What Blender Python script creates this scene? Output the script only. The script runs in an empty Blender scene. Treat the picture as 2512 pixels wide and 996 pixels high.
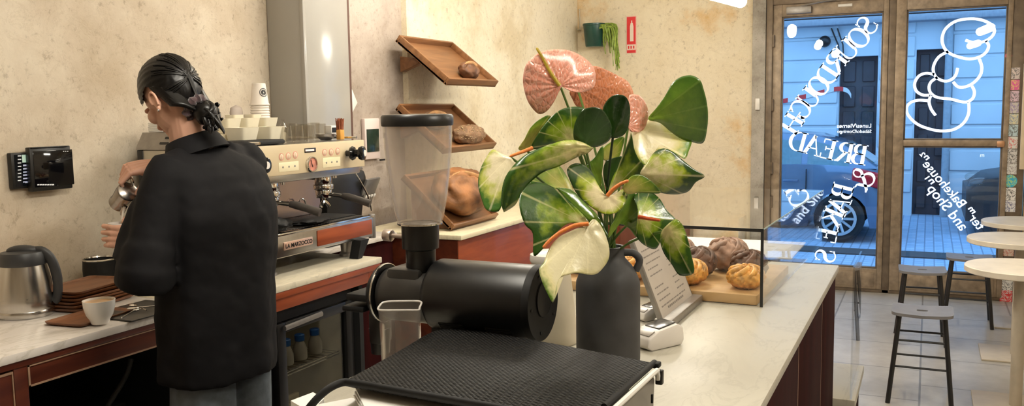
import bpy, bmesh, math, random
from mathutils import Vector as V, Matrix, Quaternion, noise
random.seed(7)
SC = bpy.context.scene
COL = SC.collection
PI = math.pi

# ------------------------------------------------------------------ camera
F, CX, CY = 2162.0, 1256.0, 498.0
CAM = V((0, 0, 1.6))
YAW, PITCH, ROLL = math.radians(25.3), math.atan((498 - 268) / F), 0.016
FW = V((math.cos(YAW) * math.cos(PITCH), math.sin(YAW) * math.cos(PITCH), -math.sin(PITCH)))
_rt = V((math.sin(YAW), -math.cos(YAW), 0))
_up = _rt.cross(FW)
RT = _rt * math.cos(ROLL) - _up * math.sin(ROLL)
UP = _up * math.cos(ROLL) + _rt * math.sin(ROLL)
cam = bpy.data.cameras.new('camera')
cam.sensor_width = 36.0
cam.lens = F / 2512 * 36
cam.clip_start = 0.05
camo = bpy.data.objects.new('camera', cam)
COL.objects.link(camo)
camo.matrix_world = Matrix(((RT.x, UP.x, -FW.x, 0), (RT.y, UP.y, -FW.y, 0), (RT.z, UP.z, -FW.z, 1.6), (0, 0, 0, 1)))
SC.camera = camo

# ------------------------------------------------------------------ world, exposure
SC.view_settings.view_transform = 'Standard'
SC.view_settings.look = 'None'
SC.view_settings.gamma = 1.0
SC.view_settings.use_curve_mapping = False
SC.view_settings.exposure = 0.0
SC.cycles.use_denoising = True
SC.cycles.max_bounces = 8
SC.cycles.transparent_max_bounces = 24
SC.cycles.sample_clamp_indirect = 6.0
SC.cycles.caustics_reflective = False
SC.cycles.caustics_refractive = False
world = bpy.data.worlds.new('evening_sky')
SC.world = world
world.use_nodes = True
bg = world.node_tree.nodes['Background']
bg.inputs[0].default_value = (0.27, 0.57, 1.0, 1)
bg.inputs[1].default_value = 2.7
LAMP_STRENGTH = 82.0
LAMP_COLOR = (1.0, 0.94, 0.82, 1)


def ray(x, y):
    return RT * ((x - CX) / F) + UP * ((CY - y) / F) + FW


def Zp(x, y, z):
    r = ray(x, y); return CAM + r * ((z - CAM.z) / r.z)


def Xp(x, y, v):
    r = ray(x, y); return CAM + r * (v / r.x)


def Yp(x, y, v):
    r = ray(x, y); return CAM + r * (v / r.y)


def Dp(x, y, d):
    return CAM + ray(x, y) * d


# ------------------------------------------------------------------ materials
def _nt(name):
    m = bpy.data.materials.new(name); m.use_nodes = True
    nt = m.node_tree
    return m, nt, nt.nodes['Principled BSDF']


def _n(nt, typ, **kw):
    n = nt.nodes.new(typ)
    for k, v in kw.items():
        if k.startswith('i_'):
            key = k[2:]
            key = int(key) if key.isdigit() else key.replace('_', ' ')
            n.inputs[key].default_value = v
        else:
            setattr(n, k, v)
    return n


def c4(c):
    return (c[0], c[1], c[2], 1)


def coords(nt, kind='Object', scale=(1, 1, 1), rot=(0, 0, 0)):
    tc = _n(nt, 'ShaderNodeTexCoord'); mp = _n(nt, 'ShaderNodeMapping')
    mp.inputs['Scale'].default_value = scale
    mp.inputs['Rotation'].default_value = rot
    nt.links.new(tc.outputs[kind], mp.inputs[0])
    return mp.outputs[0]


def ramp(nt, fac, stops):
    r = _n(nt, 'ShaderNodeValToRGB')
    e = r.color_ramp.elements
    while len(e) < len(stops): e.new(0.5)
    for el, (p, c) in zip(e, stops):
        el.position = p; el.color = c4(c)
    nt.links.new(fac, r.inputs[0])
    return r.outputs[0]


def bump(nt, fac, bsdf, strength=0.2, dist=0.01):
    b = _n(nt, 'ShaderNodeBump'); b.inputs['Strength'].default_value = strength; b.inputs['Distance'].default_value = dist
    nt.links.new(fac, b.inputs['Height']); nt.links.new(b.outputs[0], bsdf.inputs['Normal'])
    return b


def plain(name, col, rough=0.5, metal=0.0, var=0.0, scale=20, bmp=0.0, spec=0.5, kind='Object', stretch=(1, 1, 1), coat=0.0, sheen=0.0, sss=0.0):
    m, nt, b = _nt(name)
    b.inputs['Roughness'].default_value = rough; b.inputs['Metallic'].default_value = metal
    b.inputs['Specular IOR Level'].default_value = spec
    b.inputs['Coat Weight'].default_value = coat
    b.inputs['Sheen Weight'].default_value = sheen
    b.inputs['Base Color'].default_value = c4(col)
    if sss:
        b.inputs['Subsurface Weight'].default_value = sss; b.inputs['Subsurface Radius'].default_value = (.02, .008, .004); b.inputs['Subsurface Scale'].default_value = .5
    if var or bmp:
        no = _n(nt, 'ShaderNodeTexNoise', i_Scale=scale, i_Detail=5.0)
        nt.links.new(coords(nt, kind, stretch), no.inputs['Vector'])
        if var:
            lo = [max(0, c * (1 - var)) for c in col]; hi = [min(1, c * (1 + var)) for c in col]
            nt.links.new(ramp(nt, no.outputs['Fac'], [(.3, lo), (.7, hi)]), b.inputs['Base Color'])
        if bmp: bump(nt, no.outputs['Fac'], b, bmp, .01)
    return m


def wood(name, dark, light, rough=0.45, scale=6, axis='X', coat=0.0, bmp=.05):
    m, nt, b = _nt(name)
    st = {'X': (.12, 1, 1), 'Y': (1, .12, 1), 'Z': (1, 1, .12)}[axis]
    co = coords(nt, 'Object', st)
    n1 = _n(nt, 'ShaderNodeTexNoise', i_Scale=scale * 4, i_Detail=6.0, i_Distortion=.6)
    nt.links.new(co, n1.inputs['Vector'])
    nt.links.new(ramp(nt, n1.outputs['Fac'], [(.28, dark), (.5, [(a + c) / 2 for a, c in zip(dark, light)]), (.72, light)]), b.inputs['Base Color'])
    b.inputs['Roughness'].default_value = rough; b.inputs['Coat Weight'].default_value = coat
    bump(nt, n1.outputs['Fac'], b, bmp, .005)
    return m


def plaster(name, base, light, stain, scale=1.0, bmp=.35):
    m, nt, b = _nt(name)
    co = coords(nt, 'Object', (scale,) * 3)
    n1 = _n(nt, 'ShaderNodeTexNoise', i_Scale=1.6, i_Detail=8.0, i_Roughness=.65)
    n2 = _n(nt, 'ShaderNodeTexNoise', i_Scale=28.0, i_Detail=6.0, i_Roughness=.7)
    n3 = _n(nt, 'ShaderNodeTexVoronoi', i_Scale=55.0)
    n4 = _n(nt, 'ShaderNodeTexNoise', i_Scale=5.0, i_Detail=9.0, i_Roughness=.7, i_Distortion=1.2)
    for n in (n1, n2, n3, n4): nt.links.new(co, n.inputs['Vector'])
    c1 = ramp(nt, n1.outputs['Fac'], [(.36, stain), (.48, base), (.60, light)])
    c2 = ramp(nt, n2.outputs['Fac'], [(.31, (.50, .46, .41)), (.43, (.97, .97, .97)), (.60, (1.0, 1.0, 1.0)), (.72, (1.08, 1.08, 1.08))])
    mx = _n(nt, 'ShaderNodeMix', data_type='RGBA', blend_type='MULTIPLY'); mx.inputs[0].default_value = .6
    nt.links.new(c1, mx.inputs[6]); nt.links.new(c2, mx.inputs[7])
    c3 = ramp(nt, n4.outputs['Fac'], [(.485, (1, 1, 1)), (.498, (.7, .66, .6)), (.51, (1, 1, 1))])
    mx2 = _n(nt, 'ShaderNodeMix', data_type='RGBA', blend_type='MULTIPLY'); mx2.inputs[0].default_value = .4
    nt.links.new(mx.outputs[2], mx2.inputs[6]); nt.links.new(c3, mx2.inputs[7])
    nt.links.new(mx2.outputs[2], b.inputs['Base Color'])
    b.inputs['Roughness'].default_value = .85
    add = _n(nt, 'ShaderNodeMath', operation='ADD')
    nt.links.new(n2.outputs['Fac'], add.inputs[0]); nt.links.new(n4.outputs['Fac'], add.inputs[1])
    bump(nt, add.outputs[0], b, bmp, .012)
    return m


def marble(name, base, vein, rough=.22, scale=1.3):
    m, nt, b = _nt(name)
    co = coords(nt, 'Object', (scale, scale * 2.2, scale), (0, 0, .5))
    n1 = _n(nt, 'ShaderNodeTexNoise', i_Scale=2.0, i_Detail=9.0, i_Roughness=.6, i_Distortion=1.5)
    nt.links.new(co, n1.inputs['Vector'])
    lo = [(a * .6 + c * .4) for a, c in zip(vein, base)]
    nt.links.new(ramp(nt, n1.outputs['Fac'], [(.30, [c * .93 for c in base]), (.47, base), (.5, lo), (.53, base), (.8, [min(1, c * 1.05) for c in base])]), b.inputs['Base Color'])
    b.inputs['Roughness'].default_value = rough; b.inputs['Specular IOR Level'].default_value = .3
    return m


def glassy(name, tint=(1, 1, 1), ior=1.45, rough=0.0, gloss=1.0):
    m, nt, b = _nt(name)
    nt.nodes.remove(b)
    out = nt.nodes['Material Output']
    tr = _n(nt, 'ShaderNodeBsdfTransparent'); tr.inputs[0].default_value = c4(tint)
    gl = _n(nt, 'ShaderNodeBsdfGlossy'); gl.inputs['Roughness'].default_value = rough; gl.inputs[0].default_value = (gloss, gloss, gloss, 1)
    fr = _n(nt, 'ShaderNodeFresnel')
    ge = _n(nt, 'ShaderNodeNewGeometry'); mr = _n(nt, 'ShaderNodeMapRange'); mr.inputs[3].default_value = ior; mr.inputs[4].default_value = 1 / ior
    nt.links.new(ge.outputs['Backfacing'], mr.inputs[0]); nt.links.new(mr.outputs[0], fr.inputs[0])      # thin pane: same reflection from both sides
    mx = _n(nt, 'ShaderNodeMixShader')
    nt.links.new(fr.outputs[0], mx.inputs[0]); nt.links.new(tr.outputs[0], mx.inputs[1]); nt.links.new(gl.outputs[0], mx.inputs[2])
    nt.links.new(mx.outputs[0], out.inputs[0])
    return m


def emit(name, col, strength):
    m, nt, b = _nt(name)
    b.inputs['Base Color'].default_value = (0.8, .8, .8, 1)
    b.inputs['Emission Color'].default_value = c4(col); b.inputs['Emission Strength'].default_value = strength
    return m


# ------------------------------------------------------------------ mesh builder
def frame(d, hint=None):
    d = V(d).normalized()
    h = V(hint) if hint is not None else (V((0, 0, 1)) if abs(d.z) < .9 else V((1, 0, 0)))
    x = h - d * h.dot(d); x.normalize()
    return x, d.cross(x), d


class MB:
    def __init__(s):
        s.bm = bmesh.new(); s.uv = None

    def vf(s, verts, faces, mi=0):
        vs = [s.bm.verts.new(v) for v in verts]
        for f in faces:
            try:
                fc = s.bm.faces.new([vs[i] for i in f]); fc.material_index = mi
            except ValueError:
                pass
        return vs

    def box(s, lo, hi, bev=0.0, seg=2, mi=0, m=None):
        lo, hi = V(lo), V(hi)
        b = bmesh.new()
        bmesh.ops.create_cube(b, size=1)
        c = (lo + hi) / 2; d = hi - lo
        for v in b.verts: v.co = V((v.co.x * d.x, v.co.y * d.y, v.co.z * d.z)) + c
        if bev > 0:
            bmesh.ops.bevel(b, geom=b.edges[:], offset=min(bev, min(abs(t) for t in d) * .49), segments=seg, affect='EDGES', profile=.5)
        s.merge(b, m, mi); return s

    def obox(s, c, half, ux, uy, bev=0.0, seg=2, mi=0):
        ux = V(ux).normalized(); uy = V(uy); uy = (uy - ux * uy.dot(ux)).normalized(); uz = ux.cross(uy)
        M = Matrix(((ux.x, uy.x, uz.x, c[0]), (ux.y, uy.y, uz.y, c[1]), (ux.z, uy.z, uz.z, c[2]), (0, 0, 0, 1)))
        h = V(half)
        return s.box(-h, h, bev, seg, mi, M)

    def merge(s, b, m=None, mi=0):
        b.verts.index_update()
        vs = []
        for v in b.verts:
            vs.append(s.bm.verts.new(m @ v.co if m is not None else v.co))
        for f in b.faces:
            try:
                nf = s.bm.faces.new([vs[v.index] for v in f.verts]); nf.material_index = mi
            except ValueError:
                pass
        b.free()

    def loft(s, rings, closed=True, cap=True, mi=0, wrap=False):
        n = len(rings[0]); vs = []
        for r in rings: vs.append([s.bm.verts.new(p) for p in r])
        R = len(rings)
        for i in range(R if wrap else R - 1):
            a, b2 = vs[i], vs[(i + 1) % R]
            for j in range(n if closed else n - 1):
                k = (j + 1) % n
                try:
                    f = s.bm.faces.new((a[j], a[k], b2[k], b2[j])); f.material_index = mi
                except ValueError:
                    pass
        if cap and closed and not wrap:
            for r, rev in ((vs[0], True), (vs[-1], False)):
                try:
                    f = s.bm.faces.new(r[::-1] if rev else r); f.material_index = mi
                except ValueError:
                    pass
        return s

    def lathe(s, prof, o=(0, 0, 0), d=(0, 0, 1), n=32, mi=0, cap=True, sx=1.0, sy=1.0, hint=None):
        x, y, z = frame(d, hint); o = V(o)
        rings = [[o + x * (r * sx * math.cos(2 * PI * j / n)) + y * (r * sy * math.sin(2 * PI * j / n)) + z * h for j in range(n)] for r, h in prof]
        return s.loft(rings, True, cap, mi)

    def cyl(s, p0, p1, r0, r1=None, n=24, mi=0, bev=0.0):
        p0, p1 = V(p0), V(p1); r1 = r0 if r1 is None else r1; L = (p1 - p0).length
        prof = [(r0, 0), (r1, L)] if not bev else [(r0 - bev, 0), (r0 - bev * .3, bev * .3), (r0, bev), (r1, L - bev), (r1 - bev * .3, L - bev * .3), (r1 - bev, L)]
        return s.lathe(prof, p0, p1 - p0, n, mi)

    def tube(s, pts, r, n=10, cap=True, mi=0, flat=1.0, hint=None, closed=False):
        pts = [V(p) for p in pts]; N = len(pts)
        rs = r if isinstance(r, (list, tuple)) else [r] * N
        rings = []; px = None
        for i, p in enumerate(pts):
            if closed: t = pts[(i + 1) % N] - pts[i - 1]
            else: t = pts[min(i + 1, N - 1)] - pts[max(i - 1, 0)]
            if t.length < 1e-9: t = V((0, 0, 1))
            x, y, z = frame(t, px if px is not None else hint); px = x
            rings.append([p + x * (rs[i] * math.cos(2 * PI * j / n)) + y * (rs[i] * flat * math.sin(2 * PI * j / n)) for j in range(n)])
        return s.loft(rings, True, cap, mi, wrap=closed)

    def ell(s, c, r, ux=(1, 0, 0), uy=(0, 1, 0), nu=20, nv=12, mi=0, fn=None):
        c = V(c); ux = V(ux).normalized(); uy = V(uy); uy = (uy - ux * uy.dot(ux)).normalized(); uz = ux.cross(uy)
        rings = []
        for i in range(nv + 1):
            t = PI * (0.004 + .992 * i / nv)
            ring = []
            for j in range(nu):
                a = 2 * PI * j / nu
                q = V((math.sin(t) * math.cos(a), math.sin(t) * math.sin(a), -math.cos(t)))
                k = fn(q) if fn else 1.0
                ring.append(c + ux * (q.x * r[0] * k) + uy * (q.y * r[1] * k) + uz * (q.z * r[2] * k))
            rings.append(ring)
        return s.loft(rings, True, True, mi)

    def prism(s, poly, o, ux, uy, th, mi=0, bev=0.0):
        o = V(o); ux = V(ux); uy = V(uy); uz = ux.cross(uy).normalized()
        b = bmesh.new()
        a = [b.verts.new(o + ux * p[0] + uy * p[1]) for p in poly]
        f = b.faces.new(a)
        r = bmesh.ops.extrude_face_region(b, geom=[f])
        for v in r['geom']:
            if isinstance(v, bmesh.types.BMVert): v.co += uz * th
        bmesh.ops.recalc_face_normals(b, faces=b.faces[:])
        if bev > 0: bmesh.ops.bevel(b, geom=b.edges[:], offset=bev, segments=2, affect='EDGES', profile=.5)
        s.merge(b, None, mi); return s

    def ribbon(s, pts, ws, o, ux, uy, th, mi=0):
        """flat band of changing width along a 2-D path, extruded by th"""
        o = V(o); ux = V(ux); uy = V(uy); uz = ux.cross(uy).normalized(); N = len(pts)
        ws = ws if isinstance(ws, (list, tuple)) else [ws] * N
        rings = []
        for i in range(N):
            a = pts[max(i - 1, 0)]; b = pts[min(i + 1, N - 1)]
            t = V((b[0] - a[0], b[1] - a[1])); t = t.normalized() if t.length > 0 else V((1, 0))
            nx, ny = -t.y * ws[i] / 2, t.x * ws[i] / 2
            p = pts[i]
            l = o + ux * (p[0] + nx) + uy * (p[1] + ny); r = o + ux * (p[0] - nx) + uy * (p[1] - ny)
            rings.append([l, r, r + uz * th, l + uz * th])
        return s.loft(rings, True, True, mi)

    def build(s, name, mat, parent=None, angle=40, smooth=True, recalc=True):
        me = bpy.data.meshes.new(name)
        if recalc: bmesh.ops.recalc_face_normals(s.bm, faces=s.bm.faces[:])
        if parent is not None:
            off = V(parent.get('_o', (0, 0, 0)))
            if off.length > 0:
                for v in s.bm.verts: v.co -= off
        s.bm.to_mesh(me); s.bm.free()
        for m in (mat if isinstance(mat, (list, tuple)) else [mat]): me.materials.append(m)
        if smooth and len(me.polygons):
            me.polygons.foreach_set('use_smooth', [True] * len(me.polygons))
            me.set_sharp_from_angle(angle=math.radians(angle))
        o = bpy.data.objects.new(name, me); COL.objects.link(o)
        if parent is not None:
            o.parent = parent
            if '_o' in parent: o['_o'] = tuple(parent['_o'])
        return o


def tag(o, label, cat, group=None):
    o['label'] = label; o['category'] = cat
    if group: o['group'] = group
    return o


def thing(name, label, cat, base, group=None):
    """Empty at the base of a thing; parts are written in world coordinates and shifted to it."""
    o = bpy.data.objects.new(name, None); COL.objects.link(o)
    o.location = base; o['_o'] = tuple(base)
    o.empty_display_size = .05
    return tag(o, label, cat, group)


def whole(o, base):
    """give a one-mesh thing its origin at its base"""
    off = V(base)
    for v in o.data.vertices: v.co -= off
    o.location = off
    return o


def struct(o):
    o['kind'] = 'structure'; return o


def copy_tree(o, parent=None):
    c = o.copy(); COL.objects.link(c)
    if parent is not None:
        c.parent = parent
    for ch in o.children: copy_tree(ch, c)
    return c


def textpart(name, s, mat, parent, o, ux, uy, length=None, height=None, ext=.0006, bold=0.0, align='LEFT', shear=0.0):
    """flat lettering from the built-in font: baseline starts at o, runs along ux, letters rise along uy"""
    cu = bpy.data.curves.new(name, 'FONT'); cu.body = s; cu.extrude = ext; cu.offset = bold; cu.align_x = align; cu.shear = shear
    cu.size = 1.0; cu.resolution_u = 3
    cu.materials.append(mat)
    ob = bpy.data.objects.new(name, cu); COL.objects.link(ob)
    bpy.context.view_layer.update()
    d = ob.dimensions.copy()
    me = bpy.data.meshes.new_from_object(ob.evaluated_get(bpy.context.evaluated_depsgraph_get()))
    bpy.data.objects.remove(ob)
    ob = bpy.data.objects.new(name, me); COL.objects.link(ob)
    if length: k = length / max(d.x, 1e-6)
    else: k = height / max(d.y, 1e-6)
    ux = V(ux).normalized(); uy = V(uy); uy = (uy - ux * uy.dot(ux)).normalized(); uz = ux.cross(uy)
    M = Matrix(((ux.x, uy.x, uz.x, o[0]), (ux.y, uy.y, uz.y, o[1]), (ux.z, uy.z, uz.z, o[2]), (0, 0, 0, 1)))
    if parent is not None:
        ob.parent = parent
        off = V(parent.get('_o', (0, 0, 0)))
        M = Matrix.Translation(-off) @ M
    ob.matrix_basis = M @ Matrix.Diagonal((k, k, 1, 1))
    return ob


def smoothmod(o, it=3, f=.5):
    m = o.modifiers.new('smooth', 'SMOOTH'); m.iterations = it; m.factor = f


def remesh(o, vox, it=3, f=.5):
    m = o.modifiers.new('remesh', 'REMESH'); m.mode = 'VOXEL'; m.voxel_size = vox; m.use_smooth_shade = True
    smoothmod(o, it, f)


def bez(p0, p1, p2, n=8):
    p0, p1, p2 = V(p0), V(p1), V(p2)
    return [p0 * (1 - t) ** 2 + p1 * (2 * t * (1 - t)) + p2 * t * t for t in [i / n for i in range(n + 1)]]


def crom(pts, n=6, closed=False):
    """Catmull-Rom through points (2-D or 3-D tuples)"""
    P = [V(p) for p in pts]; N = len(P); out = []
    for i in range(N if closed else N - 1):
        a = P[(i - 1) % N] if closed or i > 0 else P[0]
        b, c = P[i], P[(i + 1) % N]
        d = P[(i + 2) % N] if closed or i + 2 < N else P[-1]
        for k in range(n):
            t = k / n
            out.append(.5 * ((2 * b) + (c - a) * t + (2 * a - 5 * b + 4 * c - d) * t * t + (3 * b - 3 * c + d - a) * t ** 3))
    if not closed: out.append(P[-1])
    return out
# ------------------------------------------------------------------ materials used in the room
M_WALL = plaster('sand_plaster', (.60, .51, .395), (.68, .60, .48), (.50, .41, .30))
M_WALLP = plaster('shaded_pinkish_plaster', (.40, .335, .28), (.46, .39, .33), (.31, .25, .20), 1.2)  # pinkish plaster, darkened: the shade beside the pillar is put into its colour
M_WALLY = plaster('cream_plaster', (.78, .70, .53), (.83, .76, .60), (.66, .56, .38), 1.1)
M_WALLS = plaster('street_wall_plaster', (.78, .68, .50), (.82, .73, .56), (.70, .47, .22), .8)
M_CONC = plaster('grey_concrete', (.42, .39, .34), (.5, .47, .42), (.3, .27, .23), 2.0)
M_CEIL = plain('ceiling_paint', (.80, .74, .64), .9, var=.08, scale=3)
M_RED = wood('red_brown_wood', (.060, .012, .006), (.135, .030, .012), .38, 5, 'X', .15)
M_REDO = wood('orange_red_wood', (.20, .036, .010), (.36, .076, .021), .4, 5, 'X', .15)
M_DRED = wood('dark_maroon_board', (.016, .002, .0025), (.036, .004, .004), .8, 4, 'Z', 0)
M_DRED.node_tree.nodes['Principled BSDF'].inputs['Specular IOR Level'].default_value = .12
M_LINE = plain('pale_wood_edge', (.36, .22, .14), .5, var=.15, scale=30)
M_MARB = marble('bar_marble', (.50, .475, .40), (.41, .39, .325), .34)
M_MARB2 = marble('counter_marble', (.80, .74, .68), (.55, .50, .42), .25)
M_BLACK = plain('black_plastic', (.006, .006, .0062), .36, var=.2, scale=30)
M_MATTE = plain('matte_black', (.008, .008, .0085), .6, var=.2, scale=40, spec=.3)
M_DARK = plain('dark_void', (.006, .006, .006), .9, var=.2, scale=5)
M_STEEL = plain('brushed_steel', (.60, .58, .55), .24, 1.0, var=.06, scale=60, stretch=(1, 1, .05))
M_CHROME = plain('chrome', (.80, .79, .77), .08, 1.0, var=.02, scale=20)
M_GREYM = plain('grey_metal', (.32, .30, .28), .4, .8, var=.1, scale=30)
M_WHITE = plain('white_ceramic', (.82, .79, .74), .25, var=.03, scale=15)
M_PAPER = plain('white_paper', (.80, .78, .74), .7, var=.03, scale=25)
M_CREAM = plain('cream_enamel', (.66, .54, .35), .35, var=.04, scale=8)
M_FRAME = plain('bronze_frame', (.17, .128, .088), .42, .3, var=.25, scale=14)
M_FRAMEL = plain('worn_bronze_frame', (.30, .23, .16), .45, .25, var=.3, scale=18)
M_DECAL = plain('white_vinyl', (.86, .86, .84), .5, var=.02, scale=30)
_nt_ = M_DECAL.node_tree
_tl = _n(_nt_, 'ShaderNodeBsdfTranslucent'); _tl.inputs[0].default_value = (.9, .9, .9, 1)
_ms = _n(_nt_, 'ShaderNodeAddShader')
_nt_.links.new(_nt_.nodes['Principled BSDF'].outputs[0], _ms.inputs[0]); _nt_.links.new(_tl.outputs[0], _ms.inputs[1]); _nt_.links.new(_ms.outputs[0], _nt_.nodes['Material Output'].inputs[0])
_nt_.nodes['Principled BSDF'].inputs['Base Color'].default_value = (.6, .6, .6, 1)
M_PANE = glassy('window_glass', (.95, .97, .98), 1.36)
M_CASE = glassy('case_glass', (.985, .99, .985), 1.38, gloss=.95)
M_CLEAR = glassy('clear_plastic', (.97, .95, .93), 1.4, .03)
_nt_ = M_CLEAR.node_tree
_mx = [n for n in _nt_.nodes if n.type == 'MIX_SHADER'][0]
_df = _n(_nt_, 'ShaderNodeBsdfTranslucent'); _df.inputs[0].default_value = (.85, .80, .76, 1)
_d2 = _n(_nt_, 'ShaderNodeBsdfDiffuse'); _d2.inputs[0].default_value = (.85, .80, .76, 1)
_ad = _n(_nt_, 'ShaderNodeMixShader'); _nt_.links.new(_df.outputs[0], _ad.inputs[1]); _nt_.links.new(_d2.outputs[0], _ad.inputs[2])
_m2 = _n(_nt_, 'ShaderNodeMixShader'); _m2.inputs[0].default_value = .15
_nt_.links.new(_mx.outputs[0], _m2.inputs[1]); _nt_.links.new(_ad.outputs[0], _m2.inputs[2]); _nt_.links.new(_m2.outputs[0], _nt_.nodes['Material Output'].inputs[0])
M_JAR = glassy('clear_tumbler', (.91, .90, .88), 1.5, .03)

# floor: pale concrete tiles
m, nt, b = _nt('concrete_tiles'); M_FLOOR = m
co = coords(nt, 'Object', (1, 1, 1))
br = _n(nt, 'ShaderNodeTexBrick', i_Scale=1.0, offset=.5)
br.inputs['Color1'].default_value = (.44, .42, .385, 1); br.inputs['Color2'].default_value = (.385, .37, .34, 1)
br.inputs['Mortar'].default_value = (.20, .19, .17, 1); br.inputs['Mortar Size'].default_value = .006
br.inputs['Brick Width'].default_value = .6; br.inputs['Row Height'].default_value = .6
nt.links.new(co, br.inputs[0])
no = _n(nt, 'ShaderNodeTexNoise', i_Scale=6.0, i_Detail=8.0, i_Roughness=.65); nt.links.new(co, no.inputs['Vector'])
rp = ramp(nt, no.outputs['Fac'], [(.3, (.72, .70, .68)), (.6, (1, 1, 1)), (.75, (1.15, 1.15, 1.12))])
mx = _n(nt, 'ShaderNodeMix', data_type='RGBA', blend_type='MULTIPLY'); mx.inputs[0].default_value = .8
nt.links.new(br.outputs[0], mx.inputs[6]); nt.links.new(rp, mx.inputs[7]); nt.links.new(mx.outputs[2], b.inputs['Base Color'])
b.inputs['Roughness'].default_value = .34
bump(nt, no.outputs['Fac'], b, .06, .01)

HC = 3.0
XD = 8.0   # the street front


def slab(name, lo, hi, mat, bev=0):
    return struct(MB().box(lo, hi, bev).build(name, mat))


slab('floor', (-2.0, -2.6, -.1), (XD + .12, 3.5, 0), M_FLOOR)
slab('ceiling', (-2.0, -2.6, HC), (XD + .12, 3.5, HC + .1), M_CEIL)
slab('wall_back', (-2.0, 3.3, 0), (3.90, 3.42, HC), M_WALL)
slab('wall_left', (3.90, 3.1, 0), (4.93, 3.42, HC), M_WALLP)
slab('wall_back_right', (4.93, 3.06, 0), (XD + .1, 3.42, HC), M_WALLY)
slab('wall_right', (-2.0, -2.7, 0), (XD + .12, -2.6, HC), M_WALL)
slab('wall_rear', (-2.1, -2.7, 0), (-2.0, 3.42, HC), M_WALL)
# street wall beside, above and beyond the doors
slab('wall_front', (XD, 1.41, 0), (XD + .12, 3.06, HC), M_WALLS)
slab('wall_front_far', (XD, -2.6, 0), (XD + .12, -.70, HC), M_WALLS)
slab('wall_front_top', (XD, -.70, 2.52), (XD + .12, 1.41, HC), M_WALLS)
slab('trim_1', (XD - .05, 1.30, 0), (XD + .12, 1.415, HC), M_CONC, .008)

# glossy boxed pillar against the back wall
M_PIL = plain('gloss_grey_paint', (.36, .345, .315), .16, var=.03, scale=3)
pl = MB()
pl.box((3.87, 3.05, 0), (4.28, 3.3, HC), .012)
pl.box((3.862, 3.0435, 0), (3.885, 3.07, HC), .004)
struct(pl.build('trim_2', M_PIL))
struct(MB().box((4.28, 3.06, 0), (4.305, 3.1, HC)).build('trim_3', plain('brown_edge', (.10, .05, .035), .6, var=.1)))

# ------------------------------------------------------------------ the doors (plane X = 8)


def dy(px, py=400):
    return Xp(px, py, XD).y


def frame_box(mb, px0, px1, z0, z1, dx0=-.03, dx1=.05, bev=.004):
    y0, y1 = sorted((dy(px0), dy(px1)))
    mb.box((XD + dx0, y0, z0), (XD + dx1, y1, z1), bev)


ZT, ZB = 2.352, .205
jm = MB()
frame_box(jm, 1878, 1893, 0, 2.52, -.055, .08)
frame_box(jm, 2171, 2189, 0, 2.52, -.02, .08)
frame_box(jm, 2470, 2512, 0, 2.52, -.02, .08)
frame_box(jm, 1878, 2512, 2.455, 2.52, -.04, .08)
frame_box(jm, 1878, 2512, 0, .03, -.02, .08)
struct(jm.build('trim_4', M_FRAME))


def door(name, a0, a1, g0, g1, rail):
    fr = MB()
    frame_box(fr, a0, g0, .03, 2.455)
    frame_box(fr, g1, a1, .03, 2.455)
    frame_box(fr, g0, g1, ZT, 2.455)
    frame_box(fr, g0, g1, .03, ZB)
    if rail: frame_box(fr, g0, g1, 1.245, 1.296)
    root = struct(fr.build(name, M_FRAMEL))
    bd = MB()
    for z0, z1 in ([(ZB, 1.245), (1.296, ZT)] if rail else [(ZB, ZT)]):
        t = .012
        ya, yb = sorted((dy(g0), dy(g1)))
        for lo, hi in (((ya, z0), (ya + t, z1)), ((yb - t, z0), (yb, z1)), ((ya + t, z0), (yb - t, z0 + t)), ((ya + t, z1 - t), (yb - t, z1))):
            bd.box((XD - .012, lo[0], lo[1]), (XD + .03, hi[0], hi[1]), .002)
    bd.build('glazing_bead', M_FRAME, root)
    pa = MB()
    ya, yb = sorted((dy(g0), dy(g1)))
    if rail:
        pa.box((XD + .008, ya, ZB), (XD + .014, yb, 1.245)); pa.box((XD + .008, ya, 1.296), (XD + .014, yb, ZT))
    else: pa.box((XD + .008, ya, ZB), (XD + .014, yb, ZT))
    pa.build('glass_pane', M_PANE, root)
    kp = MB()
    kp.box((XD - .034, ya + .02, .05), (XD - .028, yb - .02, .17), .003)
    kp.build('kick_plate', M_FRAMEL, root)
    return root


d1 = door('door_1', 1893, 2171, 1914, 2158, False)
d2 = door('door_2', 2189, 2470, 2214, 2457, True)
hg = MB()
for z in (.35, 1.0, 1.55, 2.1):
    hg.cyl((XD - .045, dy(1895), z), (XD - .045, dy(1895), z + .1), .011, n=10)
hg.build('hinge', M_FRAME, d1)
lk = MB()
lk.obox((XD - .04, dy(2452), 1.265), (.012, .028, .026), (1, 0, 0), (0, 1, 0), .01)
lk.build('latch', plain('worn_brass', (.55, .30, .16), .4, .5, var=.1), d2)
cl = MB()
cl.box((XD - .07, dy(1985), 2.37), (XD - .03, dy(1925), 2.43), .006)
cl.tube([(XD - .06, dy(1960), 2.43), (XD - .10, dy(2000), 2.45), (XD - .05, dy(2045), 2.47)], .008, 8)
cl.build('door_closer', M_GREYM, d1)
tp = MB()
tp.box((XD - .036, dy(2082), 2.408), (XD - .03, dy(2048), 2.43), .002)
tp.build('tape', M_PAPER, d1)

# alarm contact on the grey pillar
tag(whole(MB().box((XD - .072, dy(1867, 250), 1.56), (XD - .05, dy(1856, 250), 1.66), .004).build('alarm_sensor', M_WHITE), (XD - .06, dy(1861), 1.56)),
    'small white alarm contact on the grey pillar left of the door', 'sensor')

# ------------------------------------------------------------------ lettering and drawing on the panes (faces the street)
XG = XD + .006
OX, OY = V((0, -1, 0)), V((0, 0, 1))       # image right / up when seen from inside


def gp(px, py):
    p = Xp(px, py, XG); return p


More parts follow.
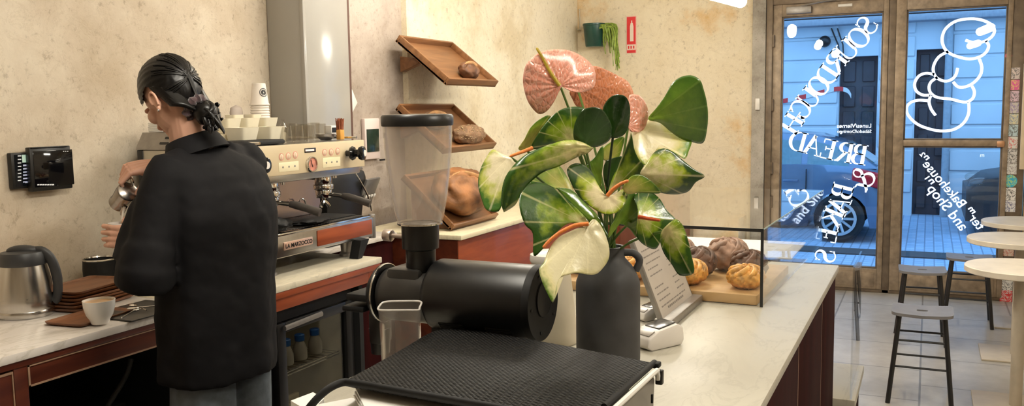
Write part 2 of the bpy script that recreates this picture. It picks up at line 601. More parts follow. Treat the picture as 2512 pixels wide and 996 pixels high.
def sarc(cx, cy, rx, ry, a0, a1, n=14):
    return [(cx + rx * math.cos(math.radians(a0 + (a1 - a0) * i / n)), cy + ry * math.sin(math.radians(a0 + (a1 - a0) * i / n))) for i in range(n + 1)]


TK, TN, SF = .17, .055, .05


def stem(x, s=True, y0=0, y1=1, w=TK):
    r = [([(x, y0), (x, y1)], w)]
    if s: r += [([(x - .17, y0 + SF / 2), (x + .17, y0 + SF / 2)], SF), ([(x - .17, y1 - SF / 2), (x + .17, y1 - SF / 2)], SF)]
    return r


def band(pts, thick_at):
    """vary width: thick where the path runs vertically"""
    N = len(pts); ws = []
    for i in range(N):
        a = pts[max(i - 1, 0)]; b2 = pts[min(i + 1, N - 1)]
        dx, dyy = b2[0] - a[0], b2[1] - a[1]; L = math.hypot(dx, dyy) or 1
        ws.append(TN + (thick_at - TN) * (abs(dyy) / L) ** 1.5)
    return (pts, ws)


def glyph(ch):
    if ch == 'S':
        p = sarc(.34, .74, .24, .23, 20, 270, 14) + sarc(.34, .26, .27, .25, 90, -160, 14)[1:]
        ws = [TN + .11 * math.exp(-((i / (len(p) - 1) - .5) / .2) ** 2) for i in range(len(p))]
        return [(p, ws), ([(.57, .72), (.57, .97)], .045), ([(.09, .05), (.09, .30)], .045)], .70
    if ch == 'O': return [band(sarc(.45, .5, .36, .49, 0, 360, 28), TK)], .92
    if ch == 'U': return stem(.2, True, .3, 1)[:1] + [([(.03, .975), (.37, .975)], SF), ([(.62, .975), (.92, .975)], SF), ([(.77, 1), (.77, .3)], .07), band(sarc(.485, .32, .285, .31, 180, 360, 16), .10)], .95
    if ch == 'R': return stem(.2) + [band([(.2, .97)] + sarc(.42, .74, .24, .23, 90, -90, 14) + [(.2, .51)], TK), ([(.40, .5), (.72, .06), (.85, .03)], [.15, .15, .06])], .85
    if ch == 'D': return stem(.2) + [band([(.2, .97)] + sarc(.38, .5, .42, .47, 90, -90, 18) + [(.2, .03)], TK)], .90
    if ch == 'G': return [band(sarc(.46, .5, .37, .49, 40, 330, 24), TK), ([(.77, .05), (.77, .42)], .14), ([(.58, .42), (.92, .42)], SF), ([(.75, .72), (.75, .97)], .045)], .95
    if ch == 'H': return stem(.2) + stem(.76) + [([(.2, .51), (.76, .51)], TN)], .96
    if ch == 'B': return stem(.2) + [band([(.2, .97)] + sarc(.40, .745, .20, .225, 90, -90, 12) + [(.2, .52)], TK), band([(.2, .52)] + sarc(.42, .275, .24, .245, 90, -90, 12) + [(.2, .03)], TK)], .78
    if ch == 'E': return stem(.2) + [([(.2, .97), (.66, .97)], TN), ([(.2, .03), (.70, .03)], TN), ([(.2, .52), (.52, .52)], TN), ([(.65, .78), (.65, .98)], .05), ([(.69, .02), (.69, .26)], .05), ([(.52, .42), (.52, .62)], .05)], .78
    if ch == 'A': return [([(.14, .02), (.45, 1)], TN), ([(.43, 1), (.76, .02)], TK), ([(.25, .35), (.64, .35)], TN), ([(.0, .025), (.28, .025)], SF), ([(.6, .025), (.94, .025)], SF)], .92
    if ch == 'K': return stem(.2) + [([(.74, .97), (.26, .45)], TN + .01), ([(.40, .58), (.78, .03)], TK * .9), ([(.6, .975), (.90, .975)], SF), ([(.62, .025), (.95, .025)], SF)], .92
    if ch == '&':
        p = sarc(.34, .78, .16, .19, -60, 250, 16) + [(.42, .40), (.74, .06), (.86, .02)]
        q = [(.42, .62)] + sarc(.34, .27, .29, .26, 120, 330, 14) + [(.72, .45), (.78, .52), (.92, .52)]
        return [(p, [TN] * 10 + [.12] * (len(p) - 13) + [.14, .12, .06]), band(q, .13)], .95
    return [], .5


M_LET = M_DECAL
SIZE = .172


def letter(mb, ch, px, py, rx, ry, size=SIZE):
    """px,py: the letter's middle in the photograph; (rx,ry): reading direction there, image axes"""
    c = gp(px, py)
    r = V((0, -rx, -ry)).normalized()          # reading direction in the pane (image right = -Y, image down = -Z)
    u = V((0, -(-ry), -(rx)))                   # up of a mirrored letter
    u = V((0, ry, -rx)).normalized()
    st, w = glyph(ch)
    o = c - r * (w * size / 2) - u * (size / 2)
    for pts, ws in st:
        ws = [x * size for x in ws] if isinstance(ws, list) else ws * size
        mb.ribbon([(p[0] * size, p[1] * size) for p in pts], ws, o, r, u, .0015)


WORDS = [('SOURDOUGH', [(2126, 62), (2106, 93), (2078, 121), (2051, 150), (2028, 184), (2008, 211), (1984, 240), (1963, 269), (1942, 303)]),
         ('BREAD', [(2108, 379), (2073, 374), (2032, 366), (1994, 356), (1957, 347)]),
         ('&', [(2113, 440)]), ('BAKES', [(2066, 469), (2058, 502), (2041, 533), (2028, 577), (2024, 628)])]
for w, pts in WORDS:
    mb = MB()
    for i, ch in enumerate(w):
        if len(pts) == 1: d = (-.55, .83)
        else:
            a, b2 = pts[max(i - 1, 0)], pts[min(i + 1, len(pts) - 1)]; d = (b2[0] - a[0], b2[1] - a[1])
        letter(mb, ch, pts[i][0], pts[i][1], d[0], d[1], SIZE * (1.1 if w == '&' else 1))
    mb.build('window_lettering', M_LET, d1, smooth=False)

R1 = V((0, 1, 0))
for i, (s, y) in enumerate((('Lunes/Viernes', 308), ('Sábado/Domingo', 321))):
    textpart('opening_hours', s, M_LET, d1, gp(2138, y + 5), R1, OY, length=.27, bold=.01)

# looping line drawing on the right door
DZ = 2.489
LOOPS = [[(1290, 245), (1340, 260), (1400, 255), (1450, 225), (1467, 185), (1440, 145), (1380, 120), (1310, 115), (1230, 130), (1170, 175), (1148, 230), (1155, 280), (1185, 320), (1240, 345), (1310, 360), (1370, 350), (1415, 320), (1432, 280), (1415, 250)],
         [(1185, 315), (1130, 345), (1098, 395), (1095, 440), (1115, 475), (1160, 495), (1200, 488), (1230, 460), (1243, 415)],
         [(1375, 360), (1390, 410), (1380, 460), (1340, 505), (1290, 530), (1245, 530), (1215, 500)],
         [(1100, 455), (1050, 447), (1005, 465), (980, 510), (990, 555), (1030, 580), (1075, 580)],
         [(1120, 472), (1080, 500), (1068, 535), (1080, 570), (1120, 595), (1200, 605), (1260, 620), (1300, 622), (1335, 600), (1345, 560), (1330, 525)],
         [(1310, 625), (1310, 690), (1280, 750), (1220, 790), (1150, 800), (1080, 790), (1000, 760), (945, 710), (930, 665), (950, 630), (1000, 612), (1060, 615)],
         [(1080, 580), (1068, 620), (1080, 665), (1108, 705)]]
mb = MB()
for lp in LOOPS:
    o = gp(2214, 347)
    pp = [gp(1850 + x / DZ, y / DZ) for x, y in lp]
    pp = [(-(p.y - o.y), p.z - o.z) for p in crom(pp, 5)]
    mb.ribbon(pp, .022, o, OX, OY, .0015)
mb.build('window_drawing', M_LET, d2, smooth=False)
rd = V((0, 1, 1)).normalized() ; ru = V((0, -1, 1)).normalized()
def tdir(a, b2):
    A, B = gp(*a), gp(*b2); r = (B - A); L = r.length; r.normalize(); u = r.cross(V((1, 0, 0))); u = -u if False else u
    return A, r, L
for s, a, b2 in (('terᵐ Bakehouseⁿ²', (2400, 566), (2246, 385)), ('and Shopⁿ¹', (2357, 568), (2258, 446))):
    A, r, L = tdir(a, b2)
    u = V((0, -r.z, r.y))
    if u.z < 0: u = -u
    textpart('window_lettering', s, M_LET, d2, A, r, u, length=L, bold=.008)
textpart('window_mark', 'm', M_LET, d2, gp(2415, 385), R1, OY, height=.02)

# ------------------------------------------------------------------ stickers on the post beside the right door
STK = []
cols = [((.75, .65, .62), (.15, .15, .15)), ((.85, .15, .40), (.9, .7, .2)), ((.8, .6, .7), (.1, .1, .1)), ((.7, .65, .6), (.3, .2, .5)), ((.75, .72, .5), (.2, .3, .5)),
        ((.55, .7, .75), (.1, .1, .1)), ((.8, .8, .75), (.7, .1, .1)), ((.72, .7, .68), (.05, .05, .05)), ((.75, .75, .72), (.35, .3, .3)), ((.05, .45, .65), (.6, .8, .1)),
        ((.85, .83, .8), (.03, .03, .03)), ((.8, .8, .8), (.05, .05, .2)), ((.75, .6, .5), (.6, .15, .1)), ((.85, .84, .8), (.1, .1, .1)), ((.75, .05, .05), (.8, .8, .8))]


def stickmat(i, a, c):
    m, nt, b = _nt('sticker_print'); co = coords(nt, 'Object', (1, 1, 1))
    v = _n(nt, 'ShaderNodeTexNoise', i_Scale=26.0 + 3 * (i % 5), i_Detail=1.0, i_Distortion=1.5); nt.links.new(co, v.inputs['Vector'])
    nt.links.new(ramp(nt, v.outputs['Fac'], [(.46, a), (.5, c), (.60, a)]), b.inputs['Base Color']); b.inputs['Roughness'].default_value = .4
    return m


spec = [(165, 195), (195, 222), (222, 250), (250, 278), (278, 305), (305, 335), (335, 365), (365, 400), (400, 428), (428, 460), (460, 492), (492, 520), (600, 628), (682, 712), (712, 742)]
desc = ['pale sticker with black scrawl at the top of the door post', 'pink and yellow sticker near the top of the door post', 'lilac sticker under the pink and yellow one on the post',
        'grey sticker with violet marks on the door post', 'cream sticker with blue marks on the door post', 'light blue sticker with black marks on the door post',
        'white sticker with red marks level with the door rail', 'grey sticker with black marks just below the door rail', 'pale grey sticker above the round blue one on the post',
        'round blue and green sticker on the door post', 'white sticker with black bars below the blue one', 'white and navy sticker just above the highest table top',
        'tan and red sticker between the two further table tops', 'white lettered sticker low on the door post', 'red and white sticker at the foot of the door post']
py_x = lambda y: 2487 - (y - 165) * .035
for i, ((y0, y1), (a, c), ds) in enumerate(zip(spec, cols, desc)):
    p0 = Xp(py_x(y0) - 16, y1, XD - .021); p1 = Xp(py_x(y0) + 16, y0, XD - .021)
    s = MB()
    cy_, cz_ = (p0.y + p1.y) / 2, (p0.z + p1.z) / 2; hy, hz = abs(p0.y - p1.y) / 2, abs(p1.z - p0.z) / 2
    if i == 9: s.lathe([(hz * .95, 0), (hz * .95, .002)], (XD - .022, cy_, cz_), (-1, 0, 0), 24)
    else: s.box((XD - .024, cy_ - hy, cz_ - hz * .96), (XD - .0205, cy_ + hy, cz_ + hz * .96), .001, 1)
    o = s.build('sticker', stickmat(i, a, c)); whole(o, (XD - .022, cy_, cz_ - hz))
    tag(o, ds, 'sticker', 'stickers on the door post')
    if i == 13:
        cc = o['label']
s = MB(); hp = Xp(2474, 138, XD - .021)
s.prism([(0, -.03), (.026, .0), (.02, .02), (.008, .02), (0, .01), (-.008, .02), (-.02, .02), (-.026, 0)], hp, OX, OY, .002)
tag(whole(s.build('sticker', plain('pink_print', (.75, .18, .24), .4, var=.1)), hp), 'small pink heart sticker alone above the sticker column', 'sticker', 'stickers on the door post')
nb = MB(); a = Xp(2500, 415, XD - .10); b2 = Xp(2530, 155, XD - .10)
nb.box((XD - .12, b2.y, a.z), (XD - .085, a.y, b2.z), .004)
tag(whole(nb.build('notice_board', plain('pale_board', (.70, .58, .40), .6, var=.08, scale=10)), (XD - .1, a.y, a.z)), 'pale wooden board on the wall at the right edge beside the stickers', 'board')
# ------------------------------------------------------------------ the street outside
M_SETT = plain('street_setts', (.40, .42, .44), .6, var=.2, scale=6)
m, nt, b = _nt('street_paving'); M_PAV = m
co = coords(nt, 'Object')
br = _n(nt, 'ShaderNodeTexBrick', i_Scale=1.0); br.inputs['Color1'].default_value = (.42, .54, .70, 1); br.inputs['Color2'].default_value = (.34, .45, .60, 1)
br.inputs['Mortar'].default_value = (.22, .28, .38, 1); br.inputs['Mortar Size'].default_value = .008; br.inputs['Brick Width'].default_value = .13; br.inputs['Row Height'].default_value = .10
nt.links.new(co, br.inputs[0]); nt.links.new(br.outputs[0], b.inputs['Base Color']); b.inputs['Roughness'].default_value = .55
slab('floor_street', (XD + .12, -9, -.22), (24, 12, -.10), M_PAV)
kb = slab('trim_5', (10.55, -9, -.10), (10.95, 12, -.085), plain('kerb_shadow', (.05, .05, .055), .7, var=.2))  # the kerb's shadow, put in as a dark flush strip
XF = 14.6
M_FAC = plain('painted_facade', (.66, .70, .74), .8, var=.06, scale=2, bmp=.1)


def fy(px, py, X=XF):
    return Xp(px, py, X)


fc = MB()
dz0 = -.10
D1 = (fy(2056, 300).y, fy(2150, 300).y, fy(2100, 138).z)
D2 = (fy(2243, 300).y, fy(2328, 300).y, fy(2290, 120).z)
fc.box((XF, D1[0], dz0), (XF + .3, 12, 6.5)); fc.box((XF, D2[0], dz0), (XF + .3, D1[1], 6.5)); fc.box((XF, -9, dz0), (XF + .3, D2[1], 6.5))
fc.box((XF, D1[1], D1[2]), (XF + .3, D1[0], 6.5)); fc.box((XF, D2[1], D2[2]), (XF + .3, D2[0], 6.5))
for k in range(12):                         # raised courses of the rusticated wall
    z = .25 + k * .34
    for ya, yb in ((D1[0] + .02, 12), (D2[0] + .02, D1[1] - .02), (-9, D2[1] - .02)):
        fc.box((XF - .025, ya, z), (XF, yb, z + .30), .012, 1)
wf = struct(fc.build('wall_opposite', M_FAC))
lg = MB()
for py, h, dpt in ((66, .10, .30), (46, .12, .22), (30, .14, .16)):
    z = fy(2030, py).z
    lg.box((XF - dpt, -9, z), (XF, 12, z + h), .02)
struct(lg.build('trim_6', plain('grey_cornice', (.32, .34, .38), .8, var=.1)))
M_GATE = plain('dark_door_paint', (.050, .045, .055), .5, var=.25, scale=6)
for i, (ya, yb, zt) in enumerate((D1, D2)):
    g = MB(); g.box((XF + .18, yb, dz0), (XF + .24, ya, zt), .01)
    root = struct(g.build('door_%d' % (i + 3), M_GATE))
    q = MB(); w = ya - yb
    for r in range(6):
        for c in range(2):
            z = dz0 + .1 + r * (zt - dz0 - .1) / 6
            q.box((XF + .15, yb + .05 + c * w / 2, z), (XF + .18, yb + w / 2 - .05 + c * w / 2, z + (zt - dz0) / 6 - .08), .012, 1)
    q.build('door_panel', M_GATE, root)
dp = MB(); a = fy(2335, 520)
dp.cyl((XF - .07, fy(2318, 300).y - .02, dz0), (XF - .07, fy(2318, 300).y - .02, 4.2), .05, n=12)
tag(whole(dp.build('drainpipe', plain('blue_grey_pipe', (.35, .40, .45), .5, var=.1)), (XF - .07, fy(2318, 300).y, dz0)), 'pale drainpipe on the facade across the street beside the dark door', 'pipe')
lp = MB(); c = fy(2025, 103); lp.ell(c + V((-.12, 0, 0)), (.09, .09, .09)); lp.cyl(c + V((-.12, 0, 0)), c, .02, n=8)
tag(whole(lp.build('wall_lamp', M_BLACK), c), 'small black round lamp on the facade across the street', 'lamp')
cb = MB()
for px0, px1 in ((2040, 2062), (2055, 2070)):
    cb.tube([fy(px0, 70) + V((-.05, 0, 0)), fy((px0 + px1) / 2 + 6, 110) + V((-.05, 0, 0)), fy(px1, 140) + V((-.05, 0, 0))], .012, 6)
tag(whole(cb.build('cable', M_BLACK), fy(2055, 140)), 'dark cables hanging on the opposite facade above the doorway', 'cable')

# hazard tape across the street
m, nt, b = _nt('red_white_tape'); M_TAPE = m
tc = _n(nt, 'ShaderNodeTexWave', i_Scale=1.15, wave_type='BANDS'); tc.bands_direction = 'Y'
nt.links.new(coords(nt, 'Object'), tc.inputs[0])
nt.links.new(ramp(nt, tc.outputs['Fac'], [(.48, (.72, .72, .72)), (.52, (.75, .04, .04))]), b.inputs['Base Color'])
tpm = MB(); pts = [Xp(1900, 252, 14.56), Xp(1960, 240, 14.56), Xp(2010, 228, 14.56), Xp(2052, 218, 14.56), Xp(2078, 222, 14.56), Xp(2088, 236, 14.57)]
tpm.loft([[p + V((0, 0, .035)), p - V((0, 0, .035)), p + V((.004, 0, -.035)), p + V((.004, 0, .035))] for p in crom(pts, 4)])
tag(whole(tpm.build('hazard_tape', M_TAPE), pts[0]), 'red and white hazard tape strung across the street', 'tape')


# cars --------------------------------------------------------------
def car(base, paint, label, kerb):
    """car facing +Y, rear at base.y; near side at base.x"""
    t = thing('car', label, 'car', base)
    bx, by, bz = base
    side = [(0, .42), (-.02, .62), (.03, .86), (.10, .98), (.55, 1.03), (1.1, 1.05), (2.75, 1.0), (3.15, .94), (3.95, .80), (4.15, .62), (4.18, .40), (4.1, .22), (3.85, .2), (.35, .2), (.06, .25)]
    def wheel_cut(y):
        for wy in (.60, 3.25):
            if abs(y - wy) < .37: return .2 + math.sqrt(max(0, .37 ** 2 - (y - wy) ** 2)) * .98 + .1
        return .2
    ys = sorted(set([i * .06 - .02 for i in range(71)]))
    def top(y):
        pr = side[1:11]
        for (y0, z0), (y1, z1) in zip(pr, pr[1:]):
            if y0 <= y <= y1: return z0 + (z1 - z0) * (y - y0) / max(y1 - y0, 1e-6)
        return .62
    rings = []
    for y in ys:
        zt = max(top(y), .64); zb = wheel_cut(y)
        en = min(1, (y + .10) / .35, (4.32 - y) / .35); en = max(.55, en) ** .6
        hw = .86 * (.93 + .07 * en) * (1 if .2 < y < 3.9 else .96)
        zb = min(zb, zt - .05)
        ring = []
        for u, zz in ((1, zb), (1.02, zb + (zt - zb) * .4), (1.0, zb + (zt - zb) * .72), (.955, zt - .02), (.88, zt)):
            ring.append(V((bx + .88 - hw * u, by + y, bz + zz)))
        for u, zz in ((.88, zt), (.955, zt - .02), (1.0, zb + (zt - zb) * .72), (1.02, zb + (zt - zb) * .4), (1, zb)):
            ring.append(V((bx + .88 + hw * u, by + y, bz + zz)))
        rings.append(ring)
    mb = MB(); mb.loft(rings)
    # greenhouse
    gh = [(.16, 1.0, .80), (.62, 1.32, .62), (.95, 1.42, .60), (1.6, 1.46, .60), (2.15, 1.42, .60), (2.5, 1.30, .63), (3.08, .96, .78)]
    rr = []
    for y, z, hw in gh:
        lowz = .98
        rr.append([V((bx + .88 - .82, by + y, bz + min(lowz, z))), V((bx + .88 - hw, by + y, bz + z - .03)), V((bx + .88 - hw + .1, by + y, bz + z)),
                   V((bx + .88 + hw - .1, by + y, bz + z)), V((bx + .88 + hw, by + y, bz + z - .03)), V((bx + .88 + .82, by + y, bz + min(lowz, z)))])
    mb.loft(rr)
    mb.build('body', paint, t, 50)
    gl = MB()
    for s, xx in ((-1, bx + .88), (1, bx + .88)):
        def sp(y, f, out=.012):
            for (y0, z0, h0), (y1, z1, h1) in zip(gh, gh[1:]):
                if y0 <= y <= y1:
                    k = (y - y0) / (y1 - y0); z = z0 + (z1 - z0) * k; h = h0 + (h1 - h0) * k
                    lowz = min(.98, z)
                    return V((xx + s * (.82 + (h - .82) * f + out), by + y, bz + lowz + (z - .03 - lowz) * f))
        for ya, yb in ((.50, 1.02), (1.10, 1.72), (1.80, 2.72)):
            n = 6; lo = [sp(ya + (yb - ya) * i / n, .08) for i in range(n + 1)]; hi = [sp(ya + (yb - ya) * i / n, .86) for i in range(n + 1)]
            off = V((s * .006, 0, 0))
            gl.loft([[a2, b3, b3 - off, a2 - off] for a2, b3 in zip(lo, hi)])
    M_CG = plain('car_glass', (.10, .20, .24), .05, var=.1, spec=.8)
    def rp_(y, z): return [V((bx + .88 - .55, by + y, bz + z)), V((bx + .88 + .55, by + y, bz + z)), V((bx + .88 + .55, by + y + .01, bz + z - .02)), V((bx + .88 - .55, by + y + .01, bz + z - .02))]
    gl.loft([rp_(.20, 1.05), rp_(.56, 1.30)]); gl.loft([rp_(2.62, 1.26), rp_(3.0, 1.03)])
    gl.build('side_window', M_CG, t)
    tl = MB()
    for s in (-1, 1):
        x0 = bx + .88 + s * .80
        tl.obox((x0, by + .20, bz + .84), (.075, .27, .10), (1, 0, 0), (0, 1, .25), .04)
    tl.build('tail_light', plain('red_lens', (.55, .02, .03), .15, var=.2, scale=12), t)
    hd = MB(); hd.box((bx - .035, by + 1.12, bz + .80), (bx - .005, by + 1.32, bz + .83), .01); hd.box((bx - .035, by + 2.05, bz + .79), (bx - .005, by + 2.25, bz + .82), .01)
    hd.build('door_handle', paint, t)
    ln = MB()
    for yy in (1.02, 1.78, 2.72): ln.box((bx - .014, by + yy, bz + .34), (bx + .02, by + yy + .008, bz + .97))
    ln.build('door_gap', M_DARK, t)
    bp = MB(); bp.box((bx + .12, by - .06, bz + .34), (bx + 1.64, by + .1, bz + .58), .05)
    bp.build('bumper', paint, t)
    hl = MB()
    for s in (-1, 1): hl.ell((bx + .88 + s * .66, by + 4.0, bz + .70), (.14, .16, .09))
    hl.build('headlight', M_JAR, t)
    mr = MB()
    for s in (-1, 1): mr.ell((bx + .88 + s * .98, by + 2.62, bz + 1.03), (.09, .06, .07))
    mr.build('mirror', paint, t)
    M_RIM = plain('silver_alloy', (.55, .58, .62), .35, .3, var=.05)
    M_TY = plain('tyre_rubber', (.015, .015, .016), .8, var=.2)
    for xx, s in ((bx + .08, -1), (bx + 1.68, 1)):
        for yy in (.60, 3.25):
            wh = MB(); wh.lathe([(.19, -.10), (.28, -.11), (.318, -.08), (.32, 0), (.318, .08), (.28, .11), (.19, .10)], (xx, by + yy, bz + .32), (s, 0, 0), 32)
            w = wh.build('wheel', M_TY, t)
            w['_o'] = t['_o']
            rm = MB(); o = V((xx + s * .098, by + yy, bz + .32))
            rm.lathe([(.225, -.02), (.225, .02), (.19, .025), (.185, -.02)], o, (s, 0, 0), 28, cap=False)
            for k in range(10):
                a = 2 * PI * k / 10; dv = V((0, math.cos(a), math.sin(a)))
                rm.tube([o + dv * .04, o + dv * .2], .019, 6, flat=1.0)
            rm.lathe([(.055, -.02), (.055, .03), (.02, .035)], o, (s, 0, 0), 16)
            r_ = rm.build('rim', M_RIM, w)
            ar = MB(); ar.lathe([(.20, -.03), (.20, -.028)], o, (s, 0, 0), 24); ar.build('brake_disc', M_DARK, w)
    t.scale = (.93, .93, .93)
    return t


cb_ = Zp(2063, 597, -.10)
car((11.45, cb_.y - .52, -.10), plain('blue_grey_car_paint', (.13, .19, .30), .25, .3, coat=.8, var=.03), 'blue grey estate car parked outside, its rear wheel seen through the left door', True)
c2 = Xp(2362, 500, 12.6)
car((12.5, c2.y - 3.92, -.10), plain('black_car_paint', (.008, .009, .012), .45, 0, coat=.15, var=.03), 'dark car parked further along the street at the right of the right door', True)
# ------------------------------------------------------------------ pendant tube lamps
M_TUBE = emit('lit_tube', LAMP_COLOR[:3], LAMP_STRENGTH)


def pendant(p0, p1, label, group):
    p0, p1 = V(p0), V(p1); c = (p0 + p1) / 2
    t = thing('tube_lamp', label, 'lamp', c, group)
    d = (p1 - p0).normalized(); L = (p1 - p0).length
    g = MB(); g.lathe([(.018, 0), (.036, .007), (.046, .026), (.046, L - .026), (.036, L - .007), (.018, L)], p0, d, 20); g.build('glass_tube', M_TUBE, t)
    r = MB(); up = V((0, 0, .052)); r.tube([p0 + d * .06 + up, p1 - d * .06 + up], .012, 8); r.build('housing', M_MATTE, t)
    w = MB()
    for q in (p0 + d * .12, p1 - d * .12): w.tube([q + up, V((q.x, q.y, HC))], .003, 6)
    w.build('cord', M_MATTE, t)


for i, x in enumerate((1.3, 3.6, 6.05)):
    lab = ['lit tube pendant hanging over the near end of the bar', 'lit tube pendant hanging over the middle of the bar',
           'lit white tube pendant at the top of the photo left of the doors'][i]
    pendant((x, 1.36, 2.36), (x + .65, 1.27, 2.36), lab, 'tube pendants')
for i, x in enumerate((1.6, 4.4)):
    lab = ['lit tube pendant over the customer side nearest the viewer', 'lit tube pendant over the front stool'][i]
    pendant((x, -.50, 2.40), (x + .65, -.58, 2.40), lab, 'tube pendants')
pendant((4.2, 2.2, 2.75), (4.85, 2.15, 2.75), 'lit tube pendant over the pastry counter by the back wall', 'tube pendants')

# ------------------------------------------------------------------ back counter, left run
YL, YM = 2.44, 2.37
M_BASE = M_RED
wt = MB(); wt.box((.4, YL, .872), (2.42, 3.295, .90), .004)
tag(whole(wt.build('worktop', M_MARB2), (1.6, YL, .872)), 'pale marble worktop on the left under the tablets', 'worktop')
t = thing('counter_base', 'red brown wooden counter base with open space below the left worktop', 'counter', (1.6, YL, 0))
xs = Yp(66, 900, YL + .012).x
c = MB(); c.box((xs, YL + .012, .785), (2.42, YL + .036, .872), .002); c.build('apron', M_RED, t)
c = MB(); c.box((.4, YL + .006, .852), (2.42, YL + .012, .872), .001); c.build('top_rail', M_RED, t)
c = MB(); c.box((xs, YL + .008, .783), (2.42, YL + .014, .788)); c.box((xs, YL + .008, .846), (2.42, YL + .013, .850)); c.box((xs, YL + .008, .783), (xs + .006, YL + .014, .85)); c.build('edge_strip', M_LINE, t)
x0 = Yp(38, 900, YL).x
c = MB(); c.box((x0, YL + .01, 0), (xs, YL + .05, .852), .002); c.build('upright', M_RED, t)
c = MB(); c.box((.4, YL + .012, .03), (x0 - .006, YL + .034, .845), .003); d_ = c.build('door', M_RED, t)
c = MB(); c.box((x0 - .006, YL + .010, .03), (x0 - .002, YL + .03, .845)); c.box((.4, YL + .009, .838), (x0 - .004, YL + .013, .845)); c.build('edge_strip', M_LINE, d_)
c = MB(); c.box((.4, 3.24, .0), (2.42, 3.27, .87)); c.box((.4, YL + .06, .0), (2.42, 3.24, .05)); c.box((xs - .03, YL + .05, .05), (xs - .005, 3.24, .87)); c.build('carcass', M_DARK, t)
h = MB(); pts = [Yp(322, 880, 2.75), Yp(312, 915, 2.75), Yp(290, 955, 2.75), Yp(262, 1000, 2.75), Yp(235, 1060, 2.75)]
h.tube(crom(pts, 4), .010, 10)
tag(whole(h.build('hose', plain('grey_rubber', (.07, .07, .07), .5, var=.1)), pts[2]), 'grey hose hanging in the dark space under the left worktop', 'hose')
bn = MB(); bn.box((1.95, 2.75, .05), (2.3, 3.1, .50), .03); bn.box((1.93, 2.73, .48), (2.32, 3.12, .52), .015)
tag(whole(bn.build('waste_bin', plain('dark_grey_plastic', (.018, .017, .017), .6, var=.2)), (2.1, 2.9, .05)), 'dark plastic bin in the shadow under the left worktop', 'bin')

# ------------------------------------------------------------------ back counter, machine run
XE = 3.535
wt = MB(); wt.box((2.425, YM, .872), (XE, 3.295, .90), .004)
tag(whole(wt.build('worktop', marble('machine_marble', (.70, .64, .50), (.5, .46, .36), .3)), (3, YM, .872)), 'cream marble worktop under the coffee machine', 'worktop')
t = thing('counter_base', 'wooden counter base with the glass fridge, under the coffee machine', 'counter', (3.0, YM, 0))
c = MB(); c.box((2.425, YM + .012, .792), (XE - .10, YM + .036, .872), .002); c.box((2.425, YM + .004, .845), (XE - .01, YM + .012, .872), .002)
c.prism([(0, 0), (.10, .08), (0, .08)], (XE - .10, YM + .036, .792), (1, 0, 0), (0, 0, 1), .024)
c.build('apron', M_REDO, t)
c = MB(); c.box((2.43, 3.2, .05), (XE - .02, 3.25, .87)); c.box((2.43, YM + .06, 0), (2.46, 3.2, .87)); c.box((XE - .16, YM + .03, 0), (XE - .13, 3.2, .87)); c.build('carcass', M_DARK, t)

# fridge under it
xa, xb = Yp(684, 900, YM + .05).x, Yp(868, 800, YM + .05).x
t = thing('fridge', 'black undercounter fridge with a glass door below the coffee machine', 'fridge', ((xa + xb) / 2, YM + .05, 0))
zt, zb = .785, .10
c = MB(); c.box((xa, YM + .09, zb), (xa + .02, 2.95, zt)); c.box((xb - .02, YM + .09, zb), (xb, 2.95, zt)); c.box((xa, 2.93, zb), (xb, 2.95, zt)); c.box((xa, YM + .09, zt - .02), (xb, 2.95, zt)); c.box((xa, YM + .09, zb), (xb, 2.95, zb + .02))
c.box((xa, YM + .06, zt - .055), (xb, YM + .09, zt)); c.build('cabinet', M_MATTE, t)
c = MB(); c.box((xa + .02, 2.90, zb + .02), (xb - .02, 2.93, zt - .02)); c.box((xb - .027, YM + .10, zb + .02), (xb - .02, 2.9, zt - .03)); c.box((xa + .02, YM + .10, zb + .02), (xa + .027, 2.9, zt - .03)); c.box((xa + .03, YM + .10, zb + .02), (xb - .03, 2.9, zb + .025)); c.build('lining', plain('fridge_lining', (.55, .50, .40), .6, var=.05), t)
c = MB(); c.box((xa + .06, YM + .10, zt - .03), (xb - .06, YM + .115, zt - .022)); c.build('light_strip', emit('fridge_light', (1, .9, .7), 4.0), t)
c = MB(); fz = zt - .06
for lo, hi in (((xa, zb), (xa + .055, fz)), ((xb - .055, zb), (xb, fz)), ((xa + .055, zb), (xb - .055, zb + .06)), ((xa + .055, fz - .045), (xb - .055, fz))):
    c.box((lo[0], YM + .05, lo[1]), (hi[0], YM + .088, hi[1]), .004)
dr = c.build('door', M_BLACK, t); dr['_o'] = t['_o']
c = MB(); c.box((xa + .05, YM + .066, zb + .055), (xb - .05, YM + .072, fz - .04)); c.build('glass_pane', glassy('smoked_glass', (.72, .72, .68), 1.35), dr)
c = MB(); c.tube([(xa + .03, YM + .035, fz - .02), (xa + .28, YM + .035, fz - .012)], .012, 8, flat=.7); c.build('handle', M_GREYM, dr)
shz = Yp(730, 899, 2.50).z
c = MB()
for k in range(18): c.tube([(xa + .035 + k * .030, YM + .12, shz), (xa + .035 + k * .030, 2.88, shz)], .002, 5)
c.tube([(xa + .03, YM + .115, shz), (xb - .03, YM + .115, shz)], .004, 6); c.tube([(xa + .03, YM + .115, shz - .014), (xb - .03, YM + .115, shz - .014)], .0035, 6); c.build('shelf', M_CHROME, t)
M_BLUE = plain('blue_cap', (.02, .12, .42), .4, var=.1)
M_MILK = plain('milky_bottle', (.42, .38, .34), .35, var=.1)
M_MILK2 = plain('oat_carton', (.36, .30, .20), .5, var=.3, scale=14)
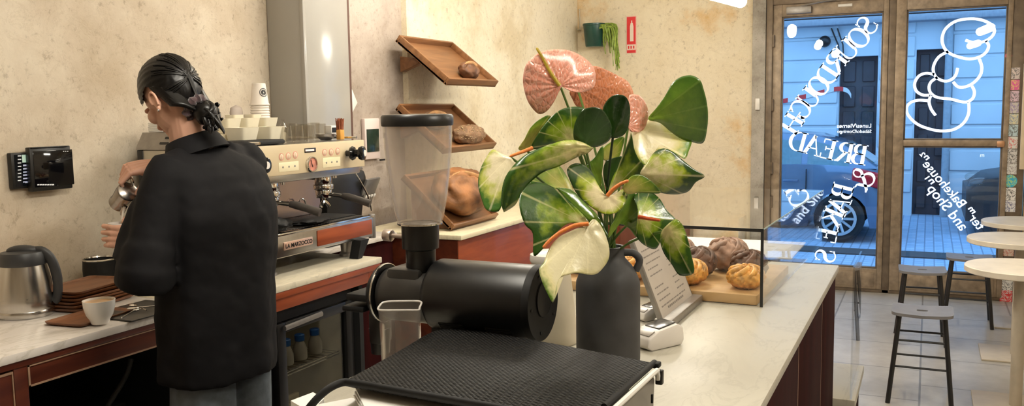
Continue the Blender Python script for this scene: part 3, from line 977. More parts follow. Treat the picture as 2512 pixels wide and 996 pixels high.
for i, (px, py) in enumerate(((702, 874), (736, 862), (773, 846))):
    q = Yp(px, py, 2.56); b0 = V((q.x, 2.56, shz + .003)); hb = max(.10, q.z - b0.z)
    bt = thing('milk_bottle', ['milk bottle at the left of the fridge shelf', 'milk bottle with a bright blue cap in the middle of the fridge shelf', 'milk bottle with a dark blue cap at the right of the fridge shelf'][i], 'bottle', b0, 'bottles in the fridge')
    c = MB(); c.lathe([(.030, 0), (.033, .006), (.033, hb - .05), (.020, hb - .02), (.018, hb - .012)], b0, n=20); c.build('bottle_body', M_MILK, bt)
    c = MB(); c.lathe([(.022, hb - .014), (.023, hb + .012), (.019, hb + .016)], b0, n=20); c.build('cap', M_BLUE, bt)
ctz = [zb + .026, zb + .026 + .108]
for i in range(6):
    q = Yp((712, 736, 757)[i % 3], 940, 2.56); z_ = ctz[0 if i >= 3 else 1] 
    c = MB(); x = xa + .075 + (i % 3) * .085; c.box((x - .036, 2.52, z_), (x + .036, 2.60, z_ + .083), .008); c.box((x - .036, 2.55, z_ + .081), (x + .036, 2.57, z_ + .105), .004)
    tag(whole(c.build('drink_carton', M_MILK2), (x, 2.56, z_)), ['left', 'middle', 'right'][i % 3] + ' carton in the ' + ('upper' if i < 3 else 'lower') + ' row under the fridge shelf', 'carton', 'cartons in the fridge')

# dark cabinet behind the passage, at the back wall
t = thing('wall_cabinet', 'dark maroon low cabinet at the back wall right of the coffee machine', 'cabinet', (3.92, 2.78, 0))
c = MB(); c.box((3.545, 2.80, 0), (4.29, 3.04, .872), .003); c.build('carcass', M_DRED, t)
c = MB(); c.box((3.54, 2.77, .872), (4.295, 3.045, .90), .004); c.build('top', M_MARB2, t)

# ------------------------------------------------------------------ pastry counter at the right of the back wall
XP0 = 4.30
t = thing('pastry_counter', 'orange red wooden counter against the back wall under the tilted bread trays', 'counter', (5.3, 2.36, 0))
c = MB(); c.box((XP0 + .02, 2.38, 0), (7.2, 3.05, .87), .003); c.build('carcass', M_REDO, t)
c = MB(); c.box((XP0 + .016, 2.385, .02), (XP0 + .02, 3.045, .868)); c.build('side_panel', M_RED, t)
wt = MB(); wt.box((XP0, 2.35, .872), (7.2, 3.055, .90), .005)
tag(whole(wt.build('worktop', marble('pastry_marble', (.76, .68, .48), (.6, .52, .36), .35)), (5.3, 2.36, .872)), 'cream worktop of the pastry counter at the back wall', 'worktop')
bx = MB(); a = Xp(1600, 532, 7.3); b2 = Xp(1672, 475, 7.3)
bx.box((7.21, b2.y, 0), (7.6, 2.9, a.z + .24), .01)
tag(whole(bx.build('wooden_cupboard', wood('red_cupboard_wood', (.16, .05, .03), (.26, .09, .05), .5, 4, 'Z')), (7.4, 2.4, 0)), 'red brown cupboard in the far corner behind the flowers', 'cupboard')
lg_ = MB(); lg_.box((7.62, 1.45, 0), (7.98, b2.y - .02, Xp(1700, 533, 7.62).z), .01)
tag(whole(lg_.build('bench', M_WALLS), (7.8, 1.8, 0)), 'plastered bench along the street wall beside the door', 'bench')

# ------------------------------------------------------------------ the bar
XB0, XB1, YB0, YB1 = .95, 4.04, .335, 1.37
t = thing('bar_counter', 'dark maroon panelled bar counter running towards the doors', 'counter', (2.5, .8, 0))
c = MB(); c.box((XB0 + .03, YB0 + .03, 0), (XB1 - .012, YB1 - .03, .868)); c.build('carcass', M_DRED, t)
xg = [Yp(1958, 850, YB0 + .015).x, Yp(2014, 850, YB0 + .015).x]
edges = [XB0 + .03, 1.9] + xg + [XB1 - .01]
for a, b2 in zip(edges, edges[1:]):
    c = MB(); c.box((a + .008, YB0 + .012, .04), (b2 - .008, YB0 + .03, .866), .003); c.build('front_panel', M_DRED, t)
c = MB()
for a in xg: c.box((a - .006, YB0 + .013, .03), (a + .006, YB0 + .0305, .866))
c.build('joint_strip', M_LINE, t)
wt = MB(); wt.box((XB0, YB0, .87), (XB1, YB1, .90), .005)
tag(whole(wt.build('worktop', M_MARB), (2.5, .8, .87)), 'long white marble worktop of the bar in the foreground', 'worktop')
pt = MB(); pt.box((XB1 + .002, .255, .26), (4.62, 1.3, .30), .004); pt.box((XB1 + .002, .275, 0), (4.60, 1.28, .26), mi=1)
tag(whole(pt.build('plinth', [M_MARB, M_DRED]), (4.3, .8, 0)), 'low marble topped plinth at the far end of the bar', 'plinth')
# a second, lower glass showcase stands on the plinth
t = thing('glass_guard', 'clear glass guard standing on the low plinth beyond the bar end', 'glass guard', (4.3, .8, .30))
c = MB(); c.box((XB1 + .004, .270, .302), (4.50, .278, .895)); c.build('side_pane', M_CASE, t)


# ------------------------------------------------------------------ glass display case on the bar
GX0, GX1, GY0, GY1, GZ = 3.09, 4.62, .505, 1.355, 1.168
t = thing('display_case', 'clear glass pastry case with black edged front on the marble bar', 'display case', (GX0, GY0, .902))
t.rotation_euler = (0, 0, -.026)
M_EDGE = plain('black_edge_seal', (.010, .010, .010), .4, var=.1)
c = MB(); c.box((GX0, GY0, .902), (GX0 + .006, GY1, GZ)); c.build('near_pane', M_CASE, t)
c = MB(); c.box((GX0 + .007, GY0, .902), (GX1, GY0 + .006, GZ)); c.build('side_pane', M_CASE, t)
c = MB(); c.box((GX1 - .006, GY0 + .007, .912), (GX1, GY1, GZ)); c.build('far_pane', M_CASE, t)
c = MB(); c.box((GX0, GY0, GZ + .001), (GX1, GY1, GZ + .007)); c.build('top_pane', M_CASE, t)
c = MB(); c.box((GX0 - .004, GY0 - .003, .902), (GX0 - .0005, GY0 + .007, GZ + .008)); c.box((GX0 - .004, GY0, GZ - .003), (GX0 - .0005, GY1, GZ + .008)); c.build('edge_seal', M_EDGE, t)
c = MB(); c.box((GX0 + .006, GY0 - .002, GZ + .004), (GX1, GY0 + .0, GZ + .008)); c.build('green_edge', plain('green_glass_edge', (.35, .45, .36), .2, var=.1), t)
M_BOARD = wood('beech_board', (.42, .24, .09), (.60, .38, .17), .5, 4, 'Y')
bd = MB(); bd.box((3.105, GY0 + .02, .902), (3.75, 1.345, .938), .004)
bo_ = whole(bd.build('serving_board', M_BOARD), (GX0, GY0, .902)); bo_.rotation_euler = (0, 0, -.026)
tag(bo_, 'thick pale wooden board carrying the pastries in the glass case', 'board')
wb = MB(); wb.box((4.05, GY0 + .03, .91), (4.55, 1.15, .918), .003)
tag(whole(wb.build('case_floor', M_PAPER), (4.3, .8, .91)), 'white shelf at the far end of the glass case', 'shelf')

M_GOLD = plain('golden_pastry', (.66, .33, .07), .42, var=.5, scale=34, bmp=.5)
M_BROWN = plain('dark_cinnamon_bun', (.12, .06, .038), .5, var=.6, scale=30, bmp=.3)
M_PINKB = plain('sugared_ring', (.36, .22, .16), .55, var=.45, scale=28, bmp=.3)


def knot(p, r, mat, label, k=7, flat=.62, group='pastries in the glass case', tw=2.2, seed=0):
    """a bun of twisted dough strands"""
    b0 = V(p)
    t = thing('pastry', label, 'pastry', b0, group)
    c = MB()
    def fn(q):
        a = math.atan2(q.y, q.x); e = math.asin(max(-1, min(1, q.z)))
        return 1 + .12 * abs(math.sin(k * .8 * a + tw * e * 2 + seed)) - .05 + .03 * math.sin(k * 2 * a - tw * 3 * e) + .06 * noise.noise(q * 2.2 + V((seed, 0, 0)))
    c.ell(b0 + V((0, 0, r * flat)), (r, r, r * flat), nu=56, nv=24, fn=fn); c.build('bun', mat, t, 60)
    s = MB(); rnd = random.Random(seed)
    for i in range(k):
        a0 = 2 * PI * i / k + seed
        pts = []
        for j in range(7):
            e = .15 + j * .2; a = a0 + j * .22
            rr = r * 1.02
            pts.append(b0 + V((rr * math.cos(e) * math.cos(a), rr * math.cos(e) * math.sin(a), r * flat + r * flat * 1.05 * math.sin(e))))
        s.tube(pts, [.004, .008, .011, .012, .011, .009, .005], 8, flat=.8)
    s.build('dough_strand', mat, t, 60)
    return t


def cpos(px, py, z): return Zp(px, py, z)


zb_ = .938
knot((3.22, .585, zb_), .066, M_GOLD, 'golden knotted bun at the front right of the glass case', 8, seed=1)
knot((3.22, .800, zb_), .072, M_GOLD, 'golden crinkled bun at the front of the glass case beside the menu', 11, seed=2)
knot((3.22, 1.02, zb_), .068, M_GOLD, 'golden bun in the case half hidden behind the menu board', 9, seed=9)
knot((3.39, .605, zb_), .068, M_BROWN, 'dark twisted bun behind the right golden one in the case', 6, flat=.8, seed=3)
knot((3.39, .80, zb_), .070, M_BROWN, 'dark twisted bun behind the golden crinkled bun in the case', 6, flat=.8, seed=4)
knot((3.39, 1.00, zb_), .07, M_BROWN, 'dark twisted bun behind the golden bun by the menu', 6, flat=.8, seed=5)
knot((3.56, .72, zb_), .080, M_PINKB, 'large brown sugared ring at the back right of the case', 5, flat=.8, seed=6)
knot((3.56, .93, zb_), .074, M_PINKB, 'brown sugared ring at the back left of the case', 5, flat=.8, seed=7)
knot((3.30, 1.25, zb_), .07, plain('orange_glazed_bun', (.50, .14, .04), .4, var=.4, scale=30), 'orange glazed bun on the board between vase and menu', 7, seed=8)

# ------------------------------------------------------------------ menu board with its stand
mA, mB = Zp(1626, 801, .905), Zp(1705, 738, .905)
ym = (mA.y + mB.y) / 2
t = thing('menu_board', 'upright grey menu board leaning on a block on the bar beside the vase', 'menu', ((mA.x + mB.x) / 2, ym, .90))
tl = Xp(1552, 588, mA.x)
u = V((1, 0, 0)); up = V((0, tl.y - ym, tl.z - .915)); L = up.length; up.normalize()
w = mB.x - mA.x; nrm = u.cross(up)
M_MENU = plain('menu_card', (.50, .45, .40), .6, var=.04, scale=10)
c = MB(); c.prism([(0, 0), (w, 0), (w, L), (0, L)], V((mA.x, ym, .915)) - nrm * .016, u, up, .014); c.build('backing', M_GREYM, t)
c = MB(); c.prism([(.012, .012), (w - .012, .012), (w - .012, L - .008), (.012, L - .008)], V((mA.x, ym, .915)) - nrm * .002, u, up, .0015); cd = c.build('card', M_MENU, t); cd['_o'] = t['_o']
M_INK = plain('menu_ink', (.24, .21, .19), .7, var=.1)
rnd = random.Random(4)
c = MB()
o = V((mA.x, ym, .915)) - nrm * .0003
for r in range(15):
    v0 = L - .05 - r * .021
    for col_, (a, b2) in enumerate(((.04, .24), (.26, .34))):
        if r in (5, 10) or (col_ == 1 and r > 9): continue
        x = a
        while x < a + (b2 - a) * (.45 + .5 * rnd.random()):
            l = rnd.uniform(.010, .03)
            c.prism([(x, v0), (x + l, v0), (x + l, v0 + .0042), (x, v0 + .0042)], o, u, up, .0006); x += l + .007
for k in range(10):
    c.prism([(.10 + k * .02, .03), (.113 + k * .02, .03), (.113 + k * .02, .037), (.10 + k * .02, .037)], o, u, up, .0006)
c.build('printed_line', M_INK, cd, smooth=False)
c = MB(); pr = [(.5 * w + .016 * math.cos(a), L - .04 + .016 * math.sin(a)) for a in [PI * 2 * i / 20 for i in range(21)]]
c.ribbon(pr, .003, o, u, up, .0006); c.build('printed_mark', M_INK, cd, smooth=False)
c = MB(); c.box((mA.x - .004, ym - .028, .901), (mB.x + .008, ym + .03, .928), .003); c.build('foot', M_GREYM, t)

# card terminals
M_TERM = plain('white_terminal', (.74, .70, .66), .35, var=.02)


def terminal(p, yaw, label, s=1.0):
    p = V(p); t = thing('card_terminal', label, 'card reader', p)
    u = V((math.cos(yaw), math.sin(yaw), 0)); v = V((-u.y, u.x, 0)); z = V((0, 0, 1))
    c = MB()
    prof = [(-.06, 0), (.05, 0), (.066, .012), (.06, .034), (.02, .052), (-.045, .062), (-.066, .05), (-.07, .015)]
    c.prism([(a * s, b2 * s) for a, b2 in prof], p - v * .038 * s, u, z, -.0 + .0001)
    c = MB(); c.prism([(a * s, b2 * s) for a, b2 in prof], p + v * .038 * s, u, z, .076 * s, bev=.006 * s)
    c.build('shell', M_TERM, t)
    c = MB(); c.obox(p + u * (-.014 * s) + z * (.0585 * s), (.030 * s, .028 * s, .002 * s), (u * .97 - z * .17), v, .001); c.build('screen', plain('dark_screen', (.03, .03, .03), .2, var=.1), t)
    c = MB(); c.obox(p + u * (.042 * s) + z * (.044 * s), (.012 * s, .028 * s, .002 * s), (u * .88 - z * .45), v, .001); c.build('slot', M_GREYM, t)
    return t


terminal(Zp(1610, 848, .90), 2.6, 'white card terminal on the bar in front of the menu board', 1.08)
terminal(Zp(1592, 782, .90), 2.6, 'white card terminal behind the other one beside the vase', .8)

# cream canister behind the grinder
cp = Zp(1352, 838, .90); cp.z = .90
t = thing('canister', 'cream tapering canister on the bar between the grinder and the vase', 'canister', cp)
c = MB(); c.lathe([(.078, 0), (.082, .006), (.080, .03), (.062, .20), (.056, .245)], cp, n=36); c.build('body', plain('cream_ceramic', (.62, .56, .44), .4, var=.03), t)
c = MB(); c.lathe([(.059, .245), (.062, .252), (.060, .268), (.04, .278), (.0, .28)], cp, n=36); c.build('lid', M_WHITE, t)
# ------------------------------------------------------------------ espresso machine
MX0, MX1, MY = 2.86, 3.605, 2.50
t = thing('espresso_machine', 'two group espresso machine with a cream control panel and chrome body', 'coffee machine', (3.23, 2.75, .90))
ES = t
zP0, zP1 = 1.333, 1.463
c = MB(); c.prism([(0, 0), (.016, 0), (.016, .13), (0, .13)], (MX0 - .10, MY, zP0), (0, 1, 0), (0, 0, 1), MX1 - MX0 + .10, bev=.004); c.build('control_panel', M_CREAM, t)
c = MB(); c.box((MX0 + .01, MY + .02, 1.30), (MX1 - .01, 3.06, 1.462), .008); c.box((MX0 + .02, 2.78, 1.08), (MX1 - .02, 3.19, 1.31), .005); c.build('boiler_housing', M_STEEL, t)
c = MB(); c.box((MX0 + .02, 2.765, 1.09), (MX1 - .02, 2.78, 1.32)); c.build('splash_back', plain('rosy_reflective_steel', (.62, .50, .46), .18, 1.0, var=.04), t)
c = MB()
c.tube([(MX0 + .02, 2.52, 1.475), (MX0 + .02, 2.98, 1.475), (MX1 - .02, 2.98, 1.475), (MX1 - .02, 2.53, 1.475)], .006, 8)
c.build('cup_rail', M_CHROME, t)
# drip tray body
yt = 2.47
c = MB(); c.box((MX0 - .02, yt, .985), (MX1 + .02, 2.80, 1.085), .006); c.build('drip_tray', M_STEEL, t)
c = MB(); c.box((3.17, yt - .004, 1.0), (MX1 - .005, yt + .002, 1.072), .002); c.build('wood_inlay', M_REDO, t)
c = MB(); c.box((MX0 - .015, yt - .006, 1.080), (MX1 + .015, yt + .03, 1.092), .003); c.build('tray_lip', M_CHROME, t)
c = MB()
for k in range(34): c.box((MX0 + .01 + k * .0215, yt + .04, 1.086), (MX0 + .018 + k * .0215, 2.76, 1.091))
c.build('grate', M_GREYM, t)
c = MB(); c.box((MX0 + .30, 2.55, 1.092), (MX1 - .02, 2.74, 1.096), .001); c.build('tamping_mat', M_MATTE, t)
# logo plate
px0, px1 = Yp(695, 600, yt).x, Yp(765, 590, yt).x
zc = Yp(730, 598, yt - .006).z
c = MB(); c.box((px0, yt - .006, zc - .017), (px1, yt - .0005, zc + .017), .002); lp_ = c.build('name_plate', plain('copper_plate', (.66, .44, .34), .35, .5, var=.05), t); lp_['_o'] = t['_o']
textpart('plate_lettering', 'LA MARZOCCO', M_BLACK, lp_, (px0 + .006, yt - .0065, zc - .009), (1, 0, 0), (0, 0, 1), length=px1 - px0 - .012, bold=.02)
# legs
for x in (MX0 + .08, MX1 - .09):
    for y in (2.56, 2.92):
        c = MB(); c.lathe([(.034, 0), (.034, .012), (.026, .02), (.030, .085)], (x, y, .901), n=18, sx=1.3); c.build('leg', M_GREYM, t)
c = MB(); c.prism([(0, 0), (.035, 0), (.10, .085), (.03, .085)], (MX1 - .17, 2.49, .902), (1, 0, 0), (0, 0, 1), -.05 if False else .05); c.build('foot_brace', M_MATTE, t)
# end post
c = MB(); c.cyl((MX1 + .02, yt + .015, .975), (MX1 + .02, yt + .015, 1.095), .018, n=14, bev=.003); c.build('end_post', M_GREYM, t)
# group heads
M_HANDLE = plain('worn_handle_rubber', (.045, .038, .034), .45, var=.25, scale=40)
for gx in (3.02, 3.40):
    g = MB()
    g.cyl((gx, 2.60, 1.345), (gx, 2.60, 1.26), .042, n=28, bev=.004); g.cyl((gx, 2.60, 1.26), (gx, 2.60, 1.235), .048, n=28, bev=.004)
    g.box((gx - .04, 2.6, 1.28), (gx + .04, 2.79, 1.335), .01)
    for s in (-1, 1): g.cyl((gx + s * .052, 2.57, 1.34), (gx + s * .052, 2.57, 1.285), .010, n=10)
    gh = g.build('group_head', M_CHROME, t); gh['_o'] = t['_o']
    pf = MB(); pf.cyl((gx, 2.60, 1.233), (gx, 2.60, 1.195), .040, .036, n=28, bev=.003)
    pf.tube([(gx, 2.60, 1.195), (gx, 2.60, 1.18), (gx + .018, 2.595, 1.165), (gx + .026, 2.59, 1.15)], .009, 8); pf.tube([(gx, 2.60, 1.18), (gx - .018, 2.6, 1.165), (gx - .026, 2.6, 1.15)], .009, 8)
    pf.cyl((gx, 2.57, 1.212), (gx + .012, 2.50, 1.205), .010, n=12)
    p_ = pf.build('portafilter', M_CHROME, t); p_['_o'] = t['_o']
    hd = MB(); hd.tube([(gx + .012, 2.50, 1.205), (gx + .02, 2.47, 1.20), (gx + .035, 2.42, 1.185), (gx + .05, 2.37, 1.168)], [.014, .018, .017, .019], 14); hd.build('handle', M_HANDLE, p_)
    gr = MB(); gr.tube(crom([(gx - .03, 2.73, 1.15), (gx - .02, 2.73, 1.175), (gx + .0, 2.73, 1.185), (gx + .02, 2.73, 1.175), (gx + .03, 2.73, 1.15)], 4), .004, 8); gr.build('hot_water_spout', M_CHROME, t)
# buttons, display, gauge
M_RING = plain('pink_button_ring', (.74, .36, .28), .4, var=.1)
M_BTN = plain('button_face', (.80, .60, .44), .4, var=.04)
pan = bpy.data.objects['control_panel']; pan['_o'] = t['_o']


def on_panel(px, py): return Yp(px, py, MY)


for cxp, cyp, dxp in ((690, 385, 0), (707, 383, 0), (724, 380, 0), (796, 374, 0), (812, 373, 0), (828, 371, 0)):
    p = on_panel(cxp, cyp)
    c = MB(); c.lathe([(.0165, 0), (.0165, .002), (.0135, .002), (.0135, 0)], p + V((0, .0005, 0)), (0, -1, 0), 20, cap=False); c.build('button_ring', M_RING, pan)
    c = MB(); c.lathe([(.0125, 0), (.0125, .0025), (.010, .004)], p + V((0, .0005, 0)), (0, -1, 0), 20)
    c.box(p + V((-.002, -.0048, -.007)), p + V((.002, -.0035, .007))); c.build('button', M_BTN, pan)
for x0, x1, y0, y1 in ((684, 732, 399, 420), (792, 834, 388, 409)):
    a, b2 = on_panel(x0, y1 + 3), on_panel(x1, y0 - 4)
    c = MB(); c.box((a.x, MY - .0015, min(a.z, b2.z)), (b2.x, MY + .001, max(a.z, b2.z) - .0), .001); pl_ = c.build('button_plate', plain('pale_yellow_plate', (.86, .77, .52), .35, var=.02), pan); pl_['_o'] = t['_o']
    c = MB()
    for k in range(3):
        q = a.lerp(b2, .2 + .3 * k); q.z = (a.z + b2.z) / 2
        c.lathe([(.005, 0), (.004, .0012)], V((q.x, MY - .0014, q.z)), (0, -1, 0), 10)
    c.build('switch', M_GREYM, pl_)
a, b2 = on_panel(747, 375), on_panel(774, 362)
c = MB(); c.box((a.x, MY - .002, a.z), (b2.x, MY + .001, b2.z), .001); ds = c.build('display', M_BLACK, pan); ds['_o'] = t['_o']
c = MB(); c.box((a.x + .004, MY - .0032, a.z + .006), (b2.x - .014, MY - .002, b2.z - .005)); c.build('lit_digits', emit('red_display', (.75, .22, .16), .7), ds)
p = on_panel(763, 403)
c = MB(); c.lathe([(.036, 0), (.037, .006), (.034, .012), (.030, .012), (.030, .006), (0, .006)], p, (0, -1, 0), 32); gz = c.build('pressure_gauge', M_CHROME, pan); gz['_o'] = t['_o']
c = MB(); c.lathe([(.0295, .0062), (.0295, .0072), (0, .0073)], p, (0, -1, 0), 28); c.build('gauge_face', plain('rosy_gauge_face', (.62, .25, .18), .3, var=.3, scale=60), gz)
c = MB(); c.obox(p + V((-.004, -.0085, .004)), (.0015, .0006, .018), (.9, 0, .3), (0, 1, 0)); c.build('needle', M_BLACK, gz)
for px, py in ((850, 376), (612, 405)):
    p = on_panel(px, py)
    c = MB(); c.lathe([(.014, 0), (.014, .02), (.030, .022), (.034, .03), (.030, .04), (.018, .046), (.018, .062), (.030, .066), (.034, .078), (.032, .088), (.022, .092)], p, (.25, -1, 0) if px > 800 else (0, -1, 0), 24)
    kb_ = c.build('steam_knob', plain('gloss_black', (.008, .008, .008), .12, var=.1), t); kb_['_o'] = t['_o']
    c = MB(); d_ = V((.25, -1, 0)).normalized() if px > 800 else V((0, -1, 0)); c.lathe([(.016, .0905), (.015, .0945), (0, .095)], p, d_, 20); c.build('cap', M_WHITE, kb_)
# steam wand
c = MB(); c.tube(crom([(MX1 - .05, 2.55, 1.33), (MX1 - .02, 2.53, 1.28), (MX1 + .02, 2.50, 1.18), (MX1 + .03, 2.49, 1.11)], 4), .0045, 8); c.build('steam_wand', M_CHROME, t)
# cloths on the tray
for (px, py, w, h, lab) in ((760, 548, .12, .012, 'black cloth lying on the drip tray of the coffee machine'), (672, 566, .085, .03, 'black cloth hanging over the left end of the drip tray')):
    p = Yp(px, py, 2.55 if px > 700 else 2.53); p.z = 1.0965
    c = MB(); c.ell(p + V((0, 0, h * .9)), (w, .07, h), nu=30, nv=12, fn=lambda q: 1 + .35 * noise.noise(q * 2.6))
    tag(whole(c.build('cloth', M_MATTE, angle=70), p), lab, 'cloth')
p = Yp(655, 350, 2.62); p.z = 1.468
c = MB(); c.box((2.80, 2.58, 1.4635), (3.12, 2.72, 1.485), .01); tag(whole(c.build('folded_cloth', M_MATTE), (2.95, 2.65, 1.4635)), 'folded black cloth on top of the coffee machine in front of the cups', 'cloth')

# ---------------------------------------------------------------- cups and glasses on the machine
ZT_ = 1.463


def bowl_mb(c, p, r, h, sq=False, t_=.004):
    n = 40
    def ring(rr, z):
        out = []
        for j in range(n):
            a = 2 * PI * j / n
            if sq:
                e = .28; x = math.copysign(abs(math.cos(a)) ** e, math.cos(a)); y = math.copysign(abs(math.sin(a)) ** e, math.sin(a))
            else: x, y = math.cos(a), math.sin(a)
            out.append(V(p) + V((x * rr, y * rr, z)))
        return out
    c.loft([ring(r * .72, 0), ring(r * .80, h * .25), ring(r * .95, h * .8), ring(r, h), ring(r - t_, h), ring(r * .93 - t_, h * .78), ring(r * .75 - t_, h * .2), ring(r * .5, t_ * 1.5)])


M_CUPW = plain('cream_cup', (.80, .74, .58), .3, var=.03)
k = 0
descs = ['white cup in the front row on the machine, rightmost', 'white cup in the front row on the machine behind the shoulder',
         'white cup in the second row above the front cups, rightmost', 'white cup in the middle of the second row on the machine', 'white cup in the second row next to the hair bun', 'white cup at the back by the paper cup stack', 'white cup at the back next to the grey lid']
for px, py, Y in ((658, 344, 2.735), (592, 346, 2.735), (648, 318, 2.858), (603, 320, 2.858), (556, 322, 2.858)):
    r = .058 if k < 2 else .050
    x = Yp(px, 300, Y).x; z = ZT_ + .002 + (0 if k < 2 else .048)
    c = MB(); bowl_mb(c, (x, Y, z), r, .074 if k < 2 else .066, True); o = c.build('cup', M_CUPW); whole(o, (x, Y, z)); tag(o, descs[k], 'cup', 'cups on the machine'); k += 1
tr = MB(); tr.box((2.93, 2.805, ZT_ + .001), (3.40, 2.965, ZT_ + .046), .006)
tag(whole(tr.build('cup_crate', M_CUPW), (2.9, 2.9, ZT_)), 'low cream crate on the machine that raises the back row of cups', 'crate')
for px, lab in ((566, descs[6]), (612, descs[5])):
    x = Yp(px, 300, 2.95).x; z = ZT_ + .047
    c = MB(); bowl_mb(c, (x, 2.928, z), .032, .085, True); tag(whole(c.build('cup', M_CUPW), (x, 2.928, z)), lab, 'cup', 'cups on the machine')
# stack of paper cups standing upside down
sx = Yp(638, 280, 2.93).x; zb_ = Yp(638, 297, 2.93).z
M_PCUP = plain('paper_cup_white', (.82, .76, .70), .55, var=.02)
zz = ZT_ + .047
c = MB(); c.box((sx - .06, 2.90, ZT_ + .002), (sx + .06, 3.0, zb_ - .004), .004); tag(whole(c.build('cup_box', M_CUPW), (sx, 2.95, ZT_)), 'small cream box under the paper cup stack', 'box')
for i in range(7):
    z = zb_ + i * .0125
    q = MB(); q.lathe([(.046, 0), (.048, .004), (.045, .008), (.043, .010), (.0315, .105 if i == 6 else .10), (.029, .107 if i == 6 else .10)] if i == 6 else [(.046 - .0007 * i, 0), (.048 - .0007 * i, .004), (.046 - .0007 * i, .009), (.042 - .0007 * i, .012)], (sx, 2.93, z), n=36)
    o = q.build('paper_cup', M_PCUP); whole(o, (sx, 2.93, z))
    tag(o, ['lowest cup of the paper cup stack', 'second paper cup from the bottom of the stack', 'third paper cup from the bottom of the stack', 'fourth paper cup from the bottom of the stack', 'third paper cup from the top of the stack', 'second paper cup from the top of the stack', 'topmost upturned paper cup with a round dark emblem'][i], 'paper cup', 'stacked paper cups')
    if i == 6:
        e = MB()
        d0 = V((-.2, -1, 0)).normalized()
        ctr = V((sx, 2.93, z + .062))
        def onc(a, dz):
            rr = .0448 - (.0448 - .030) * ((.062 + dz) / .105) + .0012
            ang = math.atan2(d0.y, d0.x) - .05 + a
            return V((sx + rr * math.cos(ang), 2.93 + rr * math.sin(ang), z + .062 + dz))
        for ro, ri in ((.021, .017), (.0135, .003)):
            N = 24
            oo = [onc(ro * math.cos(2 * PI * j / N) / .036, ro * math.sin(2 * PI * j / N)) for j in range(N)]
            ii = [onc(ri * math.cos(2 * PI * j / N) / .036, ri * math.sin(2 * PI * j / N)) for j in range(N)]
            e.loft([oo, ii], cap=False)
        eo = e.build('emblem', M_BLACK, None); eo.data.transform(Matrix.Translation(-V((sx, 2.93, z)))); eo.parent = o
# grey lid stand
x = Yp(588, 280, 2.95).x
c = MB(); c.lathe([(.036, 0), (.036, .008), (.012, .012), (.012, .02), (.036, .03), (.040, .05), (.034, .075), (.0, .088)], (x, 2.97, ZT_ + .09), n=28, sy=.5)
c.box((x - .03, 2.955, ZT_ + .047), (x + .03, 2.985, ZT_ + .091), .003)
tag(whole(c.build('cup_lid_holder', plain('mauve_grey_plastic', (.42, .36, .32), .5, var=.05)), (x, 2.97, ZT_ + .047)), 'rounded grey holder between the white cups on the machine', 'holder')
# drinking glasses
gl = [(690, 2.70, .032, .07), (712, 2.72, .030, .085), (728, 2.66, .030, .075), (742, 2.74, .030, .08), (756, 2.66, .030, .075), (770, 2.75, .030, .085), (786, 2.68, .028, .08)]
gd = ['leftmost drinking glass on the machine beside the white cups', 'second drinking glass from the cups on the machine', 'third drinking glass from the cups on the machine', 'middle drinking glass of the row on the machine', 'third drinking glass from the brush on the machine', 'second drinking glass from the brush on the machine', 'drinking glass nearest the brush on the machine']
for (px, Y, r, h), lab in zip(gl, gd):
    x = Yp(px, 320, Y).x
    c = MB(); c.lathe([(r * .82, 0), (r * .84, .003), (r, h), (r - .003, h), (r * .78, .008), (0, .007)], (x, Y, ZT_ + .002), n=28); o = c.build('drinking_glass', M_JAR); whole(o, (x, Y, ZT_ + .002)); tag(o, lab, 'glass', 'glasses on the machine')
bt = Yp(695, 310, 2.86)
c = MB(); c.lathe([(.024, 0), (.026, .01), (.026, .06), (.010, .085), (.010, .10), (.013, .102)], (bt.x, 2.86, ZT_ + .002), n=24); tag(whole(c.build('small_bottle', M_JAR), (bt.x, 2.86, ZT_ + .002)), 'small clear bottle behind the glasses on the machine', 'bottle')
# brush
bp_ = Yp(835, 330, 2.60); x = bp_.x
t2 = thing('brush', 'standing brush with orange handle and brown bristles on the machine', 'brush', (x, 2.60, ZT_ + .002))
c = MB(); c.box((x - .017, 2.587, ZT_ + .002), (x + .017, 2.613, ZT_ + .052), .004); c.build('handle', plain('yellow_wood', (.72, .36, .07), .5, var=.12, scale=20), t2)
c = MB(); rnd = random.Random(3)
for i in range(60):
    a = rnd.uniform(-1, 1); b2 = rnd.uniform(-1, 1)
    p0 = V((x + a * .014, 2.60 + b2 * .01, ZT_ + .05)); p1 = p0 + V((a * .007 + rnd.uniform(-.003, .003), b2 * .004, .05 + rnd.uniform(-.006, .008)))
    c.tube([p0, p1], [.0028, .0014], 5)
c.build('bristles', plain('brown_bristle', (.26, .07, .025), .6, var=.3, scale=60), t2)
# small striped box and bowl
x = Yp(813, 330, 2.72).x
t2 = thing('tin', 'small white tin with black stripes behind the brush on the machine', 'tin', (x, 2.72, ZT_ + .002))
c = MB(); c.box((x - .025, 2.70, ZT_ + .002), (x + .025, 2.745, ZT_ + .07), .003); c.build('tin_body', M_WHITE, t2)
c = MB(); c.box((x - .021, 2.6985, ZT_ + .035), (x + .021, 2.70, ZT_ + .060)); c.box((x - .021, 2.6985, ZT_ + .008), (x + .021, 2.70, ZT_ + .022)); c.build('stripe', M_BLACK, t2)
x = Yp(868, 340, 2.68).x
c = MB(); c.lathe([(.025, 0), (.048, .018), (.05, .03), (.046, .03), (.03, .012), (0, .006)], (MX1 - .065, 2.68, ZT_ + .001), n=28); tag(whole(c.build('metal_bowl', M_GREYM), (MX1 - .065, 2.68, ZT_ + .001)), 'small grey metal bowl at the right end on top of the machine', 'bowl')

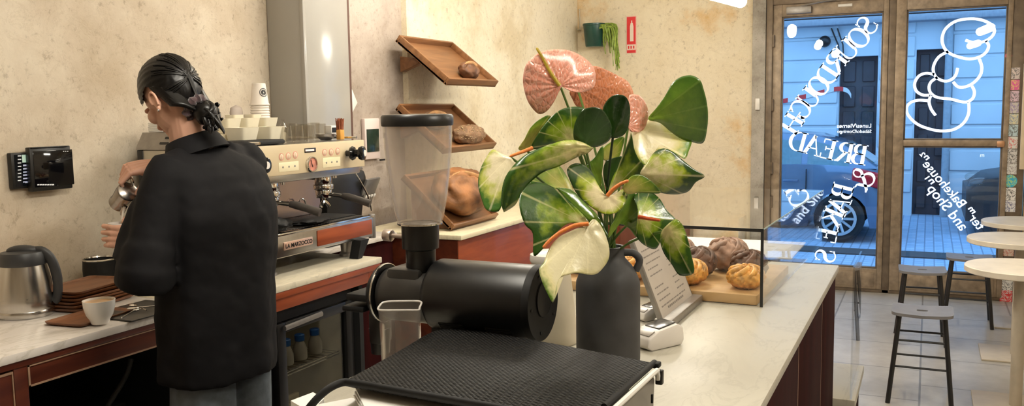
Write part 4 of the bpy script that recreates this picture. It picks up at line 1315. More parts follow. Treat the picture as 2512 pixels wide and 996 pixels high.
# ---------------------------------------------------------------- wall switch screen, wedge, diamond plate
a, b2 = Yp(893, 392, 3.085), Yp(926, 290, 3.085)
t2 = thing('wall_screen', 'white framed wall panel with a dark green screen right of the pillar', 'wall panel', ((a.x + b2.x) / 2, 3.1, a.z))
c = MB(); c.box((a.x, 3.07, a.z), (b2.x, 3.099, b2.z), .006); c.build('frame', plain('pinkish_white', (.72, .60, .56), .5, var=.02), t2)
c = MB(); c.box((a.x + .014, 3.066, a.z + .045), (b2.x - .016, 3.071, b2.z - .065), .001); c.build('screen', plain('dark_green_glass', (.018, .035, .025), .15, var=.1), t2)
c = MB(); c.box((b2.x - .01, 3.06, a.z + .02 - .035), (b2.x + .06, 3.075, a.z - .005), .002); c.build('ledge', M_BLACK, t2)
p = Yp(868, 252, 3.06)
c = MB(); c.prism([(-.005, -.075), (.065, .0), (.01, .085), (-.02, .085), (-.02, -.075)], p + V((0, .03, 0)), (1, 0, 0), (0, 0, 1), .012, bev=.003)
c.cyl(p + V((-.01, .03, -.02)), p + V((-.01, .045, -.02)), .01, n=10)
tag(whole(c.build('wall_bracket', M_WHITE), p), 'white pointed plate sticking out beside the glossy pillar', 'plate')

# ---------------------------------------------------------------- black on-demand grinder on the maroon cabinet
gx = 3.875
t2 = thing('coffee_grinder', 'black boxy grinder with a blue lit display beside the coffee machine', 'grinder', (gx, 2.88, .902))
c = MB(); c.prism([(-.20, .0), (.10, .0), (.10, .10), (.16, .34), (.14, .38), (-.16, .38), (-.20, .30)], (gx, 3.0, .902), (1, 0, 0), (0, 0, 1), .21, bev=.01); c.build('body', M_BLACK, t2)
c = MB(); c.prism([(-.17, .382), (.15, .382), (.13, .41), (-.15, .41)], (gx, 2.99, .902), (1, 0, 0), (0, 0, 1), .19, bev=.006); c.build('top_cover', M_GREYM, t2)
c = MB(); o = V((gx + .10, 2.785, 1.04)); c.obox(V((gx + .19, 2.80, 1.165)), (.085, .008, .075), (1, .15, 0), (0, 1, .45), .006); cp_ = c.build('control_panel', plain('grey_panel', (.20, .195, .19), .3, .4, var=.1), t2); cp_['_o'] = t2['_o']
c = MB(); c.obox(V((gx + .18, 2.787, 1.185)), (.030, .003, .02), (1, .15, 0), (0, 1, .45), .002); c.build('display', emit('blue_display', (.08, .30, .75), .9), cp_)
c = MB()
for k in range(4): c.obox(V((gx + .13 + k * .034, 2.776 + k * .005, 1.135)), (.010, .003, .008), (1, .15, 0), (0, 1, .45), .002)
c.build('button', M_WHITE, cp_)

# ---------------------------------------------------------------- left end of the machine and what lies on it
c = MB(); c.box((MX0, MY + .03, 1.12), (MX0 + .012, 3.20, 1.445), .004); c.build('side_panel', plain('warm_steel', (.50, .46, .38), .3, .6, var=.1, scale=8), ES)
c = MB(); c.box((MX0 - .004, 3.17, .96), (MX0 + .03, 3.205, 1.445), .004); c.build('corner_post', M_BLACK, ES)
c = MB(); c.box((MX0 - .003, MY + .10, 1.30), (MX0 + .002, 2.93, 1.425), .002); c.build('side_window', M_BLACK, ES)
c = MB(); c.loft([[(MX0 - .006, y, 1.447), (MX0 - .004, y, 1.458), (MX0 + .035, y, 1.522), (MX0 + .05, y, 1.522), (MX0 + .05, y, 1.447)] for y in (2.88, 3.205)])
c.box((MX0 + .04, 3.06, 1.447), (MX1 - .02, 3.205, 1.522), .004); hood = c.build('hood', M_GREYM, ES)
c = MB()
for y0, y1, zz in ((2.93, 2.97, 1.475), (3.02, 3.07, 1.475), (2.97, 3.05, 1.498)):
    x = MX0 - .004 + (zz - 1.458) / .064 * .039 - .0015; c.obox((x, (y0 + y1) / 2, zz), (.0015, (y1 - y0) / 2, .005), (.85, 0, -.52), (0, 1, 0))
c.build('vent_slot', M_BLACK, hood)
for i in range(5):
    c = MB(); w = .075 + .006 * ((i * 7) % 3); c.box((2.90, 3.16 - w, 1.524 + i * .0085), (3.01, 3.16 + w * .2, 1.5315 + i * .0085), .003)
    tag(whole(c.build('paper_napkin', M_PAPER), (2.95, 3.09, 1.524 + i * .0085)), ['lowest', 'second lowest', 'middle', 'second highest', 'topmost'][i] + ' folded white napkin of the pile on the coffee machine left of the head', 'napkin', 'napkin pile')

# ---------------------------------------------------------------- tablets on the wall
t2 = thing('tablet_screen', 'left wall tablet showing a green and blue order list', 'tablet', Yp(70, 465, 3.285))
def wallbox(mb, x0, y0, x1, y1, Y, d, bev=.004):
    a, b3 = Yp(x0, y1, Y), Yp(x1, y0, Y); mb.box((a.x, Y, a.z), (b3.x, Y + d, b3.z), bev)
c = MB(); wallbox(c, 33, 371, 110, 465, 3.272, .026); c.build('case', M_BLACK, t2)
def scr(x0, y0, x1, y1, Y=3.2705):
    c = MB(); wallbox(c, x0, y0, x1, y1, Y, .001, 0); return c
s_ = scr(40, 377, 86, 458, 3.2712).build('screen', plain('screen_glass', (.004, .006, .010), .08, var=.1), t2); s_['_o'] = t2['_o']
scr(55, 378, 85, 399).build('green_tile', emit('green_tile', (.02, .22, .13), .8), s_)
c = MB()
for k in range(6):
    a, b3 = Yp(57, 408 + k * 8, 3.2705), Yp(70 + (k * 5) % 13, 403 + k * 8, 3.2705); c.box((a.x, 3.2705, a.z), (b3.x, 3.2715, b3.z))
c.build('blue_row', emit('blue_rows', (.02, .06, .20), .9), s_)
c = MB()
for k in range(8):
    a, b3 = Yp(44, 384 + k * 8.6, 3.2705), Yp(52, 381 + k * 8.6, 3.2705); c.box((a.x, 3.2705, a.z), (b3.x, 3.2715, b3.z))
for k in range(3):
    a, b3 = Yp(62 + k * 9, 449, 3.2705), Yp(69 + k * 9, 446, 3.2705); c.box((a.x, 3.2705, a.z), (b3.x, 3.2715, b3.z))
c.build('list_row', emit('grey_rows', (.12, .14, .16), .8), s_)
t2 = thing('tablet_screen', 'right wall tablet with a dark screen overlapping the lit one', 'tablet', Yp(130, 468, 3.262))
c = MB(); wallbox(c, 80, 357, 172, 471, 3.242, .028); wallbox(c, 78, 357, 170, 364, 3.232, .03); c.build('case', M_BLACK, t2)
c = MB(); wallbox(c, 87, 366, 177, 461, 3.240, .004, .002); s_ = c.build('screen', plain('dark_tablet_glass', (.003, .003, .004), .06, var=.1), t2); s_['_o'] = t2['_o']
c = MB()
for k in range(7):
    a, b3 = Yp(92 + k * 6, 455, 3.239), Yp(96.5 + k * 6, 451.5, 3.239); c.box((a.x, 3.239, a.z), (b3.x, 3.2402, b3.z))
for k in range(3):
    a, b3 = Yp(155 + k * 5, 372, 3.239), Yp(157.5 + k * 5, 370, 3.239); c.box((a.x, 3.239, a.z), (b3.x, 3.2402, b3.z))
c.build('status_row', emit('dim_white_rows', (.14, .14, .15), .8), s_)
# ------------------------------------------------------------------ left worktop: kettle, trays, cup, jug, spoons
kp = Zp(66, 772, .90)
kp = V((kp.x, kp.y, .901))
t = thing('thermal_jug', 'brushed steel thermal jug with a dark grey lid and handle on the left worktop', 'jug', kp)
hdir = V((.55, -.84, 0)).normalized()
c = MB(); c.lathe([(.090, 0), (.093, .006), (.093, .022), (.0915, .024), (.0935, .03), (.092, .06), (.086, .12), (.080, .155), (.074, .183)], kp, n=48); c.build('body', M_STEEL, t)
M_LID = plain('charcoal_plastic', (.035, .036, .038), .45, var=.1)
c = MB(); c.lathe([(.0765, .181), (.078, .186), (.076, .215), (.070, .226), (.03, .230), (0, .231)], kp, n=40)
c.ell(kp + V((0, 0, .23)) + hdir * .002, (.055, .022, .020), hdir, (-hdir.y, hdir.x, 0))
c.obox(kp - hdir * .075 + V((0, 0, .206)), (.02, .022, .012), hdir, (-hdir.y, hdir.x, 0), .006)
c.build('lid', M_LID, t)
z = V((0, 0, 1))
c = MB(); c.tube(crom([kp + hdir * .035 + z * .226, kp + hdir * .062 + z * .226, kp + hdir * .088 + z * .205, kp + hdir * .104 + z * .165, kp + hdir * .111 + z * .11, kp + hdir * .106 + z * .06, kp + hdir * .094 + z * .045], 4), [.011] * 4 + [.012] * 12 + [.011] * 9, 12, flat=1.5, hint=(-hdir.y, hdir.x, 0)); c.build('handle', M_LID, t)
textpart('jug_mark', 'T', M_BLACK, t, kp + V((-.052, -.074, .062)), (.82, -.57, 0), (0, 0, 1), height=.008)

M_TRAY = wood('walnut_tray', (.115, .042, .016), (.25, .10, .040), .45, 6, 'X')
M_WOODT = wood('oak_tray', (.15, .062, .022), (.28, .13, .052), .42, 6, 'X')


def tray_mb(c, o, ux, uy, w, d, h=.012, lip=.006):
    """rounded rectangular dish: ux*w by uy*d, floor sunk below a raised lip"""
    ux = V(ux).normalized(); uy = V(uy); uy = (uy - ux * uy.dot(ux)).normalized(); uz = ux.cross(uy)
    def ring(k, z, r):
        pts = []
        for (sx, sy), a0 in (((1, 1), 0), ((-1, 1), 90), ((-1, -1), 180), ((1, -1), 270)):
            for j in range(6):
                a = math.radians(a0 + j * 18)
                pts.append(V(o) + ux * (sx * (w / 2 - k - r) + r * math.cos(a)) + uy * (sy * (d / 2 - k - r) + r * math.sin(a)) + uz * z)
        return pts
    c.loft([ring(.014, 0, .016), ring(.004, h * .45, .02), ring(0, h, .022), ring(.004, h, .02), ring(.010, h * .55, .018), ring(.018, h * .38, .014)])


tl, tf = Zp(118, 788, .90), Zp(232, 803, .90)
tr_ = Zp(315, 772, .90)
u1 = (tr_ - tf).normalized()
tc = Zp(222, 782, .90); tc.z = .901
ta = V((1, .12, 0)).normalized()
c = MB(); tray_mb(c, tc, ta, (-ta.y, ta.x, 0), .25, .17); tag(whole(c.build('wooden_tray', M_TRAY), tc), 'single dark walnut tray under the coffee cup on the left worktop', 'tray')
cpos_ = Zp(246, 793, .906); cpos_.z = .9062
t = thing('coffee_cup', 'white round cup of coffee on the walnut tray on the left worktop', 'cup', cpos_)
c = MB(); c.lathe([(.027, 0), (.029, .003), (.031, .012), (.042, .030), (.049, .055), (.0515, .080), (.049, .080), (.046, .055), (.036, .028), (.02, .010), (0, .008)], cpos_, n=44); c.build('bowl', M_WHITE, t)
c = MB(); c.lathe([(.0478, .0715), (.0478, .073), (0, .0732)], cpos_, n=40); c.build('coffee', plain('milk_coffee', (.50, .30, .14), .3, var=.35, scale=26), t)
sc_ = V((2.30, 2.94, .901))
nd = ['lowest walnut tray of the stack beside the steel jug', 'second walnut tray from the bottom of the stack by the jug', 'third walnut tray from the bottom of the stack by the jug', 'third walnut tray from the top of the stack by the jug', 'second walnut tray from the top of the stack by the jug', 'topmost walnut tray of the stack, its dish open to view']
ctr = Zp(214, 745, .90)
for i in range(6):
    o = V((ctr.x + random.uniform(-.006, .006), ctr.y + random.uniform(-.006, .006), .901 + i * .0125))
    a = math.radians(8 + random.uniform(-3, 3)); uu = V((math.cos(a), math.sin(a), 0))
    c = MB(); tray_mb(c, o, uu, (-uu.y, uu.x, 0), .30, .20, .014); tag(whole(c.build('wooden_tray', M_TRAY), o), nd[i], 'tray', 'stack of walnut trays')
jp = Zp(258, 694, .90); jp = V((2.62, 3.16, .901))
jp = Yp(248, 690, 3.13); jp.z = .901
t = thing('milk_jug', 'matte black milk jug with a polished rim on the left worktop by the wall', 'jug', jp)
c = MB(); c.lathe([(.062, 0), (.066, .006), (.068, .06), (.066, .095), (.067, .10), (.063, .10), (.060, .06), (.05, .01), (0, .008)], jp, n=36); c.build('body', M_MATTE, t)
c = MB(); c.lathe([(.0672, .100), (.0685, .104), (.0645, .106), (.0625, .101)], jp, n=36, cap=False); c.build('rim', M_CHROME, t)
c = MB(); hd_ = V((.8, -.6, 0)); c.tube(crom([jp + hd_ * .064 + z * .088, jp + hd_ * .10 + z * .09, jp + hd_ * .115 + z * .06, jp + hd_ * .10 + z * .025, jp + hd_ * .066 + z * .02], 4), .007, 8); c.build('handle', M_STEEL, t)
jp2 = jp + V((.13, -.02, 0))
c = MB(); c.lathe([(.05, 0), (.052, .006), (.052, .12), (.054, .125), (.04, .128), (0, .129)], jp2, n=30); c.cyl(jp2 + z * .128, jp2 + z * .145, .018, n=16, bev=.003)
tag(whole(c.build('canister', M_MATTE), jp2), 'black lidded canister beside the black milk jug', 'canister')
mp = Zp(335, 768, .90)
c = MB(); c.box((mp.x - .11, mp.y - .10, .901), (mp.x + .16, mp.y + .13, .906), .002); tag(whole(c.build('bar_mat', plain('dark_mat', (.05, .045, .04), .4, var=.2)), (mp.x, mp.y, .901)), 'dark mat with spoons on the left worktop next to the person', 'mat')
for i, (a, dx, dy_, lab) in enumerate(((.5, -.04, -.01, 'shiny spoon lying across the dark mat at the left'), (1.2, .02, .01, 'shiny spoon in the middle of the dark mat'), (2.4, .03, -.04, 'shiny spoon on the near edge of the dark mat'))):
    o = V((mp.x + dx, mp.y + dy_, .909 + i * .006)); d_ = V((math.cos(a), math.sin(a), 0))
    c = MB(); c.tube([o - d_ * .07, o, o + d_ * .045], [.004, .0025, .003], 8, flat=.5); c.ell(o + d_ * .06, (.021, .014, .004), d_, (-d_.y, d_.x, 0)); tag(whole(c.build('spoon', M_CHROME), o), lab, 'spoon', 'spoons on the dark mat')
sm = MB(); sm.box((jp.x + .02, 2.80, .901), (jp.x + .16, 2.93, .925), .004); tag(whole(sm.build('scale', M_BLACK), (jp.x + .09, 2.86, .901)), 'flat black scale on the worktop behind the tray stack', 'scale')

# ------------------------------------------------------------------ tilted bread trays along the back wall
WY = 3.06


def bread_tray(px_tl, px_lipl, wid, label, lip_y=None, brk=True):
    tl = Yp(px_tl[0], px_tl[1], WY - .04)
    # lower lip point shares the X of the top-left corner
    lip = Xp(px_lipl[0], px_lipl[1], tl.x)
    u = V((1, 0, 0)); v = (tl - lip); L = v.length; v.normalize(); n = u.cross(v)
    ctr = tl + u * wid / 2
    t = thing('bread_tray', label, 'tray', (lip.x + wid / 2, (tl.y + lip.y) / 2, lip.z), 'tilted bread trays on the back wall')
    c = MB(); c.prism([(0, 0), (wid, 0), (wid, L), (0, L)], lip - n * .012, u, v, .012); c.build('base_board', M_WOODT, t)
    c = MB()
    for a, b2 in (((0, 0), (wid, .018)), ((0, L - .018), (wid, L)), ((0, .018), (.018, L - .018)), ((wid - .018, .018), (wid, L - .018))):
        c.prism([(a[0], a[1]), (b2[0], a[1]), (b2[0], b2[1]), (a[0], b2[1])], lip - n * .014, u, v, .050, bev=.003)
    c.build('rim', M_WOODT, t)
    if brk:
        p = lip + v * (L * .70) - n * .016
        for xx in (.10, wid - .18):
            dep = WY - p.y
            c = MB(); c.prism([(0, .0), (dep, -.05), (dep, .05), (.0, .03)], (p.x + xx, p.y, p.z - .05), (0, 1, 0), (0, 0, 1), .06, bev=.003); c.build('bracket', M_WOODT, t)
    return lip, u, v, n, L


def loaf(o, u, v, n, ru, rv, rn, mat, name, label, seeds=False, score=True, seed=0, parent_kind='loaf'):
    t = thing('bread_loaf', label, 'bread', o, 'loaves on display')
    c = MB()
    def fn(q): return min(1, .8 / max(1e-6, -q.z)) * (1 + .10 * noise.noise(q * 2.6 + V((seed, 0, 0))) - (.06 if (score and abs(q.y + .25 * math.sin(q.x * 3)) < .10 and q.z > .2) else 0)) if q.z < 0 else 1 + .13 * noise.noise(q * 2.6 + V((seed, 0, 0))) + .05 * noise.noise(q * 7 + V((seed, 3, 0))) - (.07 if (score and abs(q.y + .25 * math.sin(q.x * 3)) < .10 and q.z > .2) else 0)
    c.ell(o + n * rn * .85, (ru, rv, rn), u, v, nu=48, nv=28, fn=fn); c.build('crust', mat, t, 70)
    if score:
        s = MB(); pts = []
        for k in range(9):
            x = -.72 + 1.44 * k / 8; y = -.25 * math.sin(x * 3) + .10
            zz = math.sqrt(max(0, 1 - x * x - y * y))
            pts.append(o + n * rn * .85 + u * (ru * x) + v * (rv * y) + n * (rn * zz * 1.01))
        s.tube(pts, [.002, .006, .010, .012, .012, .012, .010, .006, .002], 8, flat=.6)
        s.build('scored_ear', plain('pale_crust_ear', (.50, .27, .11), .6, var=.3, scale=30), t)
    if seeds:
        s = MB(); rnd = random.Random(seed)
        for k in range(140):
            a = rnd.uniform(0, 2 * PI); e = rnd.uniform(.1, 1.5)
            q = V((math.cos(e) * math.cos(a), math.cos(e) * math.sin(a), math.sin(e)))
            s.ell(o + n * rn * .85 + u * ru * q.x * 1.01 + v * rv * q.y * 1.01 + n * rn * q.z * 1.01, (.006, .004, .003), nu=6, nv=4)
        ob = s.build('seed_topping', plain('pale_seeds', (.42, .30, .16), .6, var=.3, scale=60), t); ob['kind'] = 'stuff'


M_CRUST = plain('dark_crust', (.13, .052, .020), .55, var=.55, scale=16, bmp=.5)
M_CRUST2 = plain('brown_crust', (.25, .105, .036), .55, var=.7, scale=9, bmp=1.0)
M_CRUST3 = plain('seeded_crust', (.24, .135, .07), .65, var=.4, scale=24, bmp=.5)
lip, u, v, n, L = bread_tray((972, 97), (1096, 205), .68, 'highest tilted wooden tray on the back wall with one small loaf')
q = lip + u * .36 + v * .085 + n * .001
loaf(q, u, v, n, .085, .065, .055, M_CRUST, 'a', 'small dark round loaf on the highest wooden tray', seed=1)
dz = Yp(1100, 378, 2.62).z - lip.z
lip2, u, v, n, L = bread_tray((972, 97 + 168), (1088, 374), .70, 'middle tilted wooden tray on the back wall with a long seeded loaf')
q = lip2 + u * .40 + v * .085 + n * .001
loaf(q, u, v, n, .19, .07, .062, M_CRUST3, 'b', 'long seeded loaf on the middle wooden tray', seeds=True, score=False, seed=2)
q = lip2 + u * .20 + v * .25 + n * .001
loaf(q, u, v, n, .15, .065, .055, M_CRUST3, 'c', 'pale loaf higher up on the middle tray seen through the hopper', score=True, seed=5)
# the lowest stands on the pastry counter
la, lb = Zp(1108, 562, .915), Zp(1219, 533, .915)
lipx = Xp(1108, 562, la.x); lipx.z = .918
wid = lb.x - la.x; v = V((0, .70, .62)).normalized(); u = V((1, 0, 0)); n = u.cross(v); L = .44
t = thing('bread_tray', 'lowest tilted wooden tray standing on the pastry counter with the big loaf', 'tray', (la.x + wid / 2, la.y + .1, .902), 'tilted bread trays on the back wall')
lp3 = V((la.x, la.y, .915))
c = MB(); c.prism([(0, 0), (wid, 0), (wid, L), (0, L)], lp3 - n * .012, u, v, .012); c.build('base_board', M_WOODT, t)
c = MB()
for a, b2 in (((0, 0), (wid, .018)), ((0, L - .018), (wid, L)), ((0, .018), (.018, L - .018)), ((wid - .018, .018), (wid, L - .018))):
    c.prism([(a[0], a[1]), (b2[0], a[1]), (b2[0], b2[1]), (a[0], b2[1])], lp3 - n * .014, u, v, .042, bev=.003)
c.build('rim', M_WOODT, t)
for xx in (.08, wid - .12): c = MB(); c.prism([(.03, .0), (L * .72, .0), (L * .72, L * .72 * .62 / .70 - .035)], (lp3.x + xx, lp3.y, .902), (0, 1, 0), (0, 0, 1), .04); c.build('stand', M_WOODT, t)
q = lp3 + u * (wid * .42) + v * .175 + n * .001
loaf(q, u, v, n, .25, .165, .125, M_CRUST2, 'd', 'big brown country loaf on the lowest tray on the pastry counter', seed=3)

# ------------------------------------------------------------------ hanging pot and fire sign on the street wall
WX = XD - .002
pa, pb = Xp(1432, 62, 7.86), Xp(1485, 116, 7.86)
pc = Xp(1459, 115, 7.86)
t = thing('hanging_planter', 'dark green half pot hanging on the wall with trailing shoots', 'plant pot', pc)
c = MB(); rr = abs(pa.y - pb.y) / 2 * 1.02; h = pa.z - pb.z
c.lathe([(rr * .74, 0), (rr * .80, .01), (rr * .98, h * .9), (rr * 1.03, h * .92), (rr * 1.03, h), (rr * .9, h), (rr * .85, h * .85), (0, h * .84)], pc, n=30); c.build('pot', plain('bottle_green_glaze', (.012, .060, .045), .3, var=.3, scale=8), t)
c = MB(); bk = Xp(1422, 75, 7.97); c.tube([V((7.99, bk.y, bk.z)), V((7.90, bk.y, bk.z)), V((7.86, pa.y, bk.z + .02))], .008, 8); c.tube([Xp(1421, 22, 7.99), Xp(1423, 55, 7.98), bk], .006, 6); c.build('bracket', plain('pale_wire', (.45, .40, .30), .5, .3, var=.1), t)
M_SUC = plain('trailing_green', (.24, .34, .055), .5, var=.4, scale=30)
c = MB(); rnd = random.Random(11)
for i in range(42):
    px = rnd.uniform(1478, 1512); ln = rnd.uniform(30, 70) + (42 if px > 1498 else 0)
    p0 = Xp(rnd.uniform(1462, 1486), rnd.uniform(60, 70), 7.82 + rnd.uniform(-.04, .05)); p1 = Xp(px, 64 + rnd.uniform(-4, 6), 7.80 + rnd.uniform(-.03, .05)); p2 = Xp(px + rnd.uniform(4, 12), 64 + ln, 7.82 + rnd.uniform(-.03, .05))
    c.tube(crom([p0, p1, p1.lerp(p2, .5) + V((0, rnd.uniform(-.02, .02), 0)), p2], 4), [.006] * 10 + [.004] * 3, 5)
o = c.build('trailing_shoot', M_SUC, t); o['kind'] = 'stuff'
sa, sb = Xp(1537, 131, WX), Xp(1561, 39, WX)
t = thing('fire_sign', 'red and white fire extinguisher sign on the wall right of the pot', 'sign', (WX, (sa.y + sb.y) / 2, sa.z))
ys, zs = sa.y, sa.z; wd, ht = sa.y - sb.y, sb.z - sa.z
U_, W_ = V((0, -1, 0)), V((0, 0, 1)); o = V((WX - .004, ys, zs))
nx = U_.cross(W_)
def rect(c, a, b2, dx=0, th=.001):
    c.box((WX - .004 - dx - th, ys - wd * b2[0], zs + ht * a[1]), (WX - .004 - dx, ys - wd * a[0], zs + ht * b2[1]))
c = MB(); c.box((WX - .004, ys - wd, zs), (WX + .002, ys, zs + ht)); c.build('plate', plain('white_red_edge', (.80, .45, .40), .5, var=.03), t)
M_SR = plain('sign_red', (.72, .035, .04), .45, var=.04)
M_SW = plain('sign_white', (.85, .72, .62), .5, var=.03)
c = MB(); rect(c, (.06, .24), (.94, .98)); rect(c, (.06, .01), (.94, .08)); c.build('red_field', M_SR, t)
c = MB()
c.prism([(.26, .30), (.62, .30), (.62, .72), (.54, .80), (.34, .80), (.26, .72)][0:6] if False else [(-.18 * wd, 0), (.18 * wd, 0), (.18 * wd, .40 * ht), (.10 * wd, .50 * ht), (-.10 * wd, .50 * ht), (-.18 * wd, .40 * ht)], V((WX - .0052, ys - wd * .55, zs + ht * .32)), U_, W_, -.001 if False else .001)
rect(c, (.5, .80), (.6, .88), .001); c.build('extinguisher_symbol', M_SW, t)
c = MB(); rect(c, (.06, .10), (.94, .225)); c.build('white_field', M_SW, t)
c = MB()
for k in range(3): rect(c, (.16 + k * .26, .12), (.30 + k * .26, .20), .0012)
c.build('lettering', M_SR, t)

# ------------------------------------------------------------------ stools
M_SEAT = plain('grey_lacquer', (.17, .165, .17), .5, var=.12, scale=12)
M_LEG = plain('black_lacquer', (.010, .010, .011), .4, var=.1)


def stool(c0, yaw, label, w=.30, d=.27, h=.485, sp=.035):
    c0 = V(c0); t = thing('bar_stool', label, 'stool', c0, 'black legged stools')
    ux = V((math.cos(yaw), math.sin(yaw), 0)); uy = V((-ux.y, ux.x, 0)); z = V((0, 0, 1))
    P = lambda a, b2, zz: c0 + ux * a + uy * b2 + z * zz
    m_ = MB(); n1, n2 = 11, 9
    grid = {}
    hx, hy = .028, .018
    def sag(a, b2): return .010 * (abs(b2) / (w / 2)) ** 2 * 1.0
    top, bot = [], []
    outer = []; inner = []
    N = 40
    for j in range(N):
        a = 2 * PI * j / N; e = .22
        x = math.copysign(abs(math.cos(a)) ** e, math.cos(a)) * d / 2; y = math.copysign(abs(math.sin(a)) ** e, math.sin(a)) * w / 2
        outer.append((x, y)); e = .5
        inner.append((math.copysign(abs(math.cos(a)) ** e, math.cos(a)) * hy, math.copysign(abs(math.sin(a)) ** e, math.sin(a)) * hx))
    rings = []
    for k in (0, .33, .66, 1.0): rings.append([P(i[0] + (o_[0] - i[0]) * k, i[1] + (o_[1] - i[1]) * k, h + sag(0, i[1] + (o_[1] - i[1]) * k)) for i, o_ in zip(inner, outer)])
    for k in (1.0, .66, .33, 0): rings.append([P(i[0] + (o_[0] - i[0]) * k, i[1] + (o_[1] - i[1]) * k, h - .016 + sag(0, i[1] + (o_[1] - i[1]) * k)) for i, o_ in zip(inner, outer)])
    m_.loft(rings, cap=False, wrap=True); m_.build('seat', M_SEAT, t)
    ft = {}
    for sx in (-1, 1):
        for sy in (-1, 1):
            l = MB(); a = P(sx * (d / 2 - .04), sy * (w / 2 - .04), h - .017); b2 = P(sx * (d / 2 - .005 + sp * .6), sy * (w / 2 - .01 + sp * .4), 0)
            l.cyl(b2, a, .0125, n=12); l.build('leg', M_LEG, t); ft[sx, sy] = (a, b2)
    def at(k, zz): a, b2 = ft[k]; return b2.lerp(a, zz / a.z)
    for za, prs in ((.20, (((-1, -1), (-1, 1)), ((1, -1), (1, 1)))), (.13, (((-1, -1), (1, -1)), ((-1, 1), (1, 1)))), (.34, (((-1, -1), (-1, 1)), ((1, -1), (1, 1))))):
        for k0, k1 in prs:
            r = MB(); r.cyl(at(k0, za), at(k1, za), .006, n=8); r.build('rung', M_LEG, t)
    return t


s1 = (Zp(2197, 745, .485) + Zp(2333, 780, .485)) / 2
stool((s1.x, s1.y - .0, 0), .0, 'nearest grey topped stool with black legs, standing clear in front')
s2 = Zp(2262, 664, .485)
stool((s2.x + .04, s2.y, 0), .05, 'grey topped stool by the door, directly behind the nearest stool', w=.29)
s3 = Zp(2378, 632, .485)
stool((s3.x + .02, s3.y, 0), .0, 'grey topped stool near the right door, half behind the table tops', w=.30)

# ------------------------------------------------------------------ round tables
M_TOP = plain('whitewashed_tabletop', (.66, .60, .50), .45, var=.10, scale=9)
M_POLE = plain('cream_pole', (.46, .40, .31), .45, var=.06)


def table(edge, r, label, h=.75):
    e = V(edge); cx_ = e.x + .18 * r; cy_ = e.y - .97 * r
    t = thing('bistro_table', label, 'table', (cx_, cy_, 0), 'round bistro tables')
    m_ = MB(); m_.lathe([(r - .006, h - .034), (r, h - .03), (r, h - .004), (r - .004, h)], (cx_, cy_, 0), n=64); m_.build('tabletop', M_TOP, t)
    m_ = MB(); m_.cyl((cx_, cy_, .012), (cx_, cy_, h - .045), .030, n=20); m_.lathe([(.10, h - .046), (.10, h - .034)], (cx_, cy_, 0), n=24); m_.build('pole', M_POLE, t)
    m_ = MB(); m_.box((cx_ - .20, cy_ - .20, 0), (cx_ + .20, cy_ + .20, .012), .003); m_.build('base', M_POLE, t)


table(Zp(2370, 650, .75), .265, 'nearest round pale table, lowest of the three table tops in view')
table(Zp(2376, 582, .75), .30, 'middle round pale table between the other two table tops')
table(Zp(2411, 541, .75), .30, 'furthest round pale table next to the stickered door post')
# ------------------------------------------------------------------ shop grinder with the clear hopper
GXc = 2.03
axY = V((0, -1, 0)); z = V((0, 0, 1))
ec = Dp(1322, 742, 2.2)                       # middle of the round end face
GXc, gz = ec.x, ec.z
yb1 = ec.y
yb0 = Xp(1060, 722, GXc).y
t = thing('bulk_grinder', 'black shop coffee grinder with a large clear hopper and horizontal motor drum', 'grinder', (GXc, 1.12, .902))
R0 = .094
c = MB(); c.lathe([(R0 - .004, 0), (R0, .004), (R0, yb0 - yb1 - .03), (R0 - .004, yb0 - yb1 - .02), (R0 - .03, yb0 - yb1)], (GXc, yb1, gz), (0, 1, 0), 56); c.build('motor_drum', M_BLACK, t)
c = MB(); c.lathe([(R0 + .001, -.012), (R0 + .002, -.008), (R0 + .001, .008), (R0 - .01, .01)], (GXc, yb1, gz), (0, 1, 0), 56); ecp = c.build('end_cap', M_MATTE, t)
c = MB(); c.lathe([(.012, 0), (.045, .002), (.045, .006), (.040, .008), (.012, .004)], (GXc, yb1 - .018, gz + .01), (0, 1, 0), 28)
for k in range(5):
    a = .7 + k * 1.25; c.cyl((GXc + .075 * math.cos(a), yb1 - .014, gz + .075 * math.sin(a)), (GXc + .075 * math.cos(a), yb1 - .010, gz + .075 * math.sin(a)), .004, n=8)
c.build('switch_plate', M_BLACK, ecp)
for yy in (yb1 + .045, yb0 - .13):
    c = MB()
    for k in range(9):
        a = math.radians(-38 - k * 4.2); p = V((GXc - R0 * math.cos(a) * 1.0, 0, gz + R0 * math.sin(a)))
        c.tube([(p.x, yy, p.z), (p.x, yy + .07, p.z)], .0022, 5)
    c.build('vent', M_DARK, t)
c = MB(); c.box((GXc - .085, yb1 + .06, .902), (GXc + .085, yb0 + .04, .93), .006); c.box((GXc - .05, yb1 + .09, .925), (GXc + .05, yb0 - .02, gz - R0 * .7), .01); c.build('pedestal', M_MATTE, t)
